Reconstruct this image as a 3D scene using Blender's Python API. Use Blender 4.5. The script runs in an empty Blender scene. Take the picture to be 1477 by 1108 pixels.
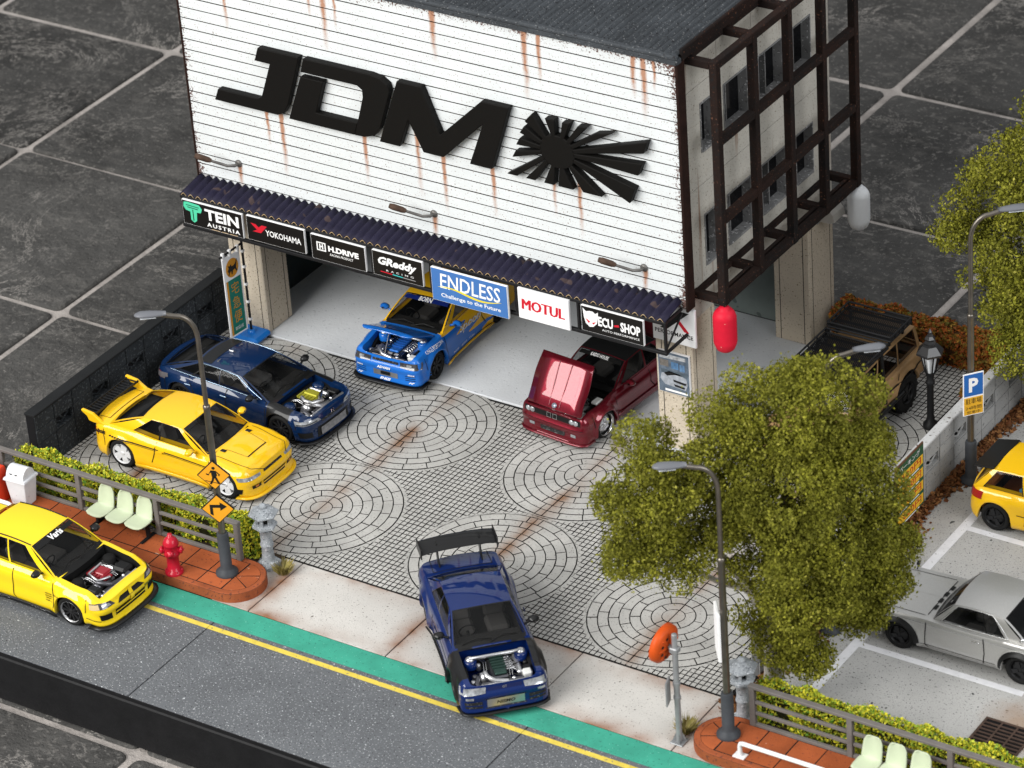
import bpy, math, random
import numpy as np
from mathutils import Vector, Matrix
random.seed(7)
RNG = np.random.default_rng(11)
PI = math.pi
# The place is a 1:64 diorama of model cars on a slate-tiled floor. Everything is measured in
# "model metres" (1 = 1 m of the full-size thing) and every top-level object is brought to its
# true size (1/64) about the world origin at the end of the script.
S = 1.0 / 64.0
scene = bpy.context.scene
COL = scene.collection

# ------------------------------------------------------------------ camera
F_PX, W_PX = 5431.6, 1477.0
CAM = Vector((41.31, -55.16, 42.62))
def cam_matrix(yaw, pitch, roll):
    fw = Vector((math.sin(yaw)*math.cos(pitch), math.cos(yaw)*math.cos(pitch), -math.sin(pitch)))
    r = Vector((math.cos(yaw), -math.sin(yaw), 0)); u = r.cross(fw)
    r2 = math.cos(roll)*r + math.sin(roll)*u
    u2 = -math.sin(roll)*r + math.cos(roll)*u
    return Matrix((r2, u2, -fw)).transposed()
CM = cam_matrix(-0.61226597, 0.54479912, -0.07552323)
cd = bpy.data.cameras.new('camera'); cam = bpy.data.objects.new('camera', cd); COL.objects.link(cam)
cam.matrix_world = Matrix.Translation(CAM*S) @ CM.to_4x4()
cd.sensor_width = 36.0; cd.lens = F_PX/W_PX*36.0
cd.clip_start = 0.01; cd.clip_end = 100.0
cd.dof.use_dof = True; cd.dof.focus_distance = 79.0*S; cd.dof.aperture_fstop = 45.0
scene.camera = cam

# ------------------------------------------------------------------ light: a bright, soft room
world = bpy.data.worlds.new('World'); scene.world = world; world.use_nodes = True
wn = world.node_tree; bg = wn.nodes['Background']; bg.inputs[1].default_value = 1.02
tcw = wn.nodes.new('ShaderNodeTexCoord'); sxw = wn.nodes.new('ShaderNodeSeparateXYZ'); rw_ = wn.nodes.new('ShaderNodeValToRGB')
wn.links.new(tcw.outputs['Generated'], sxw.inputs[0]); wn.links.new(sxw.outputs[2], rw_.inputs[0]); wn.links.new(rw_.outputs[0], bg.inputs[0])
e_ = rw_.color_ramp.elements; e_.new(0.5)
for q_, (p_, c_) in enumerate(((0.0, (0.10, 0.10, 0.105, 1)), (0.5, (0.40, 0.42, 0.44, 1)), (1.0, (1.0, 1.0, 1.0, 1)))): e_[q_].position = p_; e_[q_].color = c_
def area(name, loc, target, size, power, color):
    ld = bpy.data.lights.new(name, 'AREA'); ld.shape = 'RECTANGLE'; ld.size = size[0]*S; ld.size_y = size[1]*S
    ld.energy = power; ld.color = color
    o = bpy.data.objects.new(name, ld); COL.objects.link(o)
    o.location = Vector(loc)*S
    o.rotation_euler = (Vector(target)-Vector(loc)).to_track_quat('-Z', 'Y').to_euler()
    return o
area('window_light', (-28, -80, 58), (1, -1, 1), (84, 54), 38.0, (1.0, 0.985, 0.95))
area('side_window_light', (92, -18, 52), (4, 2, 1), (60, 44), 13.0, (0.97, 0.985, 1.0))  # added fill lamp from the right, brightens the building's side wall
vs = scene.view_settings; vs.view_transform = 'Standard'; vs.look = 'None'; vs.gamma = 1.0; vs.use_curve_mapping = False
vs.exposure = 0.0

# ------------------------------------------------------------------ materials
MATS = {}
def mat(name, col, rough=0.6, metal=0.0, var=0.0, vscale=1.5, speck=None, bump=0.0, bscale=20.0, coat=0.0,
        col2=None, detail=4.0, objrand=0.0, island=None, stain=None, spec=0.16, alpha=1.0, trans=0.0, emit=0.0, flake=0.0, rvar=0.0, extra=None):
    """Principled material with noise variation, specks (list of (scale, threshold, colour)), bump and stains."""
    if name in MATS: return MATS[name]
    m = bpy.data.materials.new(name); m.use_nodes = True; MATS[name] = m
    nt = m.node_tree; N = nt.nodes; K = nt.links
    b = N['Principled BSDF']
    b.inputs['Roughness'].default_value = rough; b.inputs['Metallic'].default_value = metal
    b.inputs['Specular IOR Level'].default_value = spec
    if coat: b.inputs['Coat Weight'].default_value = coat; b.inputs['Coat Roughness'].default_value = 0.025
    if alpha < 1: b.inputs['Alpha'].default_value = alpha
    if trans: b.inputs['Transmission Weight'].default_value = trans
    tc = N.new('ShaderNodeTexCoord'); vec = tc.outputs['Object']
    if objrand:
        oi = N.new('ShaderNodeObjectInfo'); mul = N.new('ShaderNodeVectorMath'); mul.operation = 'MULTIPLY_ADD'
        K.new(oi.outputs['Random'], mul.inputs[0]); mul.inputs[1].default_value = (97, 53, 71); K.new(vec, mul.inputs[2]); vec = mul.outputs[0]
    def noise(sc, det=detail, rg=0.6):
        n = N.new('ShaderNodeTexNoise'); n.inputs['Scale'].default_value = sc; n.inputs['Detail'].default_value = det
        n.inputs['Roughness'].default_value = rg; K.new(vec, n.inputs['Vector']); return n.outputs['Fac']
    def ramp(fac, p0, p1, c0=(0,0,0,1), c1=(1,1,1,1)):
        r = N.new('ShaderNodeValToRGB'); r.color_ramp.elements[0].position = p0; r.color_ramp.elements[1].position = p1
        r.color_ramp.elements[0].color = c0; r.color_ramp.elements[1].color = c1; K.new(fac, r.inputs[0]); return r.outputs[0]
    def mix(fac, a, c, mode='MIX'):
        x = N.new('ShaderNodeMix'); x.data_type = 'RGBA'; x.blend_type = mode
        for sock, v in ((x.inputs[0], fac), (x.inputs[6], a), (x.inputs[7], c)):
            if hasattr(v, 'is_linked'): K.new(v, sock)
            else: sock.default_value = v if not isinstance(v, tuple) else (tuple(v)+(1,))[:4]
        return x.outputs[2]
    def math_(op, a, c=None, d=None, clamp=False):
        x = N.new('ShaderNodeMath'); x.operation = op; x.use_clamp = clamp
        for i, v in enumerate((a, c, d)):
            if v is None: continue
            if hasattr(v, 'is_linked'): K.new(v, x.inputs[i])
            else: x.inputs[i].default_value = v
        return x.outputs[0]
    c = tuple(col)
    out = c
    if island:
        g = N.new('ShaderNodeNewGeometry'); r = N.new('ShaderNodeValToRGB'); K.new(g.outputs['Random Per Island'], r.inputs[0])
        els = r.color_ramp.elements
        while len(els) < len(island): els.new(0.5)
        for i, (p, cc) in enumerate(island): els[i].position = p; els[i].color = tuple(cc)+(1,)
        out = r.outputs[0]
    if var or col2:
        c2 = col2 if col2 else tuple(max(0, v*(1-var)) for v in c)
        if island: out = mix(math_('MULTIPLY', ramp(noise(vscale), 0.35, 0.65), var), out, c2)
        else: out = mix(ramp(noise(vscale), 0.3, 0.7), out, c2)
    if objrand:
        hv = N.new('ShaderNodeHueSaturation'); K.new(out, hv.inputs['Color']) if hasattr(out, 'is_linked') else setattr(hv.inputs['Color'], 'default_value', out+(1,))
        K.new(math_('MULTIPLY_ADD', oi.outputs['Random'], objrand, 1-objrand/2), hv.inputs['Value']); out = hv.outputs[0]
    for (sc, th, cc) in (speck or []):
        f = ramp(noise(sc, 1.0, 0.5), th, th+0.03)
        out = mix(f, out, cc)
    if flake:
        vor = N.new('ShaderNodeTexVoronoi'); vor.inputs['Scale'].default_value = 220; K.new(vec, vor.inputs['Vector'])
        out = mix(ramp(vor.outputs['Color'], 0.5, 1.0), out, tuple(min(1, v*(1+flake)+0.01*flake) for v in c))
    ctx = dict(N=N, K=K, vec=vec, noise=noise, ramp=ramp, mix=mix, math=math_, bsdf=b, tc=tc)
    if extra: out = extra(ctx, out)
    if hasattr(out, 'is_linked'): K.new(out, b.inputs['Base Color'])
    else: b.inputs['Base Color'].default_value = out+(1,)
    if rvar:
        K.new(math_('MULTIPLY_ADD', noise(vscale*3), rvar, rough-rvar/2, clamp=True), b.inputs['Roughness'])
    if bump:
        bn = N.new('ShaderNodeBump'); bn.inputs['Strength'].default_value = 1.0; bn.inputs['Distance'].default_value = bump*S
        K.new(noise(bscale, 6.0, 0.65), bn.inputs['Height']); K.new(bn.outputs[0], b.inputs['Normal'])
    if emit: b.inputs['Emission Color'].default_value = c+(1,); b.inputs['Emission Strength'].default_value = emit
    return m

# ------------------------------------------------------------------ mesh helpers
class MB:
    def __init__(s): s.v = []; s.f = []; s.m = []; s.sm = []
    def add(s, vs, fs, mi=0, smooth=False, M=None):
        o = len(s.v)
        if M is not None: vs = [M @ Vector(p) for p in vs]
        s.v.extend([tuple(p) for p in vs]); s.f.extend([tuple(i+o for i in f) for f in fs])
        s.m.extend([mi]*len(fs)); s.sm.extend([smooth]*len(fs)); return s
    def box(s, x0, x1, y0, y1, z0, z1, mi=0, M=None, bev=0.0):
        if x0 > x1: x0, x1 = x1, x0
        if y0 > y1: y0, y1 = y1, y0
        if z0 > z1: z0, z1 = z1, z0
        if bev > 0:
            b = min(bev, (x1-x0)*.45, (y1-y0)*.45, (z1-z0)*.45)
            vs = []; 
            xs, ys, zs = (x0, x1), (y0, y1), (z0, z1)
            idx = {}
            for i in (0, 1):
                for j in (0, 1):
                    for k in (0, 1):
                        dx = b if i == 0 else -b; dy = b if j == 0 else -b; dz = b if k == 0 else -b
                        idx[(i,j,k,'x')] = len(vs); vs.append((xs[i], ys[j]+dy, zs[k]+dz))
                        idx[(i,j,k,'y')] = len(vs); vs.append((xs[i]+dx, ys[j], zs[k]+dz))
                        idx[(i,j,k,'z')] = len(vs); vs.append((xs[i]+dx, ys[j]+dy, zs[k]))
            fs = []
            I = idx
            for i in (0, 1):
                q = [I[(i,0,0,'x')], I[(i,1,0,'x')], I[(i,1,1,'x')], I[(i,0,1,'x')]]; fs.append(q if i else q[::-1])
                q = [I[(0,i,0,'y')], I[(1,i,0,'y')], I[(1,i,1,'y')], I[(0,i,1,'y')]]; fs.append(q[::-1] if i else q)
                q = [I[(0,0,i,'z')], I[(1,0,i,'z')], I[(1,1,i,'z')], I[(0,1,i,'z')]]; fs.append(q if i else q[::-1])
            for a in (0, 1):
                for c in (0, 1):
                    q = [I[(a,c,0,'x')], I[(a,c,1,'x')], I[(a,c,1,'y')], I[(a,c,0,'y')]]; fs.append(q if (a == c) == False else q[::-1])
                    q = [I[(a,0,c,'x')], I[(a,1,c,'x')], I[(a,1,c,'z')], I[(a,0,c,'z')]]; fs.append(q if (a == c) else q[::-1])
                    q = [I[(0,a,c,'y')], I[(1,a,c,'y')], I[(1,a,c,'z')], I[(0,a,c,'z')]]; fs.append(q if (a != c) else q[::-1])
                    for e in (0, 1):
                        t = [I[(a,c,e,'x')], I[(a,c,e,'y')], I[(a,c,e,'z')]]; fs.append(t if (a+c+e) % 2 == 1 else t[::-1])
            return s.add(vs, fs, mi, False, M)
        vs = [(x0,y0,z0),(x1,y0,z0),(x1,y1,z0),(x0,y1,z0),(x0,y0,z1),(x1,y0,z1),(x1,y1,z1),(x0,y1,z1)]
        return s.add(vs, [(3,2,1,0),(4,5,6,7),(0,1,5,4),(1,2,6,5),(2,3,7,6),(3,0,4,7)], mi, False, M)
    def tube(s, pts, r, n=8, mi=0, smooth=True, caps=True, M=None):
        pts = [Vector(p) for p in pts]; vs = []; fs = []
        rs = r if isinstance(r, (list, tuple)) else [r]*len(pts)
        up = None
        for i, p in enumerate(pts):
            d = (pts[min(i+1, len(pts)-1)] - pts[max(i-1, 0)]).normalized()
            if up is None:
                up = d.orthogonal().normalized()
            a = (up - d*up.dot(d)).normalized(); c = d.cross(a); up = a
            for k in range(n):
                t = 2*PI*(k+.5)/n; vs.append(p + (a*math.cos(t) + c*math.sin(t))*rs[i])
        for i in range(len(pts)-1):
            for k in range(n):
                fs.append((i*n+k, i*n+(k+1) % n, (i+1)*n+(k+1) % n, (i+1)*n+k))
        s.add(vs, fs, mi, smooth, M)
        if caps: s.add(vs[:n], [tuple(range(n))[::-1]], mi, False, M); s.add(vs[-n:], [tuple(range(n))], mi, False, M)
        return s
    def lathe(s, prof, n=16, mi=0, smooth=True, M=None, c=(0,0,0), caps=True):
        vs = []; fs = []
        for (r, z) in prof:
            for k in range(n):
                t = 2*PI*(k+.5)/n; vs.append((c[0]+r*math.cos(t), c[1]+r*math.sin(t), c[2]+z))
        m = len(prof)
        for i in range(m-1):
            for k in range(n): fs.append((i*n+k, i*n+(k+1) % n, (i+1)*n+(k+1) % n, (i+1)*n+k))
        s.add(vs, fs, mi, smooth, M)
        if caps and prof[0][0] > 1e-6: s.add(vs[:n], [tuple(range(n))[::-1]], mi, False, M)
        if caps and prof[-1][0] > 1e-6: s.add(vs[-n:], [tuple(range(n))], mi, False, M)
        return s
    def prism(s, poly, z0, z1, mi=0, M=None, side=None):
        """poly: CCW list of 2D points, extruded along local z"""
        n = len(poly)
        a = sum(poly[i][0]*poly[(i+1)%n][1]-poly[(i+1)%n][0]*poly[i][1] for i in range(n))
        if a < 0: poly = poly[::-1]
        vs = [(p[0], p[1], z0) for p in poly] + [(p[0], p[1], z1) for p in poly]
        fs = [tuple(range(n))[::-1], tuple(range(n, 2*n))] + [(i, (i+1) % n, n+(i+1) % n, n+i) for i in range(n)]
        s.add(vs, fs, mi, False, M)
        if side is not None: s.m[-n:] = [side]*n
        return s
    def grid(s, fn, us, vs_, mi=0, smooth=True, M=None, skip=None, flip=False):
        nu, nv = len(us), len(vs_)
        V = [fn(u, v) for u in us for v in vs_]; fs = []
        for i in range(nu-1):
            for j in range(nv-1):
                if skip and skip((us[i]+us[i+1])/2, (vs_[j]+vs_[j+1])/2): continue
                q = (i*nv+j, (i+1)*nv+j, (i+1)*nv+j+1, i*nv+j+1); fs.append(q[::-1] if flip else q)
        return s.add(V, fs, mi, smooth, M)
    def build(s, name, mats, parent=None, world=False, bevel=0.0, bang=35, solid=0.0, seg=2):
        me = bpy.data.meshes.new(name)
        off = Vector((0,0,0))
        if world and parent is not None:
            p = parent
            while p is not None: off += p.location; p = p.parent
        V = s.v if off.length == 0 else [tuple(Vector(p)-off) for p in s.v]
        me.from_pydata(V, [], s.f)
        if not isinstance(mats, (list, tuple)): mats = [mats]
        for m in mats: me.materials.append(m)
        me.polygons.foreach_set('material_index', s.m); me.polygons.foreach_set('use_smooth', s.sm)
        me.update()
        o = bpy.data.objects.new(name, me); COL.objects.link(o)
        if parent is not None: o.parent = parent
        if solid:
            md = o.modifiers.new('solid', 'SOLIDIFY'); md.thickness = solid; md.offset = -1
        if bevel:
            md = o.modifiers.new('bevel', 'BEVEL'); md.width = bevel; md.segments = seg; md.limit_method = 'ANGLE'; md.angle_limit = math.radians(bang); md.harden_normals = False
        return o

def tag(o, label=None, cat=None, group=None, kind=None):
    if label: o['label'] = label
    if cat: o['category'] = cat
    if group: o['group'] = group
    if kind: o['kind'] = kind
    return o
def root(name, label, cat, loc=(0,0,0), rz=0.0, group=None):
    o = bpy.data.objects.new(name, None); COL.objects.link(o); o.location = loc; o.rotation_euler = (0,0,rz); o.empty_display_size = 0.2
    return tag(o, label, cat, group)
def struct(o): o['kind'] = 'structure'; return o
def copy_tree(o, parent=None):
    c = o.copy(); COL.objects.link(c); c.parent = parent
    for ch in [x for x in bpy.data.objects if x.parent == o]: copy_tree(ch, c)
    return c
def lerp(a, b, t): return a+(b-a)*t
def smooth(t): t = max(0, min(1, t)); return t*t*(3-2*t)
def interp(tab, x):
    if x <= tab[0][0]: return tab[0][1]
    for (a, b), (c, d) in zip(tab, tab[1:]):
        if x <= c: return b + (d-b)*smooth((x-a)/(c-a)) if c > a else d
    return tab[-1][1]
def linterp(tab, x):
    if x <= tab[0][0]: return tab[0][1]
    for (a, b), (c, d) in zip(tab, tab[1:]):
        if x <= c: return b + (d-b)*((x-a)/(c-a)) if c > a else d
    return tab[-1][1]

# text as flat geometry: returns (verts2d, faces) scaled so that the text is w wide and h tall, centred on 0,0
_TX = {}
def text_geo(txt, bold=0.0, shear=0.0, spacing=1.0):
    key = (txt, bold, shear, spacing)
    if key in _TX: return _TX[key]
    cu = bpy.data.curves.new('t', 'FONT'); cu.body = txt; cu.size = 1.0; cu.offset = bold; cu.shear = shear; cu.space_character = spacing
    cu.resolution_u = 2; cu.fill_mode = 'FRONT'
    o = bpy.data.objects.new('t', cu); COL.objects.link(o)
    dg = bpy.context.evaluated_depsgraph_get(); e = o.evaluated_get(dg); me = e.to_mesh()
    V = [(v.co.x, v.co.y) for v in me.vertices]; F = [tuple(p.vertices) for p in me.polygons]
    e.to_mesh_clear(); bpy.data.objects.remove(o); bpy.data.curves.remove(cu)
    xs = [p[0] for p in V]; ys = [p[1] for p in V]
    bb = (min(xs), max(xs), min(ys), max(ys))
    _TX[key] = (V, F, bb); return _TX[key]
def put_text(mb, txt, M, w, h, mi=0, bold=0.0, shear=0.0, spacing=1.0, dz=0.0, cx=0.0, cy=0.0, fn=None):
    """adds text to mb in the plane of M (x right, y up, z out); or through fn(u,v)"""
    V, F, bb = text_geo(txt, bold, shear, spacing)
    sx = w/(bb[1]-bb[0]); sy = h/(bb[3]-bb[2])
    P = [((p[0]-(bb[0]+bb[1])/2)*sx+cx, (p[1]-(bb[2]+bb[3])/2)*sy+cy, dz) for p in V]
    if fn: mb.add([fn(p[0], p[1]) for p in P], F, mi)
    else: mb.add(P, F, mi, False, M)
def frame(o, xdir, ydir):
    x = Vector(xdir).normalized(); y = Vector(ydir).normalized(); z = x.cross(y)
    M = Matrix((x, y, z)).transposed().to_4x4(); M.translation = Vector(o); return M
# ================================================================== SETTING
ZF = -1.2            # top of the floor tiles
def slate_extra(c, out):
    N, K = c['N'], c['K']
    w = N.new('ShaderNodeTexNoise'); w.inputs['Scale'].default_value = 0.22; w.inputs['Detail'].default_value = 7; w.inputs['Roughness'].default_value = 0.75; w.inputs['Distortion'].default_value = 1.6
    K.new(c['vec'], w.inputs['Vector'])
    v = c['math']('ABSOLUTE', c['math']('SUBTRACT', w.outputs['Fac'], 0.5))
    vein = c['ramp'](v, 0.0, 0.010, (1,1,1,1), (0,0,0,1))
    vein = c['math']('MULTIPLY', vein, c['ramp'](c['noise'](0.35, 3), 0.46, 0.60))
    out = c['mix'](c['math']('MULTIPLY', vein, 0.8), out, (0.30, 0.28, 0.26))
    sc = N.new('ShaderNodeMapping'); sc.inputs['Scale'].default_value = (0.9, 1.5, 1); sc.inputs['Rotation'].default_value = (0, 0, 0.35); K.new(c['vec'], sc.inputs['Vector'])
    n2 = N.new('ShaderNodeTexNoise'); n2.inputs['Scale'].default_value = 1.1; n2.inputs['Detail'].default_value = 9; n2.inputs['Roughness'].default_value = 0.75; K.new(sc.outputs[0], n2.inputs['Vector'])
    return c['mix'](c['math']('MULTIPLY', c['ramp'](n2.outputs['Fac'], 0.52, 0.78), 0.7), out, (0.17, 0.16, 0.148))
m_slate = mat('slate', (0.070, 0.068, 0.065), 0.65, var=0.55, vscale=0.45, speck=[(7, 0.64, (0.105, 0.10, 0.094)), (16, 0.69, (0.15, 0.142, 0.134))], bump=0.16, bscale=2.2, objrand=0.3, extra=slate_extra, detail=8, rvar=0.3)
m_grout = mat('grout', (0.42, 0.385, 0.36), 0.9, var=0.45, vscale=1.2, bump=0.05, bscale=9)
m_base = mat('base_black', (0.012, 0.012, 0.013), 0.55, var=0.3, vscale=3, bump=0.01, bscale=8)

# floor of dark slate tiles with wide pale joints
fl = MB().box(-75, 45, -45, 90, ZF-0.6, ZF-0.09).build('floor', m_grout); struct(fl)
def tile_mesh(w, d, r, bev):
    mb = MB(); prof = [(0, -0.25), (0, -bev*1.2), (bev*0.35, -bev*0.45), (bev, 0.0)]
    loops = []
    for (ins, z) in prof:
        L = []
        for (cx, cy, a0) in ((w/2-r, d/2-r, 0), (-w/2+r, d/2-r, 90), (-w/2+r, -d/2+r, 180), (w/2-r, -d/2+r, 270)):
            for k in range(7):
                a = math.radians(a0+90*k/6); rr = r-ins
                L.append((cx+rr*math.cos(a), cy+rr*math.sin(a), z))
        loops.append(L)
    n = len(loops[0]); V = [p for L in loops for p in L]; Fc = []
    for i in range(len(loops)-1):
        for k in range(n): Fc.append((i*n+k, i*n+(k+1) % n, (i+1)*n+(k+1) % n, (i+1)*n+k))
    Fc.append(tuple(range((len(loops)-1)*n, len(loops)*n)))
    mb.add(V, Fc, 0, False); return mb
TX = [-48.2, -42.1, -36.0, -29.9, -23.8, -17.7, -11.6, -5.5, 0.65, 6.8, 12.9]; TY = [-16.7, -10.95, 1.95-6.2, 1.95, 8.1, 14.25, 20.5, 26.7, 32.9, 39.1, 45.3]
first = None
for i in range(len(TX)-1):
    for j in range(len(TY)-1):
        w = TX[i+1]-TX[i]; d = TY[j+1]-TY[j]; cx = (TX[i]+TX[i+1])/2; cy = (TY[j]+TY[j+1])/2
        if cx > -5 and cx+w/2 < 17 and cy-d/2 > -10 and cy+d/2 < 8.5: continue
        if abs(w-6.1) < .08 and abs(d-6.2) < .08 and first is not None:
            o = bpy.data.objects.new('tile', first.data); COL.objects.link(o)
        else:
            o = tile_mesh(w-0.18, d-0.18, 0.20, 0.07).build('tile', m_slate)
            if abs(w-6.1) < .08 and abs(d-6.2) < .08: first = o
        o.parent = fl; o.location = (cx, cy, ZF+random.uniform(-.025, .025)); o.rotation_euler = (random.uniform(-.004, .004), random.uniform(-.004, .004), random.uniform(-.003, .003))

# black baseboard of the diorama
mb = MB(); mb.box(-13, 22, -10.85, -5.40, ZF+0.002, -0.10, bev=.03); mb.box(-6.46, 22, -5.40, 8.75, ZF+0.002, -0.10, bev=.03)
struct(mb.build('ground', m_base))

def grime(c, out):      # rusty dirt washed along joints: lines of constant x in object space, plus blotches
    return out
m_asph = mat('asphalt', (0.135, 0.142, 0.152), 0.85, var=0.2, vscale=0.9, bump=0.02, bscale=60, speck=[(26, 0.64, (0.34, 0.35, 0.36)), (21, 0.66, (0.04, 0.04, 0.045)), (16, 0.72, (0.62, 0.64, 0.66))])
m_yline = mat('yellow_line', (0.72, 0.56, 0.09), 0.7, var=0.25, vscale=5, bump=0.01, bscale=50, speck=[(14, 0.68, (0.25, 0.22, 0.12))])
m_green = mat('green_lane', (0.055, 0.36, 0.255), 0.75, var=0.28, vscale=1.5, bump=0.012, bscale=60, speck=[(18, 0.66, (0.03, 0.19, 0.14)), (24, 0.72, (0.2, 0.5, 0.4))])
JOINTS_A = [0.87, 4.215, 7.6, 10.74]
def rust_lines(xs, width, col, strength, ys=None):
    def ex(c, out):
        sep = c['N'].new('ShaderNodeSeparateXYZ'); c['K'].new(c['vec'], sep.inputs[0])
        n = c['noise'](1.3, 4); n2 = c['noise'](0.6, 3)
        mask = None
        for sock, vals in ((sep.outputs[0], xs), (sep.outputs[1], ys or [])):
            for x0 in vals:
                d = c['math']('ABSOLUTE', c['math']('SUBTRACT', sock, x0))
                e = c['math']('SUBTRACT', 1.0, c['math']('DIVIDE', d, width), clamp=True)
                e = c['math']('MULTIPLY', e, e)
                mask = e if mask is None else c['math']('MAXIMUM', mask, e)
        mask = c['math']('MULTIPLY', mask, c['ramp'](n2, 0.38, 0.68))
        mask = c['math']('MULTIPLY', c['math']('MULTIPLY', mask, strength), c['math']('ADD', n, 0.4), clamp=True)
        return c['mix'](mask, out, col)
    return ex
m_conc = mat('concrete', (0.56, 0.54, 0.51), 0.85, var=0.12, vscale=1.1, bump=0.012, bscale=40, speck=[(20, 0.68, (0.20, 0.19, 0.18)), (32, 0.66, (0.34, 0.33, 0.31)), (5, 0.75, (0.14, 0.13, 0.12))],
             extra=rust_lines(JOINTS_A, 0.6, (0.25, 0.125, 0.072), 1.35, ys=[-7.36, -5.44]))
# road of asphalt slabs
road = MB().box(-13, 22, -10.82, -7.36, -0.095, -0.028).build('road', m_base); struct(road)
jr = [-12.95, -6.9, 0.50, 7.95, 15.4, 21.9]
for a, b in zip(jr, jr[1:]):
    MB().box(a+.012, b-.012, -10.80, -7.985, -0.027, 0.0, bev=.008).build('road_slab', m_asph, road)
    MB().box(a+.004, b-.004, -8.235, -8.115, 0.001, 0.005).build('yellow_line', m_yline, road)
MB().box(-12.9, 21.9, -7.975, -7.375, -0.027, 0.0, bev=.008).build('green_lane', m_green, road)
# concrete apron in front of the forecourt
ap = MB().box(-0.1, 12.2, -7.36, -5.44, -0.095, -0.03).build('driveway', m_base); struct(ap)
ja = [-0.05] + JOINTS_A + [12.1]
for a, b in zip(ja, ja[1:]):
    MB().box(a+.012, b-.012, -7.35, -5.455, -0.03, 0.0, bev=.008).build('concrete_slab', m_conc, ap)

# forecourt: rings of setts in a field of small square setts
CX = [-4.27, 0.0, 4.27, 8.54]; CY = [-3.57, 0.0, 3.57, 7.14]; RC = 1.72
m_mort = mat('mortar', (0.018, 0.017, 0.016), 0.95)
def pav_extra(c, out):
    out = rust_lines(CX, 0.50, (0.23, 0.13, 0.078), 1.35)(c, out)
    return out
m_pav = mat('paving', (0.52, 0.51, 0.485), 0.85, var=0.30, vscale=0.9, bump=0.012, bscale=45, speck=[(22, 0.67, (0.16, 0.155, 0.15)), (34, 0.66, (0.27, 0.265, 0.25))], extra=pav_extra, detail=6)
FX0, FX1, FY0, FY1 = -6.13, 10.84, -5.435, 1.70
fc = MB().box(FX0-.3, FX1+.03, FY0, FY1, -0.095, -0.034).box(5.97, FX1+.03, FY1+.002, 8.7, -0.095, -0.034).build('forecourt', m_mort); struct(fc)
def sector(r0, r1, a0, a1, cx, cy, z0, z1, g):
    n = max(2, int((a1-a0)/0.16)); P = []
    for k in range(n+1): a = lerp(a0+g/r1, a1-g/r1, k/n); P.append((cx+(r1-g)*math.cos(a), cy+(r1-g)*math.sin(a)))
    for k in range(n, -1, -1): a = lerp(a0+g/max(r0, .1), a1-g/max(r0, .1), k/n); P.append((cx+(r0+g)*math.cos(a), cy+(r0+g)*math.sin(a)))
    return P
pieces = []
rings = [0.23 + (RC-0.23)*k/7 for k in range(8)]; nper = [4, 6, 10, 12, 14, 18, 20]
for cx in CX:
    for cy in CY:
        if cy > 2 and cx < 8: continue
        if cy > 6.5: continue
        for h in (0, 1):
            pieces.append((0.05, cx, cy, [(cx+(0.215)*math.cos(PI*(h-.5)+PI*k/10+0.0)+(0.012 if h == 0 else -0.012), cy+0.215*math.sin(PI*(h-.5)+PI*k/10)) for k in range(11)]))
        for ri, n in enumerate(nper):
            for h in (-PI/2, PI/2):
                m_ = n//2; off = random.uniform(.25, .75); cuts = [0]+[(k+off)/m_ for k in range(m_)]+[1]
                cuts = [x for x in cuts if 0 <= x <= 1]; cuts = sorted(set([0]+[x for x in cuts if .18/m_ < x < 1-.18/m_]+[1]))
                for a, b in zip(cuts, cuts[1:]):
                    pieces.append((rings[ri], cx, cy, sector(rings[ri], rings[ri+1], h+a*PI, h+b*PI, cx, cy, 0, 0, 0.0115)))
def clip_ok(P): return all(FX0-.2 < p[0] < FX1 and (p[1] < FY1-.01 or p[0] > 5.98) and p[1] > FY0+.01 for p in P)
def clipP(P): return [(min(max(p[0], FX0-.2), FX1), min(max(p[1], FY0+.012), FY1-.012 if p[0] < 5.98 else 8.6)) for p in P]
vis = {(0.0, -3.57), (0.0, 0.0), (4.27, -3.57), (4.27, 0.0), (8.54, -3.57)}
big = [p for p in pieces if (p[1], p[2]) in vis and p[0] > 0.5]; big.sort(key=lambda p: -p[0]); big = big[:300]
bigset = set(id(p) for p in big)
rest = MB()
for p in pieces:
    P = clipP(p[3]); z = random.uniform(-.004, .004)
    if id(p) in bigset:
        MB().prism(P, -0.034, z, side=1).build('sett', [m_pav, m_mort], fc)
    else: rest.prism(P, -0.034, z, side=1)
o = rest.build('ring_setts', [m_pav, m_mort], fc); o['kind'] = 'stuff'
sq = MB(); px, py = 0.120, 0.130; g = 0.0115
def in_ring(x, y, r): 
    return any((x-a)**2+(y-b)**2 < r*r for a in CX for b in CY if not (b > 2 and a < 8) and b < 6.5)
def push(x, y):
    for a in CX:
        for b in CY:
            if (b > 2 and a < 8) or b > 6.5: continue
            d = math.hypot(x-a, y-b)
            if d < RC+.016: return (a+(x-a)/d*(RC+.016), b+(y-b)/d*(RC+.016))
    return (x, y)
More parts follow.
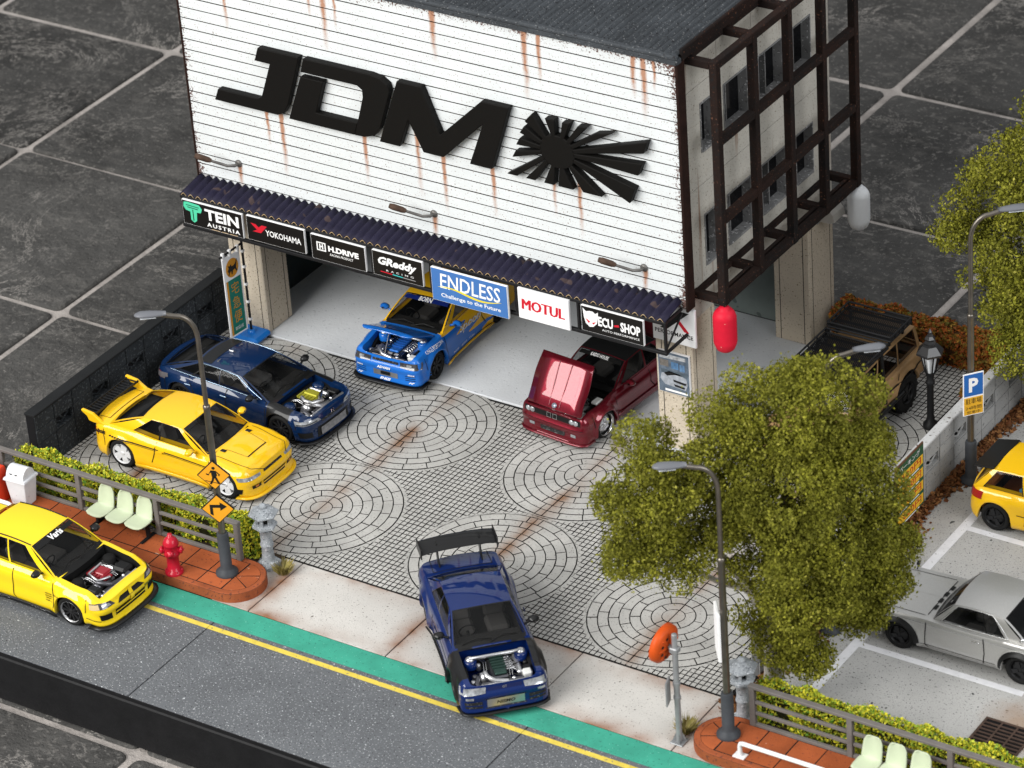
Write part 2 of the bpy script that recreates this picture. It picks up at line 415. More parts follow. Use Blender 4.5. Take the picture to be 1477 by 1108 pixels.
def field(x0, x1, y0, y1):
    nx = int((x1-x0)/px); ny = int((y1-y0)/py)
    for i in range(nx):
        for j in range(ny):
            x = x0+i*px; y = y0+j*py
            if in_ring(x+px/2, y+py/2, RC-.01): continue
            P = [push(x+g, y+g), push(x+px-g, y+g), push(x+px-g, y+py-g), push(x+g, y+py-g)]
            area_ = abs(sum(P[k][0]*P[(k+1)%4][1]-P[(k+1)%4][0]*P[k][1] for k in range(4)))/2
            if area_ < 0.003: continue
            z = random.uniform(-.005, .003)
            o_ = len(sq.v)
            sq.v.extend([(p[0], p[1], z) for p in P]+[(p[0], p[1], -.034) for p in P])
            fs = [(0,1,2,3)]+[(k, 4+k, 4+(k+1)%4, (k+1)%4) for k in range(4)]
            sq.f.extend([tuple(q+o_ for q in f) for f in fs]); sq.m.extend([0, 1, 1, 1, 1]); sq.sm.extend([False]*5)
field(FX0-.2, FX1, FY0+.015, FY1-.01); field(5.99, FX1, FY1+.005, 8.65)
for a in CX:
    for b in CY:
        if (b > 2 and a < 8) or b > 6.5: continue
        for k in range(64):
            t0, t1 = 2*PI*k/64, 2*PI*(k+1)/64; P = clipP([(a+r_*math.cos(t), b+r_*math.sin(t)) for r_, t in ((RC+.012, t0), (RC+.085, t0), (RC+.085, t1), (RC+.012, t1))])
            sq.add([(p[0], p[1], -.0075) for p in P], [(0,1,2,3)])
o = sq.build('square_setts', [m_pav, m_mort], fc); o['kind'] = 'stuff'

# garage floor and car park
m_gfloor = mat('garage_floor', (0.68, 0.70, 0.725), 0.7, var=0.1, vscale=1.2, bump=0.007, bscale=14, speck=[(18, 0.70, (0.40, 0.42, 0.44))], detail=5)
struct(MB().box(-6.12, 5.965, 1.705, 7.3, -0.095, 0.012, bev=.01).build('garage_floor', m_gfloor))
m_park = mat('car_park', (0.40, 0.395, 0.385), 0.85, var=0.18, vscale=0.8, bump=0.02, bscale=40, speck=[(11, 0.67, (0.13, 0.13, 0.13)), (19, 0.65, (0.24, 0.235, 0.23)), (4, 0.735, (0.07, 0.07, 0.07))])
def park_extra(c, out):     # brown rust stain round the drain
    d = c['N'].new('ShaderNodeVectorMath'); d.operation = 'DISTANCE'; c['K'].new(c['vec'], d.inputs[0]); d.inputs[1].default_value = (16.2, -3.7, 0)
    f = c['ramp'](c['math']('MULTIPLY_ADD', c['noise'](0.9), 1.2, c['math']('SUBTRACT', d.outputs['Value'], 0.6)), 0.35, 1.5, (1,1,1,1), (0,0,0,1))
    return c['mix'](c['math']('MULTIPLY', f, 0.75), out, (0.30, 0.20, 0.13))
m_park2 = mat('car_park_slab', (0.47, 0.465, 0.45), 0.85, var=0.18, vscale=0.8, bump=0.02, bscale=40, speck=[(20, 0.66, (0.14, 0.14, 0.14)), (30, 0.65, (0.27, 0.265, 0.26)), (5, 0.745, (0.07, 0.07, 0.07))], extra=park_extra)
cp = MB().box(11.06, 22, -5.44, 8.7, -0.095, -0.002).build('car_park', m_park2); struct(cp)
m_white = mat('white_paint', (0.72, 0.72, 0.74), 0.75, var=0.15, vscale=4, speck=[(14, 0.68, (0.45, 0.45, 0.45))])
MB().box(12.06, 12.26, -4.9, 8.0, 0.0015, 0.006).build('parking_line', m_white, cp)
for y in (-2.72, 1.86, 6.3): MB().box(12.262, 15.75, y-.08, y+.08, 0.0015, 0.006).build('parking_line', m_white, cp)

# raised brick-red pavement islands
m_terra = mat('terracotta', (0.42, 0.105, 0.035), 0.75, var=0.35, vscale=1.2, bump=0.015, bscale=30, speck=[(16, 0.68, (0.22, 0.06, 0.03)), (5, 0.76, (0.6, 0.35, 0.25))], objrand=0.2)
m_kerb = mat('terracotta_kerb', (0.38, 0.10, 0.038), 0.8, var=0.4, vscale=1.6, bump=0.02, bscale=30, speck=[(16, 0.64, (0.16, 0.05, 0.03))])
ZP = 0.22
def island(x_tip, sgn, x_end):
    """sgn=+1: rounded tip at the +x end"""
    yc, r = -6.72, 0.64; cx = x_tip - sgn*r
    def outline(rr):
        P = [(x_end, yc-rr)]
        for k in range(17):
            a = -PI/2 + PI*k/16; P.append((cx+sgn*rr*math.cos(a), yc+rr*math.sin(a)))
        P.append((x_end, yc+rr)); return P
    ob = MB().prism(outline(r), 0.003, ZP-.012); ob.m[1] = 1
    ob = ob.build('pavement', [m_kerb, m_mort]); struct(ob)
    # kerb ring on top
    mb = MB(); A = outline(r); B = outline(r-.13); n = len(A)
    V = [(p[0], p[1], ZP-.012) for p in A]+[(p[0], p[1], ZP-.005) for p in A] ; V = []
    ob['label'] = 'raised brick red pavement with a rounded end beside the ' + ('white litter bin' if sgn > 0 else 'white tubular rail')
    Ai = outline(r-.025)
    for L, z in ((A, ZP-.012), (A, ZP-.018), (Ai, ZP), (B, ZP), (B, ZP-.012)): V += [(p[0], p[1], z) for p in L]
    Fc = []
    for i in range(1, 4):
        for k in range(n-1): Fc.append((i*n+k, i*n+k+1, (i+1)*n+k+1, (i+1)*n+k))
    mb.add(V, Fc); mb.build('kerb', m_kerb, ob)
    # slabs
    ri = r-.14
    ylines = [yc-ri, yc-.10, yc+ri]
    step = 0.62; xs = []
    x = cx
    while (x - x_end)*sgn > 0: xs.append(x); x -= sgn*step
    xs.append(x_end)
    for a, b in zip(xs, xs[1:]):
        for y0, y1 in zip(ylines, ylines[1:]):
            mb = MB().box(min(a, b)+.013, max(a, b)-.013, y0+.013, y1-.013, ZP-.013, ZP+random.uniform(-.004, .001)); mb.m[2:6] = [1]*4; mb.build('paving_slab', [m_terra, m_mort], ob)
    # rounded end pieces
    for (a0, a1) in ((-90, -28), (-28, 28), (28, 90)):
        P = [(cx+sgn*.011, yc+ri*math.sin(math.radians(a0))*.02)]
        P = [(cx+sgn*.012, yc + (-.012 if a1 < 0 else (.012 if a0 > 0 else 0)))]
        for k in range(7):
            a = math.radians(lerp(a0+1.5, a1-1.5, k/6)); P.append((cx+sgn*(.012+(ri-.012)*math.cos(a)), yc+ri*math.sin(a)))
        MB().prism(P, ZP-.013, ZP-.001, side=1).build('paving_slab', [m_terra, m_mort], ob)
    return ob
island(0.76, 1, -12.5); island(10.96, -1, 21.5)
# strip of soil that the hedges grow from
m_soil = mat('soil', (0.07, 0.05, 0.035), 0.95, var=0.5, vscale=3, bump=0.05, bscale=12)
struct(MB().box(-6.42, 0.45, -6.02, -5.46, -0.02, 0.06, bev=.02).build('soil', m_soil)); struct(MB().box(11.25, 21.5, -6.02, -5.46, -0.02, 0.06, bev=.02).build('soil', m_soil))
# ================================================================== GARAGE BUILDING
m_stucco = mat('stucco', (0.62, 0.54, 0.43), 0.9, var=0.15, vscale=0.8, bump=0.03, bscale=28, speck=[(19, 0.67, (0.24, 0.19, 0.13)), (30, 0.66, (0.36, 0.30, 0.22))], extra=None)
def wall_stain(c, out):
    sep = c['N'].new('ShaderNodeSeparateXYZ'); c['K'].new(c['vec'], sep.inputs[0])
    mp = c['N'].new('ShaderNodeMapping'); mp.inputs['Scale'].default_value = (1, 3.2, 0.16); c['K'].new(c['vec'], mp.inputs[0])
    n = c['N'].new('ShaderNodeTexNoise'); n.inputs['Scale'].default_value = 1.6; n.inputs['Detail'].default_value = 4; c['K'].new(mp.outputs[0], n.inputs[0])
    return c['mix'](c['math']('MULTIPLY', c['ramp'](n.outputs['Fac'], 0.64, 0.74), 0.7), out, (0.20, 0.095, 0.045))
m_wall = mat('wall_render', (0.54, 0.515, 0.46), 0.9, var=0.12, vscale=0.8, bump=0.025, bscale=26, speck=[(19, 0.68, (0.22, 0.19, 0.15)), (30, 0.67, (0.34, 0.30, 0.25))], extra=wall_stain)
m_rusty = mat('rusty_steel', (0.008, 0.0075, 0.0075), 0.85, spec=0.12, col2=(0.024, 0.012, 0.009), vscale=1.1, bump=0.02, bscale=30, speck=[(22, 0.70, (0.12, 0.055, 0.035)), (15, 0.64, (0.014, 0.013, 0.013))], detail=8)
m_roof = mat('roof_metal', (0.055, 0.062, 0.070), 0.7, var=0.4, vscale=1.2, bump=0.02, bscale=20, spec=.25, speck=[(24, 0.66, (0.15, 0.155, 0.16)), (18, 0.66, (0.015, 0.015, 0.017))])
m_awn = mat('awning_sheet', (0.013, 0.011, 0.030), 0.6, spec=0.2, var=0.25, vscale=2, speck=[(3, 0.7, (0.06, 0.04, 0.04))])
m_black = mat('black_steel', (0.012, 0.012, 0.013), 0.5)
m_gwall = mat('garage_wall', (0.20, 0.235, 0.225), 0.9, var=0.35, vscale=0.7, bump=0.01, bscale=10, speck=[(3.5, 0.66, (0.10, 0.12, 0.115))], detail=6)
m_darkwall = mat('garage_dark_wall', (0.030, 0.040, 0.043), 0.85, var=0.4, vscale=0.9, bump=0.01, bscale=10)
m_winframe = mat('window_frame', (0.22, 0.22, 0.22), 0.8, var=0.2, vscale=4, speck=[(13, 0.62, (0.13, 0.13, 0.13)), (16, 0.66, (0.5, 0.5, 0.5))])
m_pane = mat('dark_glass', (0.006, 0.006, 0.007), 0.12)
m_sblack = mat('sign_black', (0.005, 0.0045, 0.004), 0.6, spec=0.12, bump=0.004, bscale=20)
m_plate_edge = mat('edge_rust', (0.026, 0.011, 0.008), 0.85, var=0.5, vscale=4, bump=0.02, bscale=30)

STREAKS = [(-5.17,8.98,1.1,.07),(-2.54,9.3,1.3,.09),(-2.9,9.3,.7,.05),(-2.25,9.3,.8,.05),(-4.34,5.98,.72,.06),(-3.96,5.98,1.3,.08),(-1.78,5.98,.98,.07),(-0.40,6.75,1.65,.08),(0.24,9.3,1.0,.09),(0.24,5.95,1.15,.07),
           (1.48,5.95,1.0,.07),(2.48,9.3,1.35,.09),(2.82,9.3,.95,.07),(3.0,6.5,1.15,.06),(3.61,6.3,1.25,.07),(5.06,9.3,.8,.08),(5.30,9.3,1.2,.09),(5.55,9.3,.6,.05),(5.09,4.46,.5,.08),(-.11,4.46,.5,.08),(-5.26,4.46,.5,.08)]
def facade_extra(c, out):
    sep = c['N'].new('ShaderNodeSeparateXYZ'); c['K'].new(c['vec'], sep.inputs[0]); X, Z = sep.outputs[0], sep.outputs[2]
    mth = c['math']
    wob = mth('MULTIPLY', mth('SUBTRACT', c['noise'](2.2, 3), 0.5), 0.10)
    xx = mth('ADD', X, wob)
    mask = None
    for (x0, zt, ln, w) in STREAKS:
        d = mth('SUBTRACT', 1.0, mth('DIVIDE', mth('ABSOLUTE', mth('SUBTRACT', xx, x0)), w), clamp=True)
        t = mth('DIVIDE', mth('SUBTRACT', zt, Z), ln*1.15)
        fade = mth('MULTIPLY', mth('GREATER_THAN', t, 0.0), mth('SUBTRACT', 1.05, t), clamp=True)
        e = mth('MULTIPLY', d, fade); mask = e if mask is None else mth('MAXIMUM', mask, e)
    fine = c['noise'](16, 3)
    sm = mth('MULTIPLY', mth('MULTIPLY', mask, 2.6), mth('ADD', fine, 0.25), clamp=True)
    out = c['mix'](mth('MULTIPLY', sm, 0.85), out, (0.36, 0.135, 0.045))
    # rust chips creeping in from the edges of the panel
    dx = mth('MINIMUM', mth('SUBTRACT', X, -6.40), mth('SUBTRACT', 6.02, X)); dz = mth('MINIMUM', mth('SUBTRACT', Z, 3.76), mth('SUBTRACT', 9.28, Z))
    de = mth('MINIMUM', dx, dz)
    cor = mth('MULTIPLY', mth('SUBTRACT', mth('ADD', dx, dz), de), 0.20)
    de = mth('ADD', de, mth('MINIMUM', cor, 0.16))
    thr = mth('MULTIPLY_ADD', c['noise'](1.5, 2), 0.30, -0.05)
    chips = c['ramp'](mth('SUBTRACT', mth('MULTIPLY_ADD', c['noise'](22, 3, 0.7), 0.9, -0.42), mth('MULTIPLY', mth('SUBTRACT', de, thr), 0.75)), 0.0, 0.035)
    return c['mix'](mth('MULTIPLY', chips, 0.95), out, (0.085, 0.032, 0.022))
m_plank = mat('white_cladding', (0.68, 0.71, 0.72), 0.6, var=0.07, vscale=1.2, bump=0.006, bscale=30, speck=[(20, 0.70, (0.22, 0.17, 0.15)), (32, 0.68, (0.42, 0.37, 0.35))], extra=facade_extra)

B = root('garage_building', 'white clad garage with three big black letters and a sun emblem above a corrugated awning', 'building', (0, 4.6, 0))
def bp(mb, name, m, parent=B, **k): return mb.build(name, m, parent, world=True, **k)
# facade local frame: planks keep object coordinates equal to world x,z (root only moves in y)
YF = 1.45
bp(MB().box(-6.44, 6.05, YF+.05, YF+.27, 3.70, 9.32), 'facade_backing', m_plate_edge)
NP = 22; hp = (9.30-3.73)/NP
for i in range(NP):
    z = 3.73+i*hp; ins = 0.0
    mb = MB().box(-6.42, 6.035, YF+random.uniform(-.003, .003), YF+.045, z+.011, z+hp-.011); mb.m[0] = mb.m[1] = 1
    bp(mb, 'plank', [m_plank, m_plate_edge])
bp(MB().box(6.04, 6.10, YF-.02, YF+.28, 3.66, 9.36, bev=.015), 'facade_edge', m_plate_edge); bp(MB().box(-6.48, -6.425, YF-.02, YF+.28, 3.66, 9.36, bev=.015), 'facade_edge', m_plate_edge)
# letters
def let(poly, name, lab, holes=None):
    M = frame((0, YF-.004, 0), (1,0,0), (0,0,1))
    mb = MB()
    for p in poly: mb.prism(p, 0.0, 0.17, M=M)
    o = bp(mb, name, m_sblack, bevel=.018, bang=40); o['label'] = lab
arc = lambda cx, cz, r, a0, a1, n=5: [(cx+r*math.cos(math.radians(lerp(a0, a1, k/n))), cz+r*math.sin(math.radians(lerp(a0, a1, k/n)))) for k in range(n+1)]
let([[(-4.27,7.57),(-3.2,7.57),(-3.24,7.42),(-3.62,6.32),(-3.74,6.12),(-3.92,6.04),(-5.60,6.04),(-5.48,6.33),(-4.42,6.33),(-4.30,6.40),(-3.99,7.24),(-4.39,7.24)]], 'sign_letter', 'black raised letter J')
let([[(-3.08,7.57),(-1.36,7.57),(-1.10,7.53),(-.93,7.42),(-.89,7.25),(-1.22,6.32),(-1.38,6.12),(-1.64,6.03),(-1.90,6.02),(-1.80,6.33),(-1.78,6.40),(-1.60,6.98),(-1.60,7.15),(-1.72,7.23),(-3.18,7.23)],
     [(-3.20,7.12),(-2.60,7.12),(-2.87,6.33),(-1.801,6.33),(-1.901,6.02),(-3.62,6.02)]], 'sign_letter', 'black raised letter D')
let([[(-.68,7.56),(-.07,7.56),(.33,6.53),(1.43,7.56),(2.11,7.56),(1.57,6.01),(1.02,6.01),(1.42,7.02),(.36,6.01),(-.14,6.01),(-.47,6.70),(-.74,6.01),(-1.26,6.01)]], 'sign_letter', 'black raised letter M')
RAYS = [[(2.47,7.34),(2.67,7.56)],[(2.97,7.52),(3.21,7.54)],[(3.39,7.52),(3.59,7.54)],[(3.77,7.52),(4.0,7.54)],[(4.2,7.45),(4.62,7.55)],[(5.41,7.53),(5.31,7.24)],[(5.27,7.0),(5.15,6.7)],[(5.07,6.39),(4.92,6.01)],[(4.26,6.0),(3.80,6.0)],[(3.57,6.0),(3.20,6.0)],[(3.10,6.0),(2.85,6.0)],[(2.64,6.0),(2.4,6.0)],[(2.19,6.0),(1.94,6.0)],[(2.1,6.42),(2.2,6.6)],[(2.22,6.74),(2.32,6.92)],[(2.33,7.04),(2.45,7.22)]]
sc = Vector((3.23, 6.80)); polys = [[(sc.x+.43*math.cos(2*PI*k/28), sc.y+.38*math.sin(2*PI*k/28)) for k in range(28)]]
for a, b in RAYS:
    a, b = Vector(a), Vector(b); mid = (a+b)/2; d = (mid-sc).normalized(); n = Vector((-d.y, d.x)); w = .055
    st = sc + Vector((d.x*.38, d.y*.34)); s = 1 if (a-b).dot(n) > 0 else -1
    polys.append([tuple(st+n*w*s*.8), tuple(a), tuple(b), tuple(st-n*w*s*.8)])
let(polys, 'sun_emblem', 'black raised rising sun emblem with fanned rays')
# roof
def corr(u, p): return math.sin(2*PI*u/p)
mb = MB(); xs = [-6.5+0.0375*k for k in range(int(12.6/0.0375)+1)]
mb.grid(lambda u, v: (u, v, 9.50+0.04*corr(u, .16)+0.02*(v-1.4)), xs, [1.40, 3.0, 5.0, 7.95], smooth=True)
bp(mb, 'roof', m_roof)
bp(MB().box(-6.52, 6.14, 1.36, 1.56, 9.33, 9.455, bev=.02), 'roof_flashing', m_roof); bp(MB().box(-6.52, 6.14, 1.33, 1.47, 9.457, 9.555, bev=.03), 'roof_flashing', m_roof)
bp(MB().box(6.08, 6.16, 1.56, 7.98, 9.36, 9.62, bev=.02), 'roof_edge', m_rusty)
# upper storeys: left, back and soffit as blocks, right wall of separate panels round the windows
bp(MB().box(-6.10, -5.95, 1.73, 7.8, 3.32, 9.34), 'wall', m_wall); bp(MB().box(-5.94, 5.55, 7.62, 7.8, 3.32, 9.34), 'wall', m_wall)
bp(MB().box(-6.10, 5.55, 1.74, 7.6, 3.20, 3.315), 'ceiling', m_gwall)
bp(MB().box(5.40, 5.50, 1.74, 7.61, 3.33, 9.34), 'wall_core', m_darkwall)
WY = [(2.45, 2.98), (3.38, 4.37), (4.80, 5.82), (6.25, 7.02)]; WZ = [(4.23, 5.43), (6.85, 7.97)]
sy = [1.73, 3.18, 4.585, 6.03, 7.8]; sz = [3.20, 6.14, 8.40, 9.34]
ylines = sorted(set(sy+[v for w in WY for v in w])); zlines = sorted(set(sz+[v for w in WZ for v in w]))
for (y0, y1) in zip(sy, sy[1:]):
    for (z0, z1) in zip(sz, sz[1:]):
        mb = MB(); ys = [y for y in ylines if y0 <= y <= y1]; zs = [z for z in zlines if z0 <= z <= z1]
        for a, b in zip(ys, ys[1:]):
            for c, d in zip(zs, zs[1:]):
                my, mz = (a+b)/2, (c+d)/2
                if any(w[0] < my < w[1] for w in WY) and any(w[0] < mz < w[1] for w in WZ): continue
                mb.box(5.56, 5.95, a+(.008 if a == y0 else 0), b-(.008 if b == y1 else 0), c+(.008 if c == z0 else 0), d-(.008 if d == z1 else 0))
        bp(mb, 'wall_panel', m_wall)
for (y0, y1) in WY:
    for (z0, z1) in WZ:
        t = .035
        mb = MB(); mb.box(5.72, 5.965, y0+.002, y0+t, z0, z1); mb.box(5.72, 5.965, y1-t, y1-.002, z0, z1); mb.box(5.72, 5.965, y0+t+.001, y1-t-.001, z1-t, z1-.002); mb.box(5.72, 5.985, y0+t+.001, y1-t-.001, z0+.002, z0+t+.02)
        ym = y0+(y1-y0)*.42; mb.box(5.755, 5.88 if y0 == 4.80 else 5.765, ym-.02, ym+.02, z0+t+.021, z1-t-.001)
        w = bp(mb, 'window', m_winframe)
        bp(MB().box(5.72, 5.745, y0+t+.002, y1-t-.002, z0+t+.02, z1-t), 'pane', m_pane, w)
# pillars, garage walls
def pillar(x0, x1, y0, y1, lab):
    mb = MB(); mb.box(x0, x1, y0, y1, 0.0125, 3.19, bev=.02)
    for f in (.18, .86):
        pass
    o = bp(mb, 'pillar', m_stucco); o['label'] = lab
    for (a, b) in ((x0+.14, x0+.155), (x1-.155, x1-.14)): bp(MB().box(a, b, y0-.004, y0+.01, .03, 3.18), 'pillar_groove', m_mort, o)
    for b in (y0+.14, y1-.16): bp(MB().box(x1-.01, x1+.004, b, b+.015, .03, 3.18), 'pillar_groove', m_mort, o)
pillar(-6.10, -5.20, 1.75, 2.65, 'speckled beige pillar behind the green banner'); pillar(5.06, 5.95, 1.75, 2.72, 'speckled beige pillar with a poster on it'); pillar(5.06, 5.95, 6.70, 7.80, 'rust streaked pillar beside the off-road car'); 
bp(MB().box(-6.10, -5.95, 2.66, 7.8, 0.0125, 3.19), 'garage_wall', m_darkwall); bp(MB().box(-5.94, 5.05, 7.32, 7.60, 0.0125, 3.19), 'garage_wall', m_gwall)
# steel lattice on the side wall
PY = [1.93, 3.40, 4.82, 6.22, 7.60]; RZ = [3.86, 5.70, 7.50, 9.22]; XL = 6.66; h = .088
for y in PY: bp(MB().box(XL-h, XL+h, y-h, y+h, RZ[0]-.10, RZ[3]+.10, bev=.012), 'lattice_post', m_rusty)
for i, z in enumerate(RZ):
    for a, b in zip(PY, PY[1:]):
        bp(MB().box(XL-h+.006, XL+h-.006, a+h+.001, b-h-.001, z-.09, z+.09, bev=.012), 'lattice_rail', m_rusty)
for z in (RZ[0], RZ[3]):
    for y in PY: bp(MB().box(5.955, XL-h-.001, y-.085, y+.085, z-.085, z+.085, bev=.012), 'lattice_arm', m_rusty)
    bp(MB().box(5.956, 6.05, PY[0]+.07, PY[1]-.07, z-.06, z+.06), 'lattice_ledger', m_rusty)
    for a, b in zip(PY[1:], PY[2:]): bp(MB().box(5.956, 6.05, a+.07, b-.07, z-.06, z+.06), 'lattice_ledger', m_rusty)
    # inner walkway grating of the bottom and top frame
for a, b in zip(PY, PY[1:]):
    bp(MB().box(6.42, 6.50, a+.07, b-.07, RZ[0]-.05, RZ[0]+.05), 'lattice_ledger', m_rusty)
# awning
AW0, AW1, YA = -6.46, 5.98, 0.74
mb = MB(); xs = [AW0+0.032*k for k in range(int((AW1-AW0)/0.032)+1)]
mb.grid(lambda u, v: (u, lerp(YF-.012, YA, v), lerp(3.93, 3.80, v)+0.04*corr(u, .20)), xs, [0, .33, .66, 1.0])
bp(mb, 'awning', m_awn, solid=.018)
m_tan = mat('raw_edge', (0.42, 0.30, 0.17), 0.8)
mb = MB()   # raw card edge of the corrugated sheet
mb.grid(lambda u, v: (u, YA-.006, 3.80+0.04*corr(u, .20)-.018+.018*v), xs, [0, 1.0])
bp(mb, 'awning_edge', m_tan)
mb = MB()
for z in (3.735, 3.02): bp(MB().box(AW0, AW1, YA-.02, YA+.06, z-.04, z+.035, bev=.01), 'awning_rail', m_black)
for x in (AW0+.03, -4.62, -2.95, -1.36, .15, 2.30, 3.83, AW1-.06):
    bp(MB().box(x, x+.05, YA-.015, YA+.05, 3.056, 3.694), 'awning_post', m_black)
    bp(MB().tube([(x+.025, YA+.03, 3.10), (x+.025, YF-.02, 3.62)], .022, 6), 'awning_brace', m_black)
    bp(MB().box(x+.004, x+.046, YA+.062, YF-.02, 3.70, 3.765), 'awning_arm', m_black)
for x in (AW0+.03, AW1-.06): bp(MB().box(x, x+.045, YA+.055, YF+.2, 2.99, 3.05), 'awning_arm', m_black)

# wall lamps on the facade
m_lamp = mat('lamp_steel', (0.20, 0.19, 0.18), 0.5, metal=0.6, var=0.5, vscale=5)
m_lamprust = mat('lamp_rust', (0.10, 0.062, 0.045), 0.8, var=0.5, vscale=6, bump=0.01, bscale=30)
for x, lab in ((-5.27, 'small rusty wall lamp below the letter J, reaching past the facade edge'), (-.12, 'small rusty wall lamp on the facade below the letters D and M'), (5.08, 'small rusty wall lamp on the facade below the sun emblem')):
    L = root('wall_lamp', lab, 'lamp', (x, YF-.005, 4.48), 0, 'gooseneck lamps on the white facade')
    MB().lathe([(.085, 0), (.085, .03), (.05, .05)], 12, M=Matrix.Rotation(PI/2, 4, 'X')).build('mount', m_lamp, L)
    P = [(0, -.03, 0), (-.02, -.12, -.01), (-.12, -.26, .03), (-.40, -.42, .16), (-.62, -.55, .27)]
    MB().tube(P, [.038, .036, .032, .030, .030], 8).build('arm', m_lamp, L)
    d = Vector(P[-1])-Vector(P[-2]); e = Vector(P[-1]); d.normalize()
    MB().tube([e-d*.26, e-d*.18, e+d*.03, e+d*.12], [.045, .066, .07, .05], 8).build('lamp_head', m_lamprust, L)

# ------------------------------------------------------------------ sponsor boards
m_wedge = mat('foam_white', (0.75, 0.75, 0.76), 0.6); m_txtw = mat('print_white', (0.82, 0.82, 0.82), 0.5); m_txtk = mat('print_black', (0.012, 0.012, 0.012), 0.5)
m_bk = mat('board_black', (0.010, 0.009, 0.0085), 0.35); m_bblue = mat('board_blue', (0.055, 0.16, 0.42), 0.4); m_bwhite = mat('board_white', (0.82, 0.82, 0.83), 0.45)
m_red = mat('print_red', (0.55, 0.015, 0.03), 0.45); m_pgreen = mat('print_green', (0.08, 0.55, 0.33), 0.45); m_pyel = mat('print_yellow', (0.75, 0.60, 0.03), 0.45); m_teal = mat('print_teal', (0.05, 0.45, 0.45), 0.5); m_orange = mat('print_orange', (0.70, 0.20, 0.02), 0.5)
YS = 0.66
def board(name, lab, x0, x1, z0, z1, face, y=YS, cat='sign'):
    R = root(name, lab, cat, ((x0+x1)/2, y, z0), 0, None)
    w, h_ = x1-x0, z1-z0
    MB().box(-w/2, w/2, 0.0, .06, 0, h_, bev=.004).build('panel', m_wedge, R)
    MB().box(-w/2+.012, w/2-.012, -.006, -.0005, .012, h_-.012).build('face', face, R)
    return R, frame((0, -.0075, h_/2), (1,0,0), (0,0,1)), w, h_
def lettering(R, M, items, name='lettering'):
    for it in items:
        txt, w, h_, cx, cy, m = it[:6]; kw = it[6] if len(it) > 6 else {}
        mb = MB(); put_text(mb, txt, M, w, h_, cx=cx, cy=cy, **kw); mb.build(name, m, R)
def shape2d(R, M, poly, m, name='print', dz=0.0):
    MB().prism(poly, dz, dz+.004, M=M).build(name, m, R)
R, M, w, h_ = board('sponsor_board', 'black sponsor board with a green emblem and white letters above the banner', -6.36, -4.72, 3.12, 3.72, m_bk)
lettering(R, M, [('TEIN', .92, .27, .26, .07, m_txtw, dict(bold=.035)), ('AUSTRIA', .90, .10, .28, -.18, m_txtw, dict(bold=.03, spacing=1.35))])
shape2d(R, M, [(-.76,.25),(-.66,.27),(-.34,.25),(-.27,.16),(-.31,.06),(-.42,.05),(-.44,-.16),(-.52,-.22),(-.60,-.16),(-.60,.04),(-.72,.06),(-.78,.14)], m_pgreen, 'emblem')
for q in (0, 1): shape2d(R, M, [(-.70+.03*q,.20-.05*q),(-.35-.03*q,.19-.05*q),(-.35-.03*q,.175-.05*q),(-.70+.03*q,.185-.05*q)], m_bk, 'emblem_line', .0045)
shape2d(R, M, [(-.535,.10),(-.515,.10),(-.515,-.17),(-.535,-.17)], m_bk, 'emblem_line', .0045)
for (a, b) in ((-.05, .18), (.22, .40), (.44, .66)): shape2d(R, M, [(a,-.285),(b,-.285),(b,-.27),(a,-.27)], m_tan, 'underline')
R, M, w, h_ = board('sponsor_board', 'black sponsor board with a red winged emblem beside small white letters', -4.60, -3.05, 3.15, 3.74, m_bk)
lettering(R, M, [('YOKOHAMA', .95, .15, .20, -.02, m_txtw, dict(bold=.015))])
shape2d(R, M, [(-.66,.14),(-.52,.13),(-.45,.07),(-.36,.14),(-.22,.14),(-.40,-.06),(-.62,-.06),(-.50,.0)], m_red, 'emblem')
R, M, w, h_ = board('sponsor_board', 'black sponsor board with a small white square emblem and wide white letters', -2.88, -1.46, 3.11, 3.71, m_bk)
lettering(R, M, [('H.DRIVE', .80, .14, .14, .04, m_txtw, dict(bold=.05)), ('RACING PRODUCT', .62, .06, .08, -.10, m_txtw, dict(bold=.01, shear=.3))])
for (a, b, c, d) in ((-.56,-.53,-.06,.15),(-.35,-.32,-.06,.15),(-.53,-.35,.125,.15),(-.53,-.35,-.06,-.035),(-.49,-.46,-.02,.11),(-.42,-.39,-.02,.11),(-.46,-.42,.03,.06)): shape2d(R, M, [(a,c),(b,c),(b,d),(a,d)], m_txtw, 'emblem')
R, M, w, h_ = board('sponsor_board', 'black sponsor board with slanted white letters over a thin coloured stripe', -1.27, .02, 3.12, 3.72, m_bk)
lettering(R, M, [('GReddy', 1.0, .25, 0, .06, m_txtw, dict(bold=.045, shear=.25)), ('RACING', .70, .045, .05, -.13, m_txtw, dict(spacing=2.0))])
shape2d(R, M, [(-.45,-.17),(-.15,-.18),(-.15,-.20),(-.45,-.19)], m_red, 'stripe'); shape2d(R, M, [(-.14,-.18),(.12,-.19),(.12,-.21),(-.14,-.20)], m_teal, 'stripe'); shape2d(R, M, [(.13,-.19),(.45,-.20),(.45,-.215),(.13,-.21)], mat('print_grey', (.25,.25,.25), .5), 'stripe')
R, M, w, h_ = board('sponsor_board', 'large blue sponsor board with white letters and a yellow swoosh', .28, 2.20, 2.93, 3.72, m_bblue, y=.60)
lettering(R, M, [('ENDLESS', 1.52, .36, .02, .12, m_txtw, dict(bold=.01, shear=.08)), ('Challenge to the Future', 1.50, .125, .02, -.24, m_txtw, dict(bold=.012))])
P = [(lerp(-.80, .80, k/14), -.06+.055*math.sin(PI*2*k/14+.3)) for k in range(15)]
shape2d(R, M, P + [(p[0], p[1]-.045*math.sin(PI*k/14)-.004) for k, p in reversed(list(enumerate(P)))], m_pyel, 'swoosh', -.003)
R, M, w, h_ = board('sponsor_board', 'white sponsor board with bold red letters', 2.42, 3.68, 3.01, 3.73, m_bwhite)
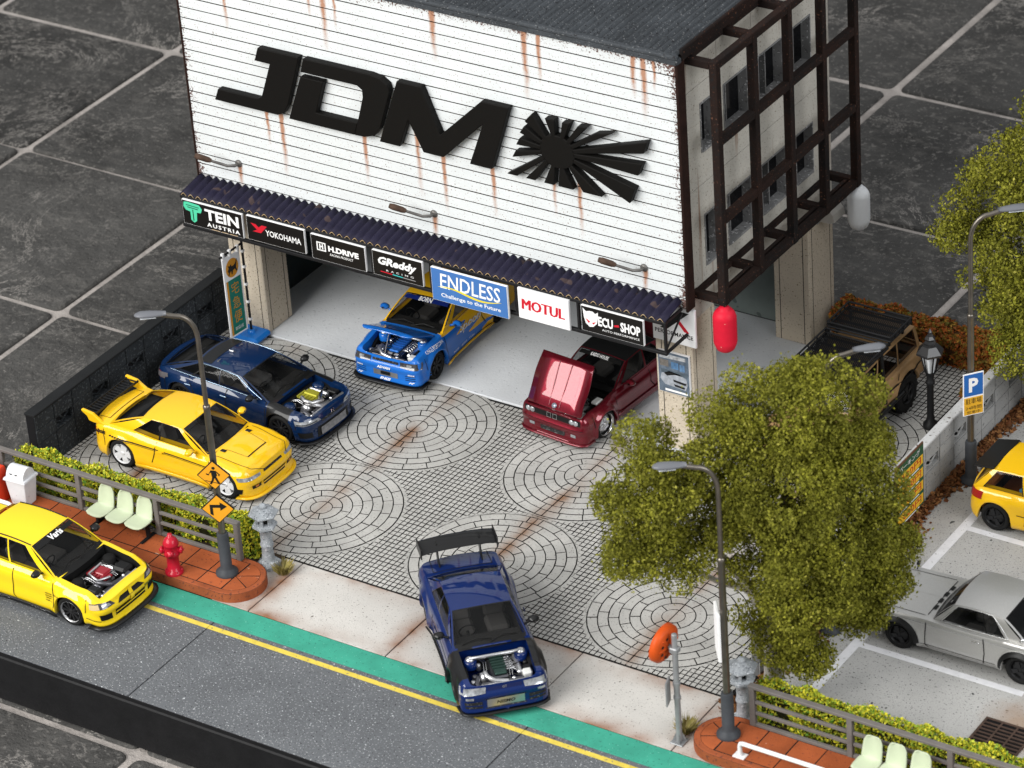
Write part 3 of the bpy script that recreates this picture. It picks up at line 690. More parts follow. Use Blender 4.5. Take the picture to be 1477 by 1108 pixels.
lettering(R, M, [('MOTUL', 1.04, .25, -.01+q*.016, .0, m_red, dict(shear=.06, dz=.0004*q)) for q in (-1, 0, 1)])
R, M, w, h_ = board('sponsor_board', 'black sponsor board with a white horned face emblem', 3.98, 5.48, 3.12, 3.72, m_bk)
lettering(R, M, [('ECU', .36, .23, -.16, .02, m_txtw, dict(bold=.04)), ('SHOP', .48, .23, .44, .02, m_txtw, dict(bold=.04)), ('AUTO PERFORMANCE', .9, .05, .2, -.17, m_txtw, {})])
shape2d(R, M, [(.05,.02),(.16,.05),(.17,.0),(.05,-.02)], m_red, 'dash')
shape2d(R, M, [(-.70,.25),(-.62,.18),(-.54,.21),(-.46,.21),(-.40,.17),(-.33,.22),(-.34,.08),(-.37,-.06),(-.46,-.15),(-.55,-.17),(-.64,-.10),(-.68,.04)], m_txtw, 'emblem')
shape2d(R, M, [(-.64,.02),(-.53,-.04),(-.57,-.08)], m_red, 'emblem_eye', .0045); shape2d(R, M, [(-.39,-.02),(-.49,-.06),(-.45,-.09)], m_red, 'emblem_eye', .0045)
R, M, w, h_ = board('sponsor_board', 'white board with a black and red tick at the top of the pillar', 5.10, 6.13, 2.72, 3.62, m_bwhite, y=1.62)
lettering(R, M, [('PERFORMANCE', .92, .10, 0, -.22, m_txtk, dict(bold=.02, spacing=1.05))])
shape2d(R, M, [(-.33,-.14),(-.16,-.14),(.38,.35),(.19,.35)], m_txtk, 'emblem'); shape2d(R, M, [(.06,.12),(.16,.12),(.37,-.12),(.26,-.12)], m_red, 'emblem')
# poster on the pillar: a generic print of a silver car over blue blocks
R, M, w, h_ = board('poster', 'blue and grey car poster stuck on the beige pillar', 5.14, 5.90, 1.42, 2.42, mat('poster_dark', (0.05, 0.07, 0.10), .4, col2=(.16, .20, .25), vscale=6, detail=8), y=1.685)
for (a, b, c, d, mm) in ((-.05,.12,.12,.28,(.12,.25,.45)),(.15,.27,.10,.26,(.15,.28,.48)),(-.33,-.12,.14,.30,(.22,.20,.18)),(-.30,.33,-.02,.06,(.10,.13,.16))): shape2d(R, M, [(a,c),(b,c),(b,d),(a,d)], mat('poster_block_%d' % int(1000*(a+1)), mm, .4, var=.5, vscale=12), 'print')
shape2d(R, M, [(-.30,-.05),(-.10,.04),(.12,.02),(.30,-.06),(.33,-.20),(.28,-.34),(-.22,-.30),(-.33,-.18)], mat('poster_silver', (.42,.45,.50), .4, var=.5, vscale=9), 'print')
for P in ([(-.02,-.14),(.30,-.17),(.28,-.22),(0,-.19)], [(.0,-.25),(.26,-.27),(.25,-.32),(.02,-.30)], [(-.24,-.03),(-.08,.02),(.08,.0),(-.16,-.08)]): shape2d(R, M, P, m_txtk, 'print', .0045)
shape2d(R, M, [(-.33,.33),(.30,.36),(.30,.44),(-.33,.44)], mat('poster_white', (.6,.62,.65), .4, var=.6, vscale=14), 'print'); shape2d(R, M, [(-.22,-.45),(.32,-.45),(.32,-.41),(-.22,-.40)], m_txtw, 'print')
# ================================================================== MODEL CARS
m_tyre = mat('tyre', (0.012, 0.012, 0.012), 0.75); m_under = mat('underbody', (0.008, 0.008, 0.008), 0.8)
m_glass = mat('car_glass', (0.004, 0.0045, 0.005), 0.03, alpha=0.42, spec=0.3); m_trim = mat('black_trim', (0.007, 0.007, 0.007), 0.4, spec=0.25); m_seam = mat('panel_gap', (0.012, 0.010, 0.010), 0.8)
m_int = mat('interior', (0.03, 0.029, 0.028), 0.6); m_seat = mat('seat', (0.11, 0.105, 0.10), 0.7); m_chrome = mat('chrome', (0.75, 0.75, 0.76), 0.18, metal=1.0); m_silver = mat('silver_metal', (0.55, 0.55, 0.56), 0.3, metal=0.9)
m_lens = mat('lamp_lens', (0.55, 0.57, 0.60), 0.08, metal=0.35, var=0.7, vscale=9, coat=1.0); m_lensdark = mat('lamp_dark', (0.10, 0.10, 0.11), 0.08, metal=0.3, var=0.6, vscale=12, coat=1.0); m_taillamp = mat('tail_lamp', (0.30, 0.010, 0.010), 0.12, coat=1.0); m_amber = mat('amber_lens', (0.55, 0.16, 0.01), 0.2, coat=1.0)
m_carbon = mat('carbon_black', (0.008, 0.008, 0.0085), 0.4, spec=0.2, coat=0.25); m_gunm = mat('gunmetal', (0.10, 0.10, 0.11), 0.35, metal=0.8); m_wheelw = mat('wheel_white', (0.72, 0.72, 0.73), 0.35, metal=0.2); m_wheelk = mat('wheel_black', (0.018, 0.018, 0.019), 0.35); m_wheels = mat('wheel_silver', (0.62, 0.62, 0.64), 0.28, metal=0.85)
m_mesh = mat('grille_mesh', (0.02, 0.02, 0.02), 0.6, speck=[(26, 0.6, (0.09, 0.09, 0.09))])
def paint(name, c, flake=0.6, metal=0.0, rough=0.4, coat=1.0): return mat(name, c, rough, metal=metal, coat=coat, flake=flake, spec=0.06)

class Car:
    def __init__(s, R, **k):
        s.R = R
        d = dict(front=2.2, rear=-2.35, w=0.89, wb=2.66, r=.32, z0=.13, nf=4.0, nr=4.0, af=.45, ar=.5, arch=.055, flare=.03, tyw=.25, crown=.035,
                 sh=[(-2.3,.92),(-1.6,.95),(0,.90),(.9,.90),(2.2,.70)], wx=[(-2.4,.97),(-1.2,1.0),(0,.975),(1.2,1.0),(2.3,.97)],
                 fprof=[(.10,.0),(.30,.0),(.42,.02),(.60,.05),(.75,.12)], rprof=[(.13,.06),(.35,.0),(.55,.03),(.95,.08)],
                 sprof=[(0,.04),(.10,.0),(.30,.0),(.45,.012),(.72,.0),(.86,.025),(.95,.06),(1,.11)], zf=.10, zr=.20, track=.0, tuck=0.0,
                 ws0=.85, ws1=.12, rw1=-.95, rw0=-1.62, roof=1.33, yb=.76, yr=.56, yrr=None, ws_b=.10, rw_b=.07, split=[.47], splitw=.03, hood=(None, None), hood_s=.80, skiphood=False, body=None, roofm=None, pil=None, glass=m_glass,
                 rim=m_wheelk, rimtype='mesh', rr=.68, rim2=None, camber=0.0, sidebulge=.03, roofcrown=.045, lipm=None, rimdepth=.03, int_color=None)
        d.update(k); s.__dict__.update(d)
        s.yrr = s.yrr or s.yr
        s.xf = s.wb/2; s.xr = -s.wb/2
        s.body = s.body if isinstance(s.body, list) else [s.body]
    # --- body surface
    def zlow(s, x):
        Ra = s.r+s.arch; z = s.z0
        for xw in (s.xf, s.xr):
            dx = abs(x-xw)
            if dx < Ra+1e-6: z = max(z, s.r+math.sqrt(max(0, Ra*Ra-dx*dx)))
        return z
    def outline(s):
        """half outline, rear centre -> front centre: list of (kind, param, x, y, nx, ny)"""
        L = []
        w = lambda x: s.w*interp(s.wx, x)
        nR = 18
        x1 = s.rear+s.ar; w1 = w(x1)
        for k in range(nR):
            q = s.arc(k/nR, True); L.append(('r', k/nR, q[0], q[1]))
        x2 = s.front-s.af; Ra = s.r+s.arch
        st = [x1, x2]
        for xw in (s.xf, s.xr):
            st += [xw+Ra*math.cos(PI*k/12) for k in range(13)] + [xw-Ra-.012, xw+Ra+.012]
        for a, b in ((x1, s.xr-Ra), (s.xr+Ra, s.xf-Ra), (s.xf+Ra, x2)):
            n = max(2, int((b-a)/.16)); st += [lerp(a, b, q/n) for q in range(1, n)]
        st = sorted(set(round(q, 4) for q in st if x1 <= q <= x2))
        for x in st: L.append(('s', 0, x, w(x)))
        w2 = w(x2)
        for k in range(1, nR+1):
            q = s.arc(k/nR, False); L.append(('f', k/nR, q[0], q[1]))
        out = []
        n = len(L)
        for i, (kd, p, x, y) in enumerate(L):
            a = L[max(0, i-1)]; b = L[min(n-1, i+1)]
            tx, ty = b[2]-a[2], b[3]-a[3]
            if i == 0: nx, ny = -1, 0
            elif i == n-1: nx, ny = 1, 0
            else:
                l = math.hypot(tx, ty) or 1; nx, ny = -ty/l, tx/l
                nx, ny = (ty/l*-1, tx/l)
            out.append((kd, p, x, y, nx, ny))
        return out
    def shz(s, x): return interp(s.sh, x)
    def inset(s, kd, p, x, z):
        zs = s.shz(x); zl = s.z0
        v = max(0, min(1, (z-zl)/(zs-zl)))
        si = linterp(s.sprof, v)
        for xw in (s.xf, s.xr):
            d = math.hypot(x-xw, z-s.r); Ra = s.r+s.arch
            si -= s.flare*smooth(1-(d-Ra)/.13) if d >= Ra-.02 else s.flare
        if kd == 'f': return lerp(si, linterp(s.fprof, z), smooth(p*1.6))
        if kd == 'r': return lerp(linterp(s.rprof, z), si, smooth(p*1.25-.25))
        return si
    def zbot(s, kd, p, x):
        if kd == 'f': return lerp(s.zlow(x), s.zf, smooth(p*2))
        if kd == 'r': return lerp(s.zr, s.zlow(x), smooth(p*2-1))
        return s.zlow(x)
    def spt(s, x, z, side=1, off=0.0):
        """point on the body side at x,z"""
        y = s.w*interp(s.wx, x) - s.inset('s', 0, x, z) + off
        return Vector((x, y*side, z))
    def arc_table(s, rear):
        key = '_arcr' if rear else '_arcf'
        if key in s.__dict__: return s.__dict__[key]
        n = s.nr if rear else s.nf; a = s.ar if rear else s.af
        x2 = s.rear+s.ar if rear else s.front-s.af; w2 = s.w*interp(s.wx, x2); sg = -1 if rear else 1
        P = []
        for k in range(601):
            h_ = k/600; t = PI/2*(4*h_**3 if h_ < .5 else 1-4*(1-h_)**3)
            P.append((x2+sg*a*math.sin(t)**(2/n), w2*max(0, math.cos(t))**(2/n)))
        L = [0]
        for p, q in zip(P, P[1:]): L.append(L[-1]+math.hypot(q[0]-p[0], q[1]-p[1]))
        T = [(l/L[-1], p[0], p[1]) for l, p in zip(L, P)]
        if rear: T = [(1-l, x, y) for (l, x, y) in reversed(T)]
        s.__dict__[key] = T; return T
    def arc(s, f, rear):
        """point on the nose outline (f 0 side .. 1 centre) or tail outline (f 0 centre .. 1 side)"""
        T = s.arc_table(rear); f = max(0, min(1, f)); lo, hi = 0, len(T)-1
        while hi-lo > 1:
            m_ = (lo+hi)//2
            if T[m_][0] <= f: lo = m_
            else: hi = m_
        a, b = T[lo], T[hi]; t = 0 if b[0] == a[0] else (f-a[0])/(b[0]-a[0])
        return (lerp(a[1], b[1], t), lerp(a[2], b[2], t))
    def tau2f(s, tau, rear):
        w2 = s.arc(1.0 if rear else 0.0, rear)[1]; at = abs(tau)
        def find(y):      # arc fraction (0 side .. 1 centre) whose y matches
            lo, hi = 0.0, 1.0
            for _ in range(22):
                m_ = (lo+hi)/2
                if s.arc(1-m_ if rear else m_, rear)[1] > y: lo = m_
                else: hi = m_
            return (lo+hi)/2
        if at <= .9: return find(at/.9*.95*w2)
        return lerp(find(.95*w2), 0, min(1, (at-.9)/.1))
    def fpt(s, tau, z, off=0.0, rear=False):
        """point on nose (or tail); tau 0 centre, +-0.9 near the corner, +-1 where it meets the side"""
        sg = 1 if tau >= 0 else -1; p = s.tau2f(tau, rear); g = (lambda q: s.arc(1-q, True)) if rear else (lambda q: s.arc(q, False))
        x, y = g(p); e = .015; a = g(max(0, p-e)); b = g(min(1, p+e)); tx, ty = b[0]-a[0], b[1]-a[1]; l = math.hypot(tx, ty) or 1
        nx, ny = -ty/l, tx/l
        if (nx < 0) != rear and abs(nx) > 1e-6: nx, ny = -nx, -ny
        if p > .999: nx, ny = (-1 if rear else 1), 0
        i = s.inset('r', 1-p, x, z) if rear else s.inset('f', p, x, z)
        i -= off
        return Vector((x-nx*i, (y-ny*i)*sg, z))
    def dpt(s, x, f, off=0.0):
        """point on hood/boot deck; f = -1..1 across"""
        y0 = s.w*interp(s.wx, x) - linterp(s.sprof, 1)
        z = s.shz(x) + s.crown*(1-f*f) + off
        return Vector((x, f*y0, z))
    def build_body(s):
        O = s.outline(); n = len(O); NV = 12; R = s.R
        mb = MB(); G = []
        for (kd, p, x, y, nx, ny) in O:
            zb = s.zbot(kd, p, x); zs = s.shz(x); row = []
            for j in range(NV+1):
                v = j/NV; v = v if j < NV-3 else v
                z = lerp(zb, zs, v)
                i = s.inset(kd, p, x, z); row.append((x-nx*i, max(0, y-ny*i), z))
            G.append(row)
        M_ = 9
        def emit(side):
            V = []; Fc = []
            for row in G:
                V += [(a, b*side, c) for (a, b, c) in row]
                a, b, c = row[0]; V.append((a-(.0), max(0, (b-.10))*side, c+.02))
            k = NV+2
            for i in range(n-1):
                for j in range(NV):
                    q = (i*k+j, (i+1)*k+j, (i+1)*k+j+1, i*k+j+1); Fc.append(q if side < 0 else q[::-1])
                q = (i*k+NV+1, (i+1)*k+NV+1, (i+1)*k, i*k); Fc.append(q if side < 0 else q[::-1])
            mb.add(V, Fc, 0, True)
        emit(1); emit(-1)
        # deck rows
        fr = [-1, -.93, -s.hood_s, -.5, -.2, .2, .5, s.hood_s, .93, 1]
        hv = MB(); dv = []; 
        for row in G:
            x, y, z = row[-1]
            dv.append([(x, y*f, z + s.crown*(1-f*f)*min(1, y/.4)) for f in fr])
        h0, h1 = s.hood; k = len(fr); V = [p for r_ in dv for p in r_]; F1 = []; F2 = []
        for i in range(n-1):
            xm = (dv[i][0][0]+dv[i+1][0][0])/2
            for j in range(k-1):
                q = (i*k+j, (i+1)*k+j, (i+1)*k+j+1, i*k+j+1)
                cab = s.rw0+.06 < xm < s.ws0+s.ws_b*.3 and 1 < j < k-3 and True
                if cab: continue
                if h0 is not None and h0 < xm < h1 and 1 < j+0 < k-3: F2.append(q)
                else: F1.append(q)
        mb.add(V, F1, 0, True)
        if getattr(s, 'matfn', None):
            for q, f in enumerate(mb.f):
                cx_ = sum(mb.v[i][0] for i in f)/len(f); cy_ = sum(mb.v[i][1] for i in f)/len(f); cz_ = sum(mb.v[i][2] for i in f)/len(f)
                mb.m[q] = s.matfn(cx_, abs(cy_), cz_)
        b = mb.build('body', s.body, R, bevel=0.0)
        if h0 is not None:
            if not s.skiphood:
                hv.add(V, F2, 0, True); s.hoodmesh = hv
            # engine bay tub
            y1 = s.w*s.hood_s*.86; zb = .40
            t = MB(); xs = (h0-.02, h1+.02)
            def wallq(a, b_): t.add([a, b_, (b_[0], b_[1], zb), (a[0], a[1], zb)], [(0,1,2,3)])
            rows = [d_ for d_ in dv if h0-.06 < d_[0][0] < h1+.06]
            for sd in (2, k-3):
                for a, c in zip(rows, rows[1:]): wallq(a[sd], c[sd])
            for rr_ in (rows[0], rows[-1]):
                for j in range(2, k-3): wallq(rr_[j], rr_[j+1])
            t.add([(xs[0], -y1-.1, zb), (xs[1], -y1-.1, zb), (xs[1], y1+.1, zb), (xs[0], y1+.1, zb)], [(0,1,2,3)])
            t.build('engine_bay', [s.bay if hasattr(s, 'bay') else m_under], R)
        # underbody
        u = MB(); wi = s.w-.27
        u.box(s.rear+.12, s.front-.14, -wi, wi, s.z0+.012, .38)
        for xw in (s.xf, s.xr):
            for sd in (-1, 1):
                Ra = s.r+s.arch+.004
                u.grid(lambda a, y: (xw+Ra*math.cos(a), y*sd, s.r+Ra*math.sin(a)), [PI*q/12 for q in range(13)], [wi-.02, s.w-.05], smooth=True)
                u.add([(xw+Ra*math.cos(PI*q/12), (wi-.02)*sd, s.r+Ra*math.sin(PI*q/12)) for q in range(13)], [tuple(range(13))])
        u.build('underbody', m_under, R)
        return b
    # --- greenhouse
    def panels(s):
        zb0 = s.shz(s.ws0)+.0; zb1 = s.shz(s.rw0)
        rf = s.roof; zf_, zr_ = rf-.045, rf-.05
        def roofz(x, f):
            t = (x-s.rw1)/(s.ws1-s.rw1); return lerp(zr_, zf_, t)+.05*4*t*(1-t)*.8 + s.roofcrown*(1-f*f)
        def yroof(x): t = (x-s.rw1)/(s.ws1-s.rw1); return lerp(s.yrr, s.yr, t)
        def ybelt(x): return min(s.yb, s.w*interp(s.wx, x)-.09)
        def ws(a, f):      # a 0 base..1 roof, f -1..1 across
            x = lerp(s.ws0, s.ws1, a); yy = lerp(ybelt(s.ws0)-.015, s.yr, a); bz = lerp(s.shz(s.ws0)+s.crown*.6*(1-f*f), roofz(s.ws1, f), a)
            return Vector((x+s.ws_b*(1-f*f)*lerp(1, .45, a)-.0, yy*f, bz+.03*math.sin(PI*a)))
        def rw(a, f):
            x = lerp(s.rw0, s.rw1, a); yy = lerp(ybelt(s.rw0)-.015, s.yrr, a); bz = lerp(s.shz(s.rw0)+s.crown*.6*(1-f*f), roofz(s.rw1, f), a)
            return Vector((x-s.rw_b*(1-f*f)*lerp(1, .4, a), yy*f, bz+.025*math.sin(PI*a)))
        def ro(a, f):      # a 0 rear ..1 front
            x = lerp(s.rw1, s.ws1, a)
            x += s.ws_b*.45*(1-f*f)*a - s.rw_b*.4*(1-f*f)*(1-a)
            return Vector((x, yroof(lerp(s.rw1, s.ws1, a))*f, roofz(lerp(s.rw1, s.ws1, a), f)))
        def sd(side):
            def g(a, b):   # a 0 rear..1 front, b 0 belt..1 roof
                xb = lerp(s.rw0, s.ws0, a); xt = lerp(s.rw1, s.ws1, a); x = lerp(xb, xt, b)
                y = lerp(ybelt(xb)-.015, yroof(xt), b)+s.sidebulge*math.sin(PI*b)
                if b == 0: z = s.shz(xb)-.004
                z = lerp(s.shz(xb)-.004, roofz(xt, 1), b)
                return Vector((x, y*side, z))
            return g
        return ws, rw, ro, sd
    def build_cabin(s, sidewin=None, ws_rect=(.08,.945,.93), rw_rect=(.10,.93,.90), rearwin=True):
        R = s.R; ws, rw, ro, sd = s.panels()
        roofm = s.roofm or s.body[0]; pil = s.pil or s.body[0]
        mb = MB(); mt = MB()
        def panel(fn, us, vs_, pane, trim, smoothp=True, name='windscreen', flip=False):
            """pane: (u0,u1,v0,v1); trim width tu,tv"""
            u0, u1, v0, v1 = pane; tu, tv = trim
            def grid_lines(lo, hi, c, extra):
                L = sorted(set([lo, hi]+c+extra)); return L
            U = sorted(set([round(q, 4) for q in us]+[u0, u1, round(u0-tu, 4), round(u1+tu, 4)])); V = sorted(set([round(q, 4) for q in vs_]+[v0, v1, round(v0-tv, 4), round(v1+tv, 4)]))
            inp = lambda u, v: u0 < u < u1 and v0 < v < v1
            intr = lambda u, v: (u0-tu < u < u1+tu and v0-tv < v < v1+tv) and not inp(u, v)
            mb.grid(fn, U, V, 0, True, skip=lambda u, v: inp(u, v) or intr(u, v), flip=flip)
            mt.grid(fn, U, V, 0, True, skip=lambda u, v: not intr(u, v), flip=flip)
            g = MB(); g.grid(fn, [q for q in U if u0-1e-6 <= q <= u1+1e-6], [q for q in V if v0-1e-6 <= q <= v1+1e-6], 0, True, flip=flip)
            g.build(name, s.glass, R)
        fs = [-1, -.6, -.2, .2, .6, 1]
        panel(ws, [0, .33, .66, 1], fs, (ws_rect[0], ws_rect[1], -ws_rect[2], ws_rect[2]), (.03, .025), name='windscreen')
        if rearwin: panel(rw, [0, .33, .66, 1], fs, (rw_rect[0], rw_rect[1], -rw_rect[2], rw_rect[2]), (.03, .03), name='rear_window', flip=True)
        mr = MB(); mr.grid(ro, [q/8 for q in range(9)], [-1, -.9, -.6, -.2, .2, .6, .9, 1], 0, True); mr.build('roof', roofm, R)
        wins = sidewin or [(.14, .44), (.50, .87)]
        for side in (1, -1):
            fn = sd(side)
            # split side panel into strips by windows
            ed = [0]+[(wins[q][1]+wins[q+1][0])/2 for q in range(len(wins)-1)]+[1]
            for (a0, a1), e0, e1 in zip(wins, ed, ed[1:]):
                panel(fn, [e0, e1, (e0+e1)/2], [0, .35, .7, 1], (a0, a1, .10, .93), (.010, .028), name='side_window', flip=(side < 0))
        mb.build('cabin_frame', pil, R); mt.build('window_trim', m_trim, R)
        # interior
        it = MB(); zi = .42; it.box(s.rw0+.25, s.ws0-.1, -s.yb+.12, s.yb-.12, zi-.1, zi, 0)
        it.box(s.ws0-.42, s.ws0-.02, -s.yb+.08, s.yb-.08, s.shz(s.ws0)-.22, s.shz(s.ws0)-.03, 0, bev=.04)
        for sdx in (1, -1):
            it.box(s.rw0+.2, s.ws0-.05, sdx*(s.yb-.03), sdx*(s.yb-.10), .3, s.shz(0)-.03, 0)
        it.box(s.rw0+.02, s.rw0+.32, -s.yb+.1, s.yb-.1, s.shz(s.rw0)-.12, s.shz(s.rw0)-.03, 0)
        it.build('dashboard', s.int_color or m_int, R)
        for yy in (.34, -.34):
            st = MB(); xx = lerp(s.ws1, s.rw1, .30)
            st.box(xx-.25, xx+.28, yy-.22, yy+.22, zi, zi+.20, bev=.06)
            Mx = Matrix.Translation((xx-.25, yy, zi+.15)) @ Matrix.Rotation(-.25, 4, 'Y')
            st.box(-.07, .07, -.21, .21, 0, .52, M=Mx, bev=.05); st.box(-.05, .05, -.12, .12, .53, .68, M=Mx, bev=.04)
            st.build('seat', m_seat, R)
        sw = MB(); cc = Vector((s.ws0-.52, -.34, s.shz(s.ws0)-.02)); 
        sw.tube([cc+Vector((.06*math.sin(t*PI/8), .17*math.cos(t*PI/8), .17*math.sin(t*PI/8))) for t in range(17)], .016, 6, caps=False); sw.tube([cc, cc+Vector((.2, 0, -.1))], .03, 6)
        sw.build('steering_wheel', m_trim, R)
    # --- wheels
    def wheels(s, sides=((1, 1), (1, -1), (-1, 1), (-1, -1))):
        for fx, sd in sides:
            xw = s.xf if fx > 0 else s.xr; wd = s.tyw; r = s.r
            y = s.w*interp(s.wx, xw) - .015 - s.tuck
            # local wheel: axis +z outward
            M = Matrix.Translation((xw, sd*y, r)) @ Matrix.Rotation(-sd*PI/2 + sd*s.camber, 4, 'X')
            tb = MB(); rr = r*s.rr
            prof = [(rr*.96, -.03), (rr+.012, .004), (r-.045, .006), (r-.012, -.012), (r, -.045), (r, -wd+.045), (r-.02, -wd), (rr, -wd)]
            tb.lathe(prof, 28, 0, True, M, caps=False)
            if s.rimtype == 'offroad':
                for k in range(22):
                    a = 2*PI*k/22; Mk = M @ Matrix.Rotation(a, 4, 'Z'); tb.box(r-.03, r+.022, -.045, .045, -.12 if k % 2 else -wd+.02, -.005 if k % 2 else -.13, M=Mk)
            t = tb.build('wheel', m_tyre, s.R)
            rb = MB(); dp = s.rimdepth
            rb.lathe([(rr*.965, 0.004), (rr*.985, 0.012), (rr*.955, 0.008), (rr*.90, -.03)], 28, 1, True, M, caps=False); rb.lathe([(rr*.90, -.03), (rr*.86, -.13), (0.0, -.135)], 28, 2, True, M, caps=False)
            rt = s.rimtype
            def spoke(a, w0, w1, r0, r1, z0, z1, th=.03):
                Mk = M @ Matrix.Rotation(a, 4, 'Z')
                V = [(r0, -w0, z0), (r0, w0, z0), (r1, w1, z1), (r1, -w1, z1), (r0, -w0, z0-th), (r0, w0, z0-th), (r1, w1, z1-th), (r1, -w1, z1-th)]
                rb.add(V, [(0,1,2,3)[::-1],(4,5,6,7),(0,1,5,4),(1,2,6,5),(2,3,7,6),(3,0,4,7)], 0, False, Mk)
            zc = -dp
            if rt == 'five':
                for k in range(5): spoke(2*PI*k/5, .060, .085, rr*.16, rr*.93, zc, -.012, .05)
            elif rt == 'six':
                for k in range(6): spoke(2*PI*k/6, .038, .045, rr*.16, rr*.93, zc, -.012, .04)
            elif rt == 'multi':
                for k in range(10): spoke(2*PI*k/10, .016, .022, rr*.16, rr*.93, zc, -.014, .03)
            elif rt == 'twin':
                for k in range(7):
                    for q in (-.12, .12): spoke(2*PI*k/7+q, .014, .016, rr*.2, rr*.93, zc, -.014, .03)
            elif rt == 'dish':
                rb.lathe([(rr*.86, -.10), (rr*.62, -.055), (rr*.55, -.045), (rr*.3, -.06), (rr*.05, -.05), (0, -.05)], 24, 0, True, M, caps=False)
                for k in range(8): spoke(2*PI*k/8, .02, .03, rr*.25, rr*.60, -.03, -.035, .02)
            elif rt in ('steel', 'offroad'):
                rb.lathe([(rr*.86, -.07), (rr*.60, -.03), (rr*.50, -.035), (rr*.25, -.02), (0, -.02)], 24, 0, True, M, caps=False)
                for k in range(4): spoke(2*PI*k/4+.4, .035, .05, rr*.2, rr*.88, -.005, -.015, .03)
            rb.lathe([(rr*.20, zc-.03), (rr*.20, zc+.008), (rr*.13, zc+.016), (0, zc+.016)], 12, 0, True, M)
            rb.build('rim', [s.rim, s.lipm or s.rim, m_under], t)
    # --- conforming details
    def patch(s, name, fn, m, nu=8, nv=3, thick=.0, parent=None, smoothp=True):
        mb = MB(); mb.grid(fn, [q/nu for q in range(nu+1)], [q/nv for q in range(nv+1)], 0, smoothp)
        o = mb.build(name, m, parent or s.R)
        if thick: md = o.modifiers.new('solid', 'SOLIDIFY'); md.thickness = thick; md.offset = 0
        return o
    def fpatch(s, name, quad, m, off=.006, nu=8, nv=3, rear=False, mirror=False, thick=.0):
        """quad: four (tau,z): bl, br, tr, tl"""
        bl, br, tr, tl = quad
        for sg in ((1, -1) if mirror else (1,)):
            def fn(u, v):
                t = lerp(lerp(bl[0], br[0], u), lerp(tl[0], tr[0], u), v); z = lerp(lerp(bl[1], br[1], u), lerp(tl[1], tr[1], u), v)
                return s.fpt(t*sg, z, off, rear)
            s.patch(name, fn, m, nu, nv, thick)
    def spatch(s, name, quad, m, off=.012, nu=6, nv=2, sides=(1, -1), thick=.0):
        bl, br, tr, tl = quad
        for sg in sides:
            def fn(u, v):
                x = lerp(lerp(bl[0], br[0], u), lerp(tl[0], tr[0], u), v); z = lerp(lerp(bl[1], br[1], u), lerp(tl[1], tr[1], u), v)
                return s.spt(x, z, sg, off)
            s.patch(name, fn, m, nu, nv, thick)
    def seam(s, pts, sides=(1, -1), wd=.009, m=None, name='panel_gap'):
        for sg in sides:
            mb = MB()
            for a, b in zip(pts, pts[1:]):
                d = Vector((b[0]-a[0], b[1]-a[1])).normalized(); nn = Vector((-d.y, d.x))*wd
                n = max(1, int(math.hypot(b[0]-a[0], b[1]-a[1])/.12))
                def fn(u, v): return s.spt(lerp(a[0], b[0], u)+nn.x*(v-.5)*2, lerp(a[1], b[1], u)+nn.y*(v-.5)*2, sg, .010)
                mb.grid(fn, [q/n for q in range(n+1)], [0, 1])
            mb.build(name, m or m_seam, s.R)
    def dseam(s, pts, wd=.008, mirror=True, m=None, name='panel_gap', off=.008):
        for sg in ((1, -1) if mirror else (1,)):
            mb = MB()
            for a, b in zip(pts, pts[1:]):
                d = Vector((b[0]-a[0], b[1]-a[1])).normalized(); nn = Vector((-d.y, d.x))*wd
                n = max(1, int(math.hypot(b[0]-a[0], b[1]-a[1])/.1))
                mb.grid(lambda u, v: s.dpt(lerp(a[0], b[0], u)+nn.x*(v-.5)*2, (lerp(a[1], b[1], u)+nn.y*(v-.5)*2)*sg, off), [q/n for q in range(n+1)], [0, 1])
            mb.build(name, m or m_seam, s.R)
    def mirrors(s, m, x=None, dz=.10):
        x = x if x is not None else s.ws0-.33
        for sd in (1, -1):
            mb = MB(); y = s.yb+.02; z = s.shz(x)+dz
            mb.tube([(x, y-.05, z-.07), (x-.02, y+.08, z-.02)], .025, 6)
            Mx = Matrix.Translation((x-.02, sd*0, z))
            P = [(x+.06, y+.14, z), (x+.03, y+.14, z), (x-.05, y+.14, z)]
            V = []; nn = 10
            for (xx, sc_) in ((x+.07, .35), (x+.05, .8), (x, 1.0), (x-.05, .98), (x-.055, .85)):
                for k in range(nn):
                    a = 2*PI*k/nn; V.append((xx, y+.15+.115*sc_*math.cos(a), z+.015+.07*sc_*math.sin(a)))
            Fc = [(i*nn+k, i*nn+(k+1) % nn, (i+1)*nn+(k+1) % nn, (i+1)*nn+k) for i in range(4) for k in range(nn)]+[tuple(range(nn)), tuple(range(4*nn, 5*nn))]
            mb.add(V, Fc, 0, True)
            if sd < 0: mb.v = [(a, -b, c) for a, b, c in mb.v]
            mb.build('door_mirror', m, s.R)
    def side_text(s, txt, x, z, w, h_, m, side=-1, bold=0.0, shear=0.0, name='lettering', ang=0.0, off=.014):
        mb = MB(); flip = -1 if side > 0 else 1     # right side (y<0): reading direction is +x
        ca, sa = math.cos(ang), math.sin(ang)
        put_text(mb, txt, None, w, h_, bold=bold, shear=shear, fn=lambda u, v: s.spt(x+flip*(u*ca-v*sa), z+u*sa+v*ca, side, off))
        mb.build(name, m, s.R)
    def front_text(s, txt, tau, z, w, h_, m, bold=0.0, shear=0.0, name='lettering', off=.012, rear=False):
        mb = MB(); k = 1.0/s.w
        # tau as function of y near centre: invert numerically
        tab = [(s.fpt(q/40, z).y, q/40) for q in range(41)]
        def ty(y):
            sg = 1 if y >= 0 else -1; return sg*linterp(tab, abs(y))
        y0 = s.fpt(tau, z).y
        put_text(mb, txt, None, w, h_, bold=bold, shear=shear, fn=lambda u, v: s.fpt(ty(y0+u), z+v, off))
        mb.build(name, m, s.R)
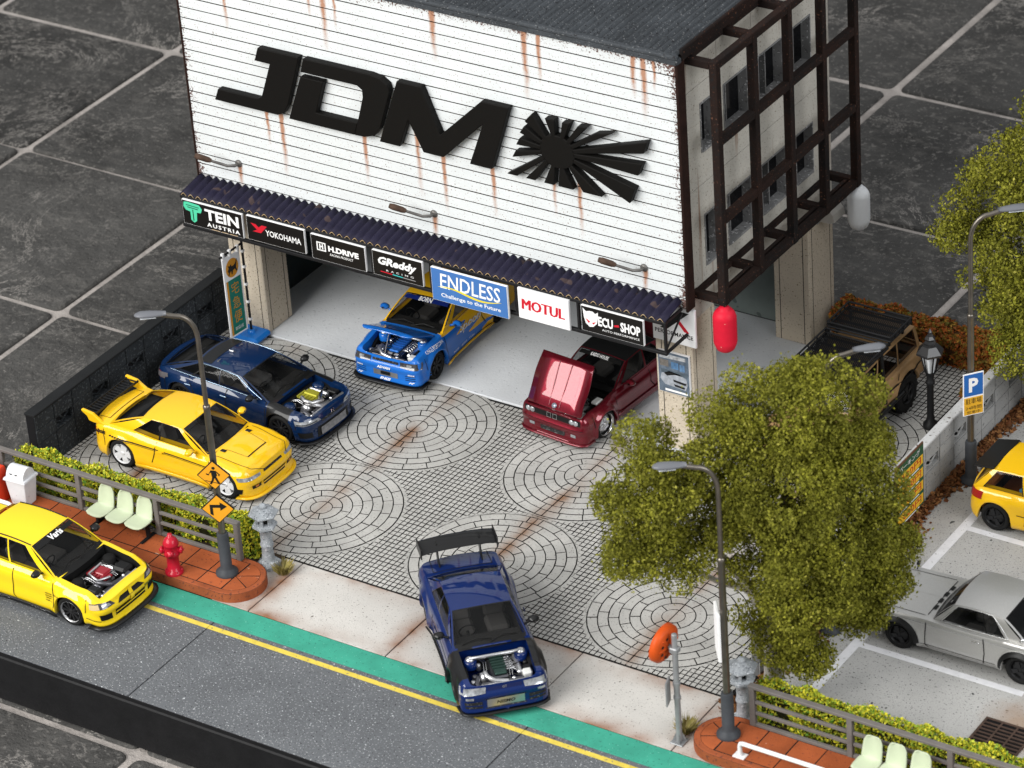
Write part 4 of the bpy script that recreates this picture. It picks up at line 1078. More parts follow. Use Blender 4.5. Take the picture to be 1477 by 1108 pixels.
    def banner(s, m, txt=None, tm=None, a0=.78, a1=.92, tw=.5, th=.07):
        ws, _, _, _ = s.panels()
        s.patch('sun_strip', lambda u, v: ws(lerp(a0, a1, v), lerp(-.89, .89, u))+Vector((.006, 0, .006)), m, 10, 3)
        if txt:
            mb = MB(); put_text(mb, txt, None, tw/.56, th/.45, fn=lambda u, v: ws((a0+a1)/2+v, u)+Vector((.011, 0, .011)), bold=.03); mb.build('lettering', tm, s.R)
    def wiper(s):
        ws, _, _, _ = s.panels()
        for f0, f1 in ((-.75, .05), (.0, .72)):
            MB().tube([ws(.06, f0)+Vector((.02, 0, .02)), ws(.16, (f0+f1)/2)+Vector((.02, 0, .025)), ws(.12, f1)+Vector((.015, 0, .018))], .010, 5).build('wiper', m_trim, s.R)
        s.patch('cowl', lambda u, v: ws(lerp(-.06, .09, v), lerp(-.93, .93, u))+Vector((.012, 0, .004)), m_trim, 8, 2)
    def finish(s): pass

def engine(c, blk=None, blkname='engine_block', strut=True, pipes=m_silver, cover=None, x0=1.0, x1=1.85, w=.5, z=.62, white=True):
    R = c.R
    e = MB(); e.box(x0+.08, x1-.22, -.17, .17, .42, z, bev=.03); e.build('engine_block', m_gunm, R)
    e = MB(); e.box(x0+.10, x1-.25, -.11, .13, z+.001, z+.065, bev=.02)
    for q in range(5): e.box(x0+.13+q*.09, x0+.17+q*.09, -.13, .15, z+.066, z+.085)
    e.build('rocker_cover', cover or blk or m_silver, R)
    mb = MB()
    for q in range(6): xx = x0+.14+q*.075; mb.tube([(xx, .15, z), (xx+.01, .26, z+.02), (xx, .34, z-.06)], .022, 6)
    mb.build('intake_runner', m_silver, R)
    MB().box(x0+.08, x1-.25, .33, .44, z-.10, z+.03, bev=.03).build('plenum', m_silver, R)
    t = MB(); t.lathe([(0, -.07), (.10, -.07), (.12, 0), (.10, .07), (0, .07)], 14, M=Matrix.Translation((x1-.30, -.32, z-.02)) @ Matrix.Rotation(PI/2, 4, 'X')); t.build('turbocharger', pipes, R)
    MB().tube([(x1-.30, -.30, z+.09), (x1-.15, -.28, z+.10), (x1-.06, -.15, z+.04), (x1-.04, .1, z)], .05, 8).build('intake_pipe', pipes, R)
    MB().tube([(x1-.34, -.42, z-.03), (x1-.12, -.50, z-.02), (x1-.03, -.46, z-.10)], .055, 8).build('intake_pipe', m_gunm, R)
    if strut:
        zz = c.shz(x0+.25)+.0
        mb = MB(); mb.tube([(x0+.22, -w, zz), (x0+.30, -w*.6, zz+.05), (x0+.30, w*.6, zz+.05), (x0+.22, w, zz)], .034, 8); 
        for sd in (-1, 1): mb.lathe([(.085, -.03), (.085, .02), (.05, .04)], 12, c=(x0+.22, sd*w, zz-.02))
        mb.build('strut_brace', m_silver, R)
    for sd in (-1, 1):
        MB().lathe([(.13, -.2), (.13, -.06), (.09, -.03), (0, -.03)], 14, c=(x0+.22, sd*w, c.shz(x0+.25))).build('strut_tower', getattr(c, 'bay', m_under), R)
    MB().box(x1-.10, x1-.02, -.42, .42, .44, z+.03, bev=.015).build('radiator', m_gunm, R)
    MB().box(x1-.015, x1+.035, -.56, .56, z-.02, z+.035, bev=.012).build('radiator_panel', m_silver, R); MB().lathe([(.035, 0), (.035, .03), (0, .035)], 10, c=(x1-.06, .22, z+.03)).build('radiator_cap', m_chrome, R)
    for (yy, xx, mm) in ((-.48, x0+.55, m_gunm), (-.55, x0+.72, m_silver), (.55, x0+.35, m_trim), (-.34, x0+.20, m_silver)): MB().lathe([(.055, 0), (.055, .11), (.035, .13), (0, .13)], 12, c=(xx, yy, z-.12)).build('canister', mm, R)
    mb = MB()
    for q, yy in enumerate((-.24, -.29, .20, .25)): mb.tube([(x0+.08, yy, z+.02), (x0+.25, yy+.04, z+.05), (x1-.2, yy-.03, z+.0)], .012, 5)
    mb.build('fuel_line', m_chrome, R)
    MB().box(x0+.48, x0+.72, .46, .62, .44, z+.02, bev=.02).build('battery', m_trim, R)
    if white: MB().box(x1-.32, x1-.14, .42, .60, .46, z+.04, bev=.03).build('reservoir', mat('reservoir_white', (.6, .6, .58), .4), R)
    MB().box(x0+.0, x0+.10, -.55, .55, .45, z+.05, bev=.02).build('bulkhead_box', m_trim, R)
    mb = MB()
    rr = random.Random(len(R.name)+int(x0*100))
    for q in range(7):
        a = Vector((rr.uniform(x0+.1, x1-.1), rr.uniform(-.5, .5), z+rr.uniform(-.05, .02))); b = Vector((rr.uniform(x0+.1, x1-.1), rr.uniform(-.5, .5), z+rr.uniform(-.06, .0)))
        mb.tube([a, (a+b)/2+Vector((0, 0, .05)), b], .013, 5)
    mb.build('hose', m_trim, R)
def tail(c, lamps='bar'):
    xb = c.rw0-.10; xe = c.rear+.10
    if xb-xe > .2: c.dseam([(xb, .78), (xe, .78)]); c.dseam([(xb, .78), (xb, -.78)], mirror=False)
    x1 = c.xf+c.r+c.arch+.05
    if x1 < c.front-c.af+.12: c.seam([(x1, c.r+.12), (x1+.02, c.shz(x1)-.06)], wd=.007)
    x2 = c.xr-c.r-c.arch-.05; c.seam([(x2, c.r+.12), (x2-.02, c.shz(x2)-.10)], wd=.007)
    if not hasattr(c, 'nofuel'): c.spatch('fuel_door', [(c.xr-.02,.70),(c.xr+.13,.70),(c.xr+.13,.71),(c.xr-.02,.71)], m_seam, off=.004, nu=2, nv=1, sides=(-1,))
    c.fpatch('tail_lamp', [(.45,.66),(.93,.66),(.93,.80),(.45,.80)], m_taillamp, rear=True, mirror=True)
    c.fpatch('number_plate', [(-.2,.52),(.2,.52),(.2,.63),(-.2,.63)], m_txtw, rear=True, off=.012)

# ---- 1 deep blue coupe with black rear wing, bonnet off
pb = paint('paint_deep_blue', (0.001, 0.0125, 0.085), flake=.4, rough=.45, coat=.9)
def gtr34(R, body, bay, roofm=None, pil=None, **k):
    return Car(R, front=2.12, rear=-2.26, w=.88, hood_s=.86, wb=2.665, r=.325, nf=5.5, nr=5.0, af=.44, ar=.5, z0=.14, zf=.15, arch=.045, flare=.055,
        sh=[(-2.36,.90),(-1.6,.92),(-.6,.87),(.6,.86),(1.0,.86),(1.9,.78),(2.2,.70)], fprof=[(.10,.0),(.20,.0),(.24,.03),(.44,.03),(.47,.0),(.56,.015),(.585,.06),(.72,.09)],
        rprof=[(.14,.05),(.3,.0),(.5,.0),(.55,.04),(.95,.07)], ws0=.86, ws1=.10, rw1=-.92, rw0=-1.58, roof=1.27, yb=.77, yr=.60, body=body, roofm=roofm, pil=pil, hood=(1.00, 2.05), bay=bay, **k)
R = root('model_car', 'dark blue coupe with tall black rear wing and no bonnet, on the driveway edge', 'model car', (5.90, -6.38, .004), math.radians(-44.5))
c = gtr34(R, [pb, m_carbon], pb, skiphood=True, rim=m_wheelk, rimtype='six')
c.matfn = lambda x, y, z: 1 if .93 < x < 1.80 and y > .5 and z > .22 else 0
c.build_body(); c.build_cabin(sidewin=[(.20, .46), (.50, .88)]); c.wheels(); c.mirrors(m_carbon); c.wiper(); engine(c, x0=1.04, x1=1.98, z=.66, cover=mat('cam_green', (.03, .06, .05), .35, metal=.5))
c.fpatch('headlight', [(.42,.575),(.93,.56),(.95,.70),(.40,.685)], m_lens, off=.012, mirror=True)
c.fpatch('grille', [(-.36,.60),(.36,.60),(.36,.68),(-.36,.68)], mat('grille_blue', (.006,.012,.07), .3, coat=1), off=.010)
c.fpatch('intercooler', [(-.40,.25),(.40,.25),(.40,.42),(-.40,.42)], m_silver, off=.006); c.fpatch('grille_surround', [(-.44,.225),(.44,.225),(.44,.245),(-.44,.245)], m_mesh, off=.008); c.fpatch('grille_surround', [(-.44,.425),(.44,.425),(.44,.45),(-.44,.45)], m_mesh, off=.008)
c.fpatch('bumper_intake', [(.50,.24),(.86,.27),(.88,.40),(.50,.40)], m_mesh, off=.006, mirror=True); c.fpatch('bumper_intake_fin', [(.50,.30),(.87,.325),(.87,.345),(.50,.325)], pb, off=.014, mirror=True)
c.fpatch('indicator', [(.68,.455),(.84,.455),(.84,.515),(.68,.515)], m_lens, off=.012, mirror=True)
c.front_text('NISMO', 0, .335, .36, .07, m_txtk, bold=.02, shear=.2); c.front_text('GT', 0, .64, .09, .045, m_chrome, bold=.03)
c.patch('front_lip', lambda u, v: c.fpt(lerp(-.98, .98, u), .13, lerp(-.05, .075, v))+Vector((0, 0, .015*v)), m_carbon, 24, 2, thick=.03)
c.seam([(.93,.82),(.95,.3),(.86,.2)]); c.seam([(-.55,.86),(-.6,.55),(-.72,.35)]); c.seam([(-.72,.22),(.86,.22)], wd=.008)
c.spatch('side_skirt', [(-.95,.13),(.95,.13),(.95,.2),(-.95,.22)], m_carbon, off=.03, thick=.03)
for sd in (1, -1): MB().box(-.34, -.20, sd*.9, sd*.915, .66, .69).build('door_handle', pb, R)
tail(c)
# wing
mb = MB(); 
def wing(mb, xc, z, span, chord, th, sweep=.0):
    ys = [-span, -span*.75, -span*.45, -.12, .12, span*.45, span*.75, span]
    def fn(u, v):
        a = v*2*PI; fall = .05*abs(u/span)**3
        return Vector((xc+chord*.5*math.cos(a), u, z+th*math.sin(a)*(1 if math.sin(a) > 0 else .6)-fall-.10*(-math.cos(a)*.5+.5)*-.6))
    mb.grid(fn, ys, [q/14 for q in range(15)])
wing(mb, -2.10, 1.30, .76, .46, .045); 
mb.build('rear_wing', m_carbon, R)
for sd in (1, -1):
    MB().box(-2.36, -1.86, sd*.76, sd*.785, 1.15, 1.39, bev=.02).build('wing_endplate', m_carbon, R)
    MB().add([(-2.02, sd*.42, .90), (-1.80, sd*.42, .90), (-2.02, sd*.42, 1.37), (-2.20, sd*.42, 1.37), (-2.02, sd*.445, .90), (-1.80, sd*.445, .90), (-2.02, sd*.445, 1.37), (-2.20, sd*.445, 1.37)], [(0,1,2,3),(4,7,6,5),(0,4,5,1),(1,5,6,2),(2,6,7,3),(3,7,4,0)]).build('wing_stay', m_carbon, R)
    for xx in (-.55, -.75): MB().lathe([(.05, 0), (.05, .2), (.025, .24), (.025, .34), (.0, .34)], 10, c=(xx, sd*.35, .62)).build('gas_bottle', m_silver, R)

# ---- 2 blue and yellow coupe in the garage, bonnet propped open
def two_tone(c, out):
    sep = c['N'].new('ShaderNodeSeparateXYZ'); c['K'].new(c['vec'], sep.inputs[0]); mth = c['math']
    X, Z = sep.outputs[0], sep.outputs[2]
    wv = mth('MULTIPLY', mth('SINE', mth('MULTIPLY_ADD', Z, 26.0, mth('MULTIPLY', X, 2.0))), .30)
    f = mth('SUBTRACT', mth('MULTIPLY_ADD', Z, 1.9, -1.15), mth('MULTIPLY_ADD', X, .75, wv))
    f = c['ramp'](f, .0, .03)
    roofy = mth('GREATER_THAN', Z, .93); inx = mth('LESS_THAN', X, .95)
    f = mth('MAXIMUM', f, mth('MULTIPLY', roofy, inx))
    return c['mix'](f, out, (0.80, 0.45, 0.012))
p2t = mat('paint_blue_yellow', (0.010, 0.135, 0.52), .4, coat=.7, spec=.15, extra=two_tone)
pb2 = paint('paint_bright_blue', (0.010, 0.135, 0.52), flake=0); py2 = paint('paint_cab_yellow', (0.80, 0.45, 0.012), flake=0)
R = root('model_car', 'bright blue and yellow coupe with its bonnet propped open inside the garage', 'model car', (-1.60, 3.14, .014), math.radians(-87.5))
c = gtr34(R, p2t, pb2, roofm=py2, pil=py2, rim=m_wheelk, rimtype='twin')
c.build_body(); c.build_cabin(sidewin=[(.20, .46), (.50, .88)]); c.wheels(); c.mirrors(pb2); c.wiper(); engine(c, x0=1.04, x1=1.98, z=.66, cover=mat('cam_blue', (.02, .12, .42), .35, metal=.3))
h = c.hoodmesh.build('bonnet', pb2, R, solid=.025)
hv = Vector((1.02, 0, c.shz(1.02)+.03)); h.matrix_parent_inverse = Matrix.Identity(4); h.matrix_basis = Matrix.Translation(hv) @ Matrix.Rotation(math.radians(-33), 4, 'Y') @ Matrix.Translation(-hv)
MB().tube([(1.92, -.1, .70), (1.72, -.05, 1.20)], .010, 5).build('bonnet_prop', m_silver, R)
c.banner(mat('strip_navy', (.008,.02,.14), .3), 'BORN', m_txtw, tw=.3)
c.fpatch('headlight', [(.42,.575),(.93,.56),(.95,.70),(.40,.685)], m_lensdark, off=.012, mirror=True); c.fpatch('headlight_inner', [(.60,.60),(.74,.60),(.74,.665),(.60,.665)], m_lens, off=.018, mirror=True)
c.fpatch('grille', [(-.36,.605),(.36,.605),(.36,.665),(-.36,.665)], m_mesh, off=.010); c.fpatch('intercooler', [(-.34,.27),(.34,.27),(.34,.40),(-.34,.40)], m_silver, off=.006); c.fpatch('number_plate', [(-.13,.31),(.13,.31),(.13,.39),(-.13,.39)], m_trim, off=.02)
for zz in (.28, .33, .38): c.fpatch('bumper_intake', [(.55,zz),(.82,zz+.01),(.82,zz+.025),(.55,zz+.015)], m_trim, off=.008, mirror=True)
for zz in (.30, .36): c.fpatch('canard', [(.90,zz),(.99,zz+.03),(.99,zz+.045),(.90,zz+.015)], pb2, off=.03, mirror=True)
c.front_text('ADVAN', -.02, .50, .34, .06, m_txtw, bold=.03, shear=.2); c.front_text('ENKEI', .0, .22, .26, .045, m_txtw, bold=.03, shear=.2)
for t in (-.72, .72): c.front_text('BRIDE', t, .43, .16, .04, m_txtw, bold=.03, shear=.2); c.front_text('AP', t, .24, .14, .04, m_txtw, bold=.03, shear=.2)
c.patch('front_lip', lambda u, v: c.fpt(lerp(-.98, .98, u), .12, lerp(-.05, .09, v)), m_carbon, 24, 2, thick=.03)
c.side_text('KINGS POPCORN', 1.33, .79, .62, .07, m_txtw, side=1, bold=.01, ang=.0); c.side_text('Spoon', -.10, .66, .9, .24, m_chrome, side=1, bold=.02, shear=.3, ang=-.05)
for xx, tx in ((.55, 'ENDLESS'), (.2, 'BRIDE'), (-.12, 'TEIN')): c.side_text(tx, xx, .30, .22, .04, m_txtw, side=1)
c.seam([(.93,.82),(.95,.3),(.86,.2)]); c.seam([(-.55,.86),(-.6,.55),(-.72,.35)])
c.spatch('side_skirt', [(-.95,.13),(.95,.13),(.95,.2),(-.95,.22)], py2, off=.03, thick=.03); tail(c)
wing(mb2 := MB(), -2.2, 1.25, .80, .30, .03); mb2.build('rear_wing', py2, R)
for sd in (1, -1): MB().box(-2.24, -2.10, sd*.55, sd*.57, .93, 1.24).build('wing_stay', py2, R)

# ---- 3 yellow coupe with slatted rear wing beside the dark wall
py = paint('paint_amber_yellow', (0.80, 0.47, 0.010), flake=0, rough=.35)
R = root('model_car', 'yellow coupe with slatted rear wing, black side stripe and white wheels', 'model car', (-3.35, -3.36, .004), math.radians(0.3))
c = Car(R, front=2.06, rear=-2.24, w=.885, wb=2.72, r=.335, nf=3.4, nr=3.6, af=.44, ar=.52, z0=.15, zf=.13, arch=.04, flare=.04,
    sh=[(-2.38,.90),(-1.9,.94),(-1.2,.93),(-.4,.86),(.6,.84),(1.05,.84),(1.8,.74),(2.18,.62)], fprof=[(.10,-.02),(.18,.0),(.24,.04),(.36,.04),(.42,.0),(.52,.02),(.56,.06),(.68,.10)], rprof=[(.14,.08),(.35,.0),(.55,.02),(.95,.07)],
    ws0=.90, ws1=.16, rw1=-.84, rw0=-1.70, roof=1.29, yb=.77, yr=.61, body=py, rim=m_wheelw, rimtype='five', rr=.72, crown=.05, hood=(None, None), splitw=.02)
c.build_body(); c.build_cabin(sidewin=[(.24, .50), (.52, .89)], rw_rect=(.14,.92,.88)); c.wheels(); c.mirrors(py); 
c.fpatch('headlight', [(.48,.545),(.95,.53),(.97,.615),(.46,.60)], m_lens, off=.010, mirror=True)
c.fpatch('grille', [(-.36,.555),(.36,.555),(.34,.605),(-.34,.605)], m_mesh, off=.008); c.fpatch('bumper_opening', [(-.40,.27),(.40,.27),(.44,.40),(-.44,.40)], m_trim, off=.006); c.fpatch('bumper_bar', [(-.42,.325),(.42,.325),(.42,.35),(-.42,.35)], py, off=.016)
c.fpatch('bumper_intake', [(.50,.30),(.76,.31),(.78,.40),(.50,.40)], m_trim, off=.006, mirror=True); c.fpatch('fog_lamp', [(.58,.33),(.68,.33),(.68,.38),(.58,.38)], m_amber, off=.010, mirror=True); c.fpatch('brake_duct', [(.93,.24),(.985,.24),(.97,.37),(.92,.35)], m_trim, off=.008, mirror=True)
c.patch('front_lip', lambda u, v: c.fpt(lerp(-.98, .98, u), .13, lerp(-.05, .07, v)), py, 24, 2, thick=.035)
c.dseam([(1.02,.86),(1.9,.80),(2.08,.5)]); c.dseam([(1.62,.42),(1.62,-.42)], mirror=False, wd=.014); c.dseam([(1.12,.50),(1.62,.42)], wd=.005); 
for sd in (.62, -.62): MB().box(1.02, 1.15, sd*.72-.045, sd*.72+.045, c.shz(1.1)+.028, c.shz(1.1)+.050, bev=.01).build('bonnet_vent', m_trim, R)
c.seam([(.98,.80),(.98,.40),(.88,.24)]); c.seam([(-.42,.85),(-.46,.6),(-.55,.36)])
c.spatch('side_stripe', [(-1.35,.72),(-.36,.69),(-.36,.715),(-1.35,.75)], m_txtk, nu=14); c.spatch('side_stripe', [(-.20,.685),(1.06,.655),(1.06,.675),(-.20,.71)], m_txtk, nu=14); c.spatch('side_stripe', [(-1.35,.695),(1.06,.63),(1.06,.638),(-1.35,.705)], m_txtk, nu=20)
for q in range(4): c.spatch('side_stripe', [(-1.43-q*.075,.722),(-1.43-q*.075+.05,.722),(-1.40-q*.075+.05,.755),(-1.40-q*.075,.755)], m_txtk, nu=2)
c.side_text('400R', -1.90, .76, .30, .08, m_txtk, side=-1, bold=.03, shear=.35)
c.spatch('side_skirt', [(-.95,.14),(.95,.14),(.95,.24),(-.95,.26)], py, off=.035, thick=.03)
for sd in (1, -1): MB().box(-.38, -.22, sd*.895, sd*.912, .68, .71).build('door_handle', py, R)
tail(c)
for q in range(9): pass
mb = MB()
for q in range(16):
    y = lerp(-.70, .70, q/15); mb.box(-2.34, -2.06, y-.012, y+.012, 1.075, 1.095)
mb.box(-2.36, -2.34, -.74, .74, 1.06, 1.11); mb.box(-2.06, -2.04, -.74, .74, 1.06, 1.11); mb.build('wing_slats', m_carbon, R)
for sd in (1, -1):
    P = [(-1.60, .91), (-1.85, .94), (-2.0, 1.03), (-2.10, 1.10), (-2.40, 1.14), (-2.40, 1.09), (-2.26, 1.0), (-2.22, .90), (-2.1, .88)]
    MB().prism(P, -.04, .04, M=frame((0, sd*.77, 0), (1, 0, 0), (0, 0, 1))).build('wing_upright', py, R, bevel=.02)

# ---- 4 dark blue saloon with bonnet removed
pc = paint('paint_navy', (0.0015, 0.014, 0.055), flake=.4, rough=.4, coat=1.0)
R = root('model_car', 'navy blue hatchback saloon without bonnet showing a gold engine, beside the yellow coupe', 'model car', (-3.57, -.96, .004), math.radians(-2.5))
c = Car(R, front=2.16, rear=-2.20, w=.885, wb=2.735, r=.33, nf=3.3, nr=3.4, af=.44, ar=.5, z0=.15, zf=.14, sh=[(-2.32,.88),(-1.8,.90),(-1.0,.88),(.3,.84),(1.0,.84),(1.8,.77),(2.2,.66)], hood_s=.86,
    fprof=[(.10,-.01),(.22,.0),(.30,.02),(.48,.0),(.58,.02),(.72,.08)], rprof=[(.14,.08),(.4,.0),(.7,.02),(1.0,.08)], ws0=1.02, ws1=.18, rw1=-1.05, rw0=-1.95, roof=1.21, yb=.79, yr=.60, yrr=.56, body=[pc, m_carbon], matfn=lambda x, y, z: 1 if 1.02 < x < 1.66 and y > .5 and z > .22 else 0, hood=(1.14, 2.0), skiphood=True, bay=pc, rim=m_wheelk, rimtype='multi', rr=.74)
c.build_body(); c.build_cabin(sidewin=[(.10, .27), (.285, .535), (.56, .885)], rw_rect=(.10,.93,.90)); c.wheels(); c.mirrors(m_carbon); c.wiper()
gold = mat('engine_gold', (.36, .34, .04), .4, metal=.4); engine(c, x0=1.16, x1=2.0, z=.68, cover=gold, strut=False, white=False)
MB().box(1.36, 1.72, .02, .22, .68, .80, bev=.02).build('engine_cover', gold, R); MB().tube([(1.5, -.2, .82), (1.7, -.35, .86), (1.85, -.3, .84), (1.9, 0, .78)], .05, 8).build('intake_pipe', m_silver, R); MB().tube([(1.72, .2, .8), (1.8, .05, .84), (1.88, -.1, .80)], .04, 8).build('intake_pipe', m_chrome, R)
c.fpatch('headlight', [(.42,.57),(.96,.56),(.98,.66),(.50,.635)], m_lens, off=.012, mirror=True); c.fpatch('headlight_inner', [(.55,.585),(.95,.575),(.96,.60),(.55,.605)], m_lensdark, off=.018, mirror=True)
c.fpatch('grille', [(-.42,.52),(.42,.52),(.40,.57),(-.40,.57)], m_mesh, off=.010); c.fpatch('intercooler', [(-.46,.22),(.46,.22),(.46,.40),(-.46,.40)], mat('core_grey', (.30,.30,.31), .5, metal=.4, var=.4, vscale=12), off=.022); c.fpatch('bumper_opening', [(-.58,.20),(.58,.20),(.56,.44),(-.56,.44)], m_trim, off=.006)
c.fpatch('bumper_intake', [(.70,.24),(.93,.27),(.95,.40),(.72,.37)], m_trim, off=.008, mirror=True); c.front_text('H', 0, .60, .09, .07, m_chrome, bold=.04)
c.patch('front_lip', lambda u, v: c.fpt(lerp(-.99, .99, u), .13, lerp(-.05, .09, v)), m_carbon, 24, 2, thick=.03)
c.seam([(.99,.86),(1.0,.3),(.9,.22)]); c.seam([(-.10,.88),(-.14,.3),(-.1,.22)]); c.seam([(-1.15,.9),(-1.0,.6),(-.92,.4)])
chr_ = mat('chrome_blue', (.30,.40,.52), .2, metal=.8)
for side in (1, -1):
    fn = c.panels()[3](side)
    MB().tube([fn(a, .955)+Vector((0, side*.012, .004)) for a in [q/14 for q in range(1, 14)]]+[fn(.955, .5), fn(.97, .10)], .014, 6).build('window_moulding', chr_, R); MB().tube([fn(a, .075)+Vector((0, side*.012, 0)) for a in [q/14 for q in range(1, 14)]], .011, 6).build('window_moulding', chr_, R)
    for xx in (-.02, -1.02): MB().box(xx-.2, xx-.02, side*.895, side*.918, .72, .75, bev=.01).build('door_handle', chr_, R)
tail(c); c.fpatch('tail_lamp', [(.60,.68),(.97,.68),(.98,.80),(.62,.80)], mat('lamp_smoke', (.16,.15,.16), .1, metal=.3, coat=1), rear=True, mirror=True, off=.012)
c.spatch('tail_lamp', [(-1.9,.70),(-1.70,.74),(-1.72,.82),(-1.9,.81)], MATS['lamp_smoke'], off=.012)
ws, rw, ro, sd_ = c.panels(); c.patch('rear_roof_panel', lambda u, v: ro(lerp(.02, .30, v), lerp(-.96, .96, u))+Vector((0, 0, .006)), m_carbon, 8, 4)
MB().box(-.62, -.48, -.02, .02, c.roof+.03, c.roof+.09, bev=.015).build('roof_aerial', m_chrome, R)

# ---- 5 wine red two-door, bonnet up
pr = paint('paint_wine_red', (0.13, 0.005, 0.013), flake=1.0, metal=.6, rough=.3, coat=1.0)
R = root('model_car', 'wine red two-door car with bonnet raised and deep silver wheels', 'model car', (3.13, 2.82, .014), math.radians(-95))
c = Car(R, front=2.03, rear=-2.15, w=.90, wb=2.56, r=.315, nf=6.5, nr=6, af=.38, ar=.5, z0=.11, zf=.12, arch=.02, flare=.06, sh=[(-2.15,.84),(-1.0,.83),(0,.80),(.85,.80),(1.6,.76),(2.03,.71)], wx=[(-2.4,.93),(-1.3,1.0),(-.6,.93),(.6,.93),(1.3,1.0),(2.1,.94)],
    fprof=[(.10,-.02),(.20,.0),(.26,.03),(.36,.03),(.38,-.03),(.46,-.03),(.48,.03),(.72,.05)], rprof=[(.14,.04),(.36,.0),(.42,.0),(.5,.04),(.9,.06)], ws0=.72, ws1=.12, rw1=-.92, rw0=-1.42, roof=1.25, yb=.73, yr=.60, ws_b=.05, body=pr, roofm=m_carbon, hood=(.86, 1.93), hood_s=.91, bay=m_under, rim=m_wheels, rimtype='dish', rr=.80, crown=.02, lipm=m_chrome, sidebulge=.015, camber=.0)
c.build_body(); c.build_cabin(sidewin=[(.16, .45), (.50, .90)]); c.wheels(); c.mirrors(pr, dz=.08); c.wiper(); engine(c, x0=.9, x1=1.85, z=.60, strut=False)
MB().box(1.05, 1.30, .50, .68, .70, .78, bev=.03).build('reservoir', MATS['reservoir_white'], R)
h = c.hoodmesh.build('bonnet', pr, R, solid=.03)
hv = Vector((1.90, 0, c.shz(1.90)+.02)); h.matrix_basis = Matrix.Translation(hv+Vector((.02, 0, .03))) @ Matrix.Rotation(math.radians(53), 4, 'Y') @ Matrix.Translation(-hv)
for f in (-.22, .22):
    mb = MB(); mb.tube([c.dpt(.90, f, .004), c.dpt(1.86, f*.8, .004)], .014, 6); o = mb.build('bonnet_crease', pr, R); o.matrix_basis = h.matrix_basis.copy()
mb = MB(); mb.lathe([(.06, .0), (.06, .012), (0, .014)], 16, c=tuple(c.dpt(1.84, 0, .0))); o = mb.build('bonnet_badge', mat('badge', (.35,.38,.45), .3, metal=.6), R); o.matrix_basis = h.matrix_basis.copy()
c.fpatch('grille', [(-.80,.565),(.80,.565),(.80,.685),(-.80,.685)], m_trim, off=.006, nu=14)
for t in (.56, .68):
    for sg in (1, -1):
        p = c.fpt(t*sg, .625, .012); q = c.fpt(t*sg, .625, .05); MB().lathe([(.062, 0), (.062, .012), (.045, .02), (.0, .028)], 16, M=Matrix.Translation(p) @ (q-p).to_track_quat('Z', 'Y').to_matrix().to_4x4()).build('headlight', m_lens, R)
for t in (-.085, .085):
    c.fpatch('kidney_grille', [(t-.06,.57),(t+.06,.57),(t+.06,.69),(t-.06,.69)], m_chrome, off=.016, nu=3); c.fpatch('kidney_grille', [(t-.045,.585),(t+.045,.585),(t+.045,.675),(t-.045,.675)], m_trim, off=.022, nu=3)
c.fpatch('bumper_opening', [(-.34,.23),(.34,.23),(.36,.33),(-.36,.33)], m_mesh, off=.006); c.fpatch('fog_lamp', [(.52,.26),(.66,.26),(.66,.33),(.52,.33)], m_lens, off=.008, mirror=True); c.fpatch('bumper_groove', [(-.96,.465),(.96,.465),(.96,.48),(-.96,.48)], m_trim, off=.01, nu=18)
c.patch('front_lip', lambda u, v: c.fpt(lerp(-.99, .99, u), .12, lerp(-.05, .05, v)), pr, 24, 2, thick=.04)
c.banner(m_trim, 'KAIDO HOUSE', m_txtw, tw=.42, th=.055); c.seam([(.84,.76),(.82,.3),(.76,.2)]); c.seam([(-.42,.78),(-.42,.5),(-.55,.34)]); c.spatch('side_moulding', [(-.85,.30),(.85,.30),(.85,.33),(-.85,.33)], pr, off=.02, thick=.02); tail(c)

# ---- 6 yellow saloon on the road, bonnet off
pe = paint('paint_lemon_yellow', (0.80, 0.58, 0.010), flake=0, rough=.35)
R = root('model_car', 'lemon yellow four-door saloon without bonnet on the grey road', 'model car', (-3.28, -8.52, .006), math.radians(-.5))
c = Car(R, front=2.20, rear=-2.3, w=.91, hood_s=.86, wb=2.625, r=.33, nf=3.6, nr=4.5, af=.43, ar=.5, z0=.16, zf=.15, arch=.04, flare=.045, sh=[(-2.3,.98),(-1.5,.99),(0,.93),(.9,.92),(1.6,.84),(2.12,.66)], fprof=[(.10,-.02),(.20,.0),(.24,.05),(.40,.05),(.44,.0),(.54,.0),(.58,.05),(.72,.10)],
    ws0=.92, ws1=.20, rw1=-1.02, rw0=-1.62, roof=1.43, yb=.78, yr=.60, body=pe, hood=(1.02, 1.92), skiphood=True, bay=m_under, rim=m_wheelk, lipm=m_silver, rimtype='multi', rr=.74)
c.build_body(); c.build_cabin(sidewin=[(.10, .22), (.24, .52), (.56, .88)]); c.wheels(); c.mirrors(m_carbon); c.wiper(); engine(c, x0=1.04, x1=1.9, z=.68, cover=mat('cam_red', (.25, .012, .02), .3, coat=.6), strut=False, white=False, pipes=m_gunm)
MB().tube([(1.25, .25, .80), (1.3, -.2, .82), (1.6, -.28, .80), (1.68, 0, .76)], .028, 8).build('intake_pipe', m_silver, R); MB().box(1.22, 1.55, -.05, .22, .735, .79, bev=.02).build('engine_cover', MATS['cam_red'], R)
for (a, b, d_, e_) in ((1.1, 1.35, .35, .6), (1.45, 1.8, .3, .62), (1.1, 1.3, -.62, -.4), (1.5, 1.8, -.6, -.35)): MB().box(a, b, d_, e_, .5, .76, bev=.05).build('engine_box', m_trim, R)
c.banner(m_trim, 'Varis', m_txtw, tw=.34, th=.075, a0=.80, a1=.92)
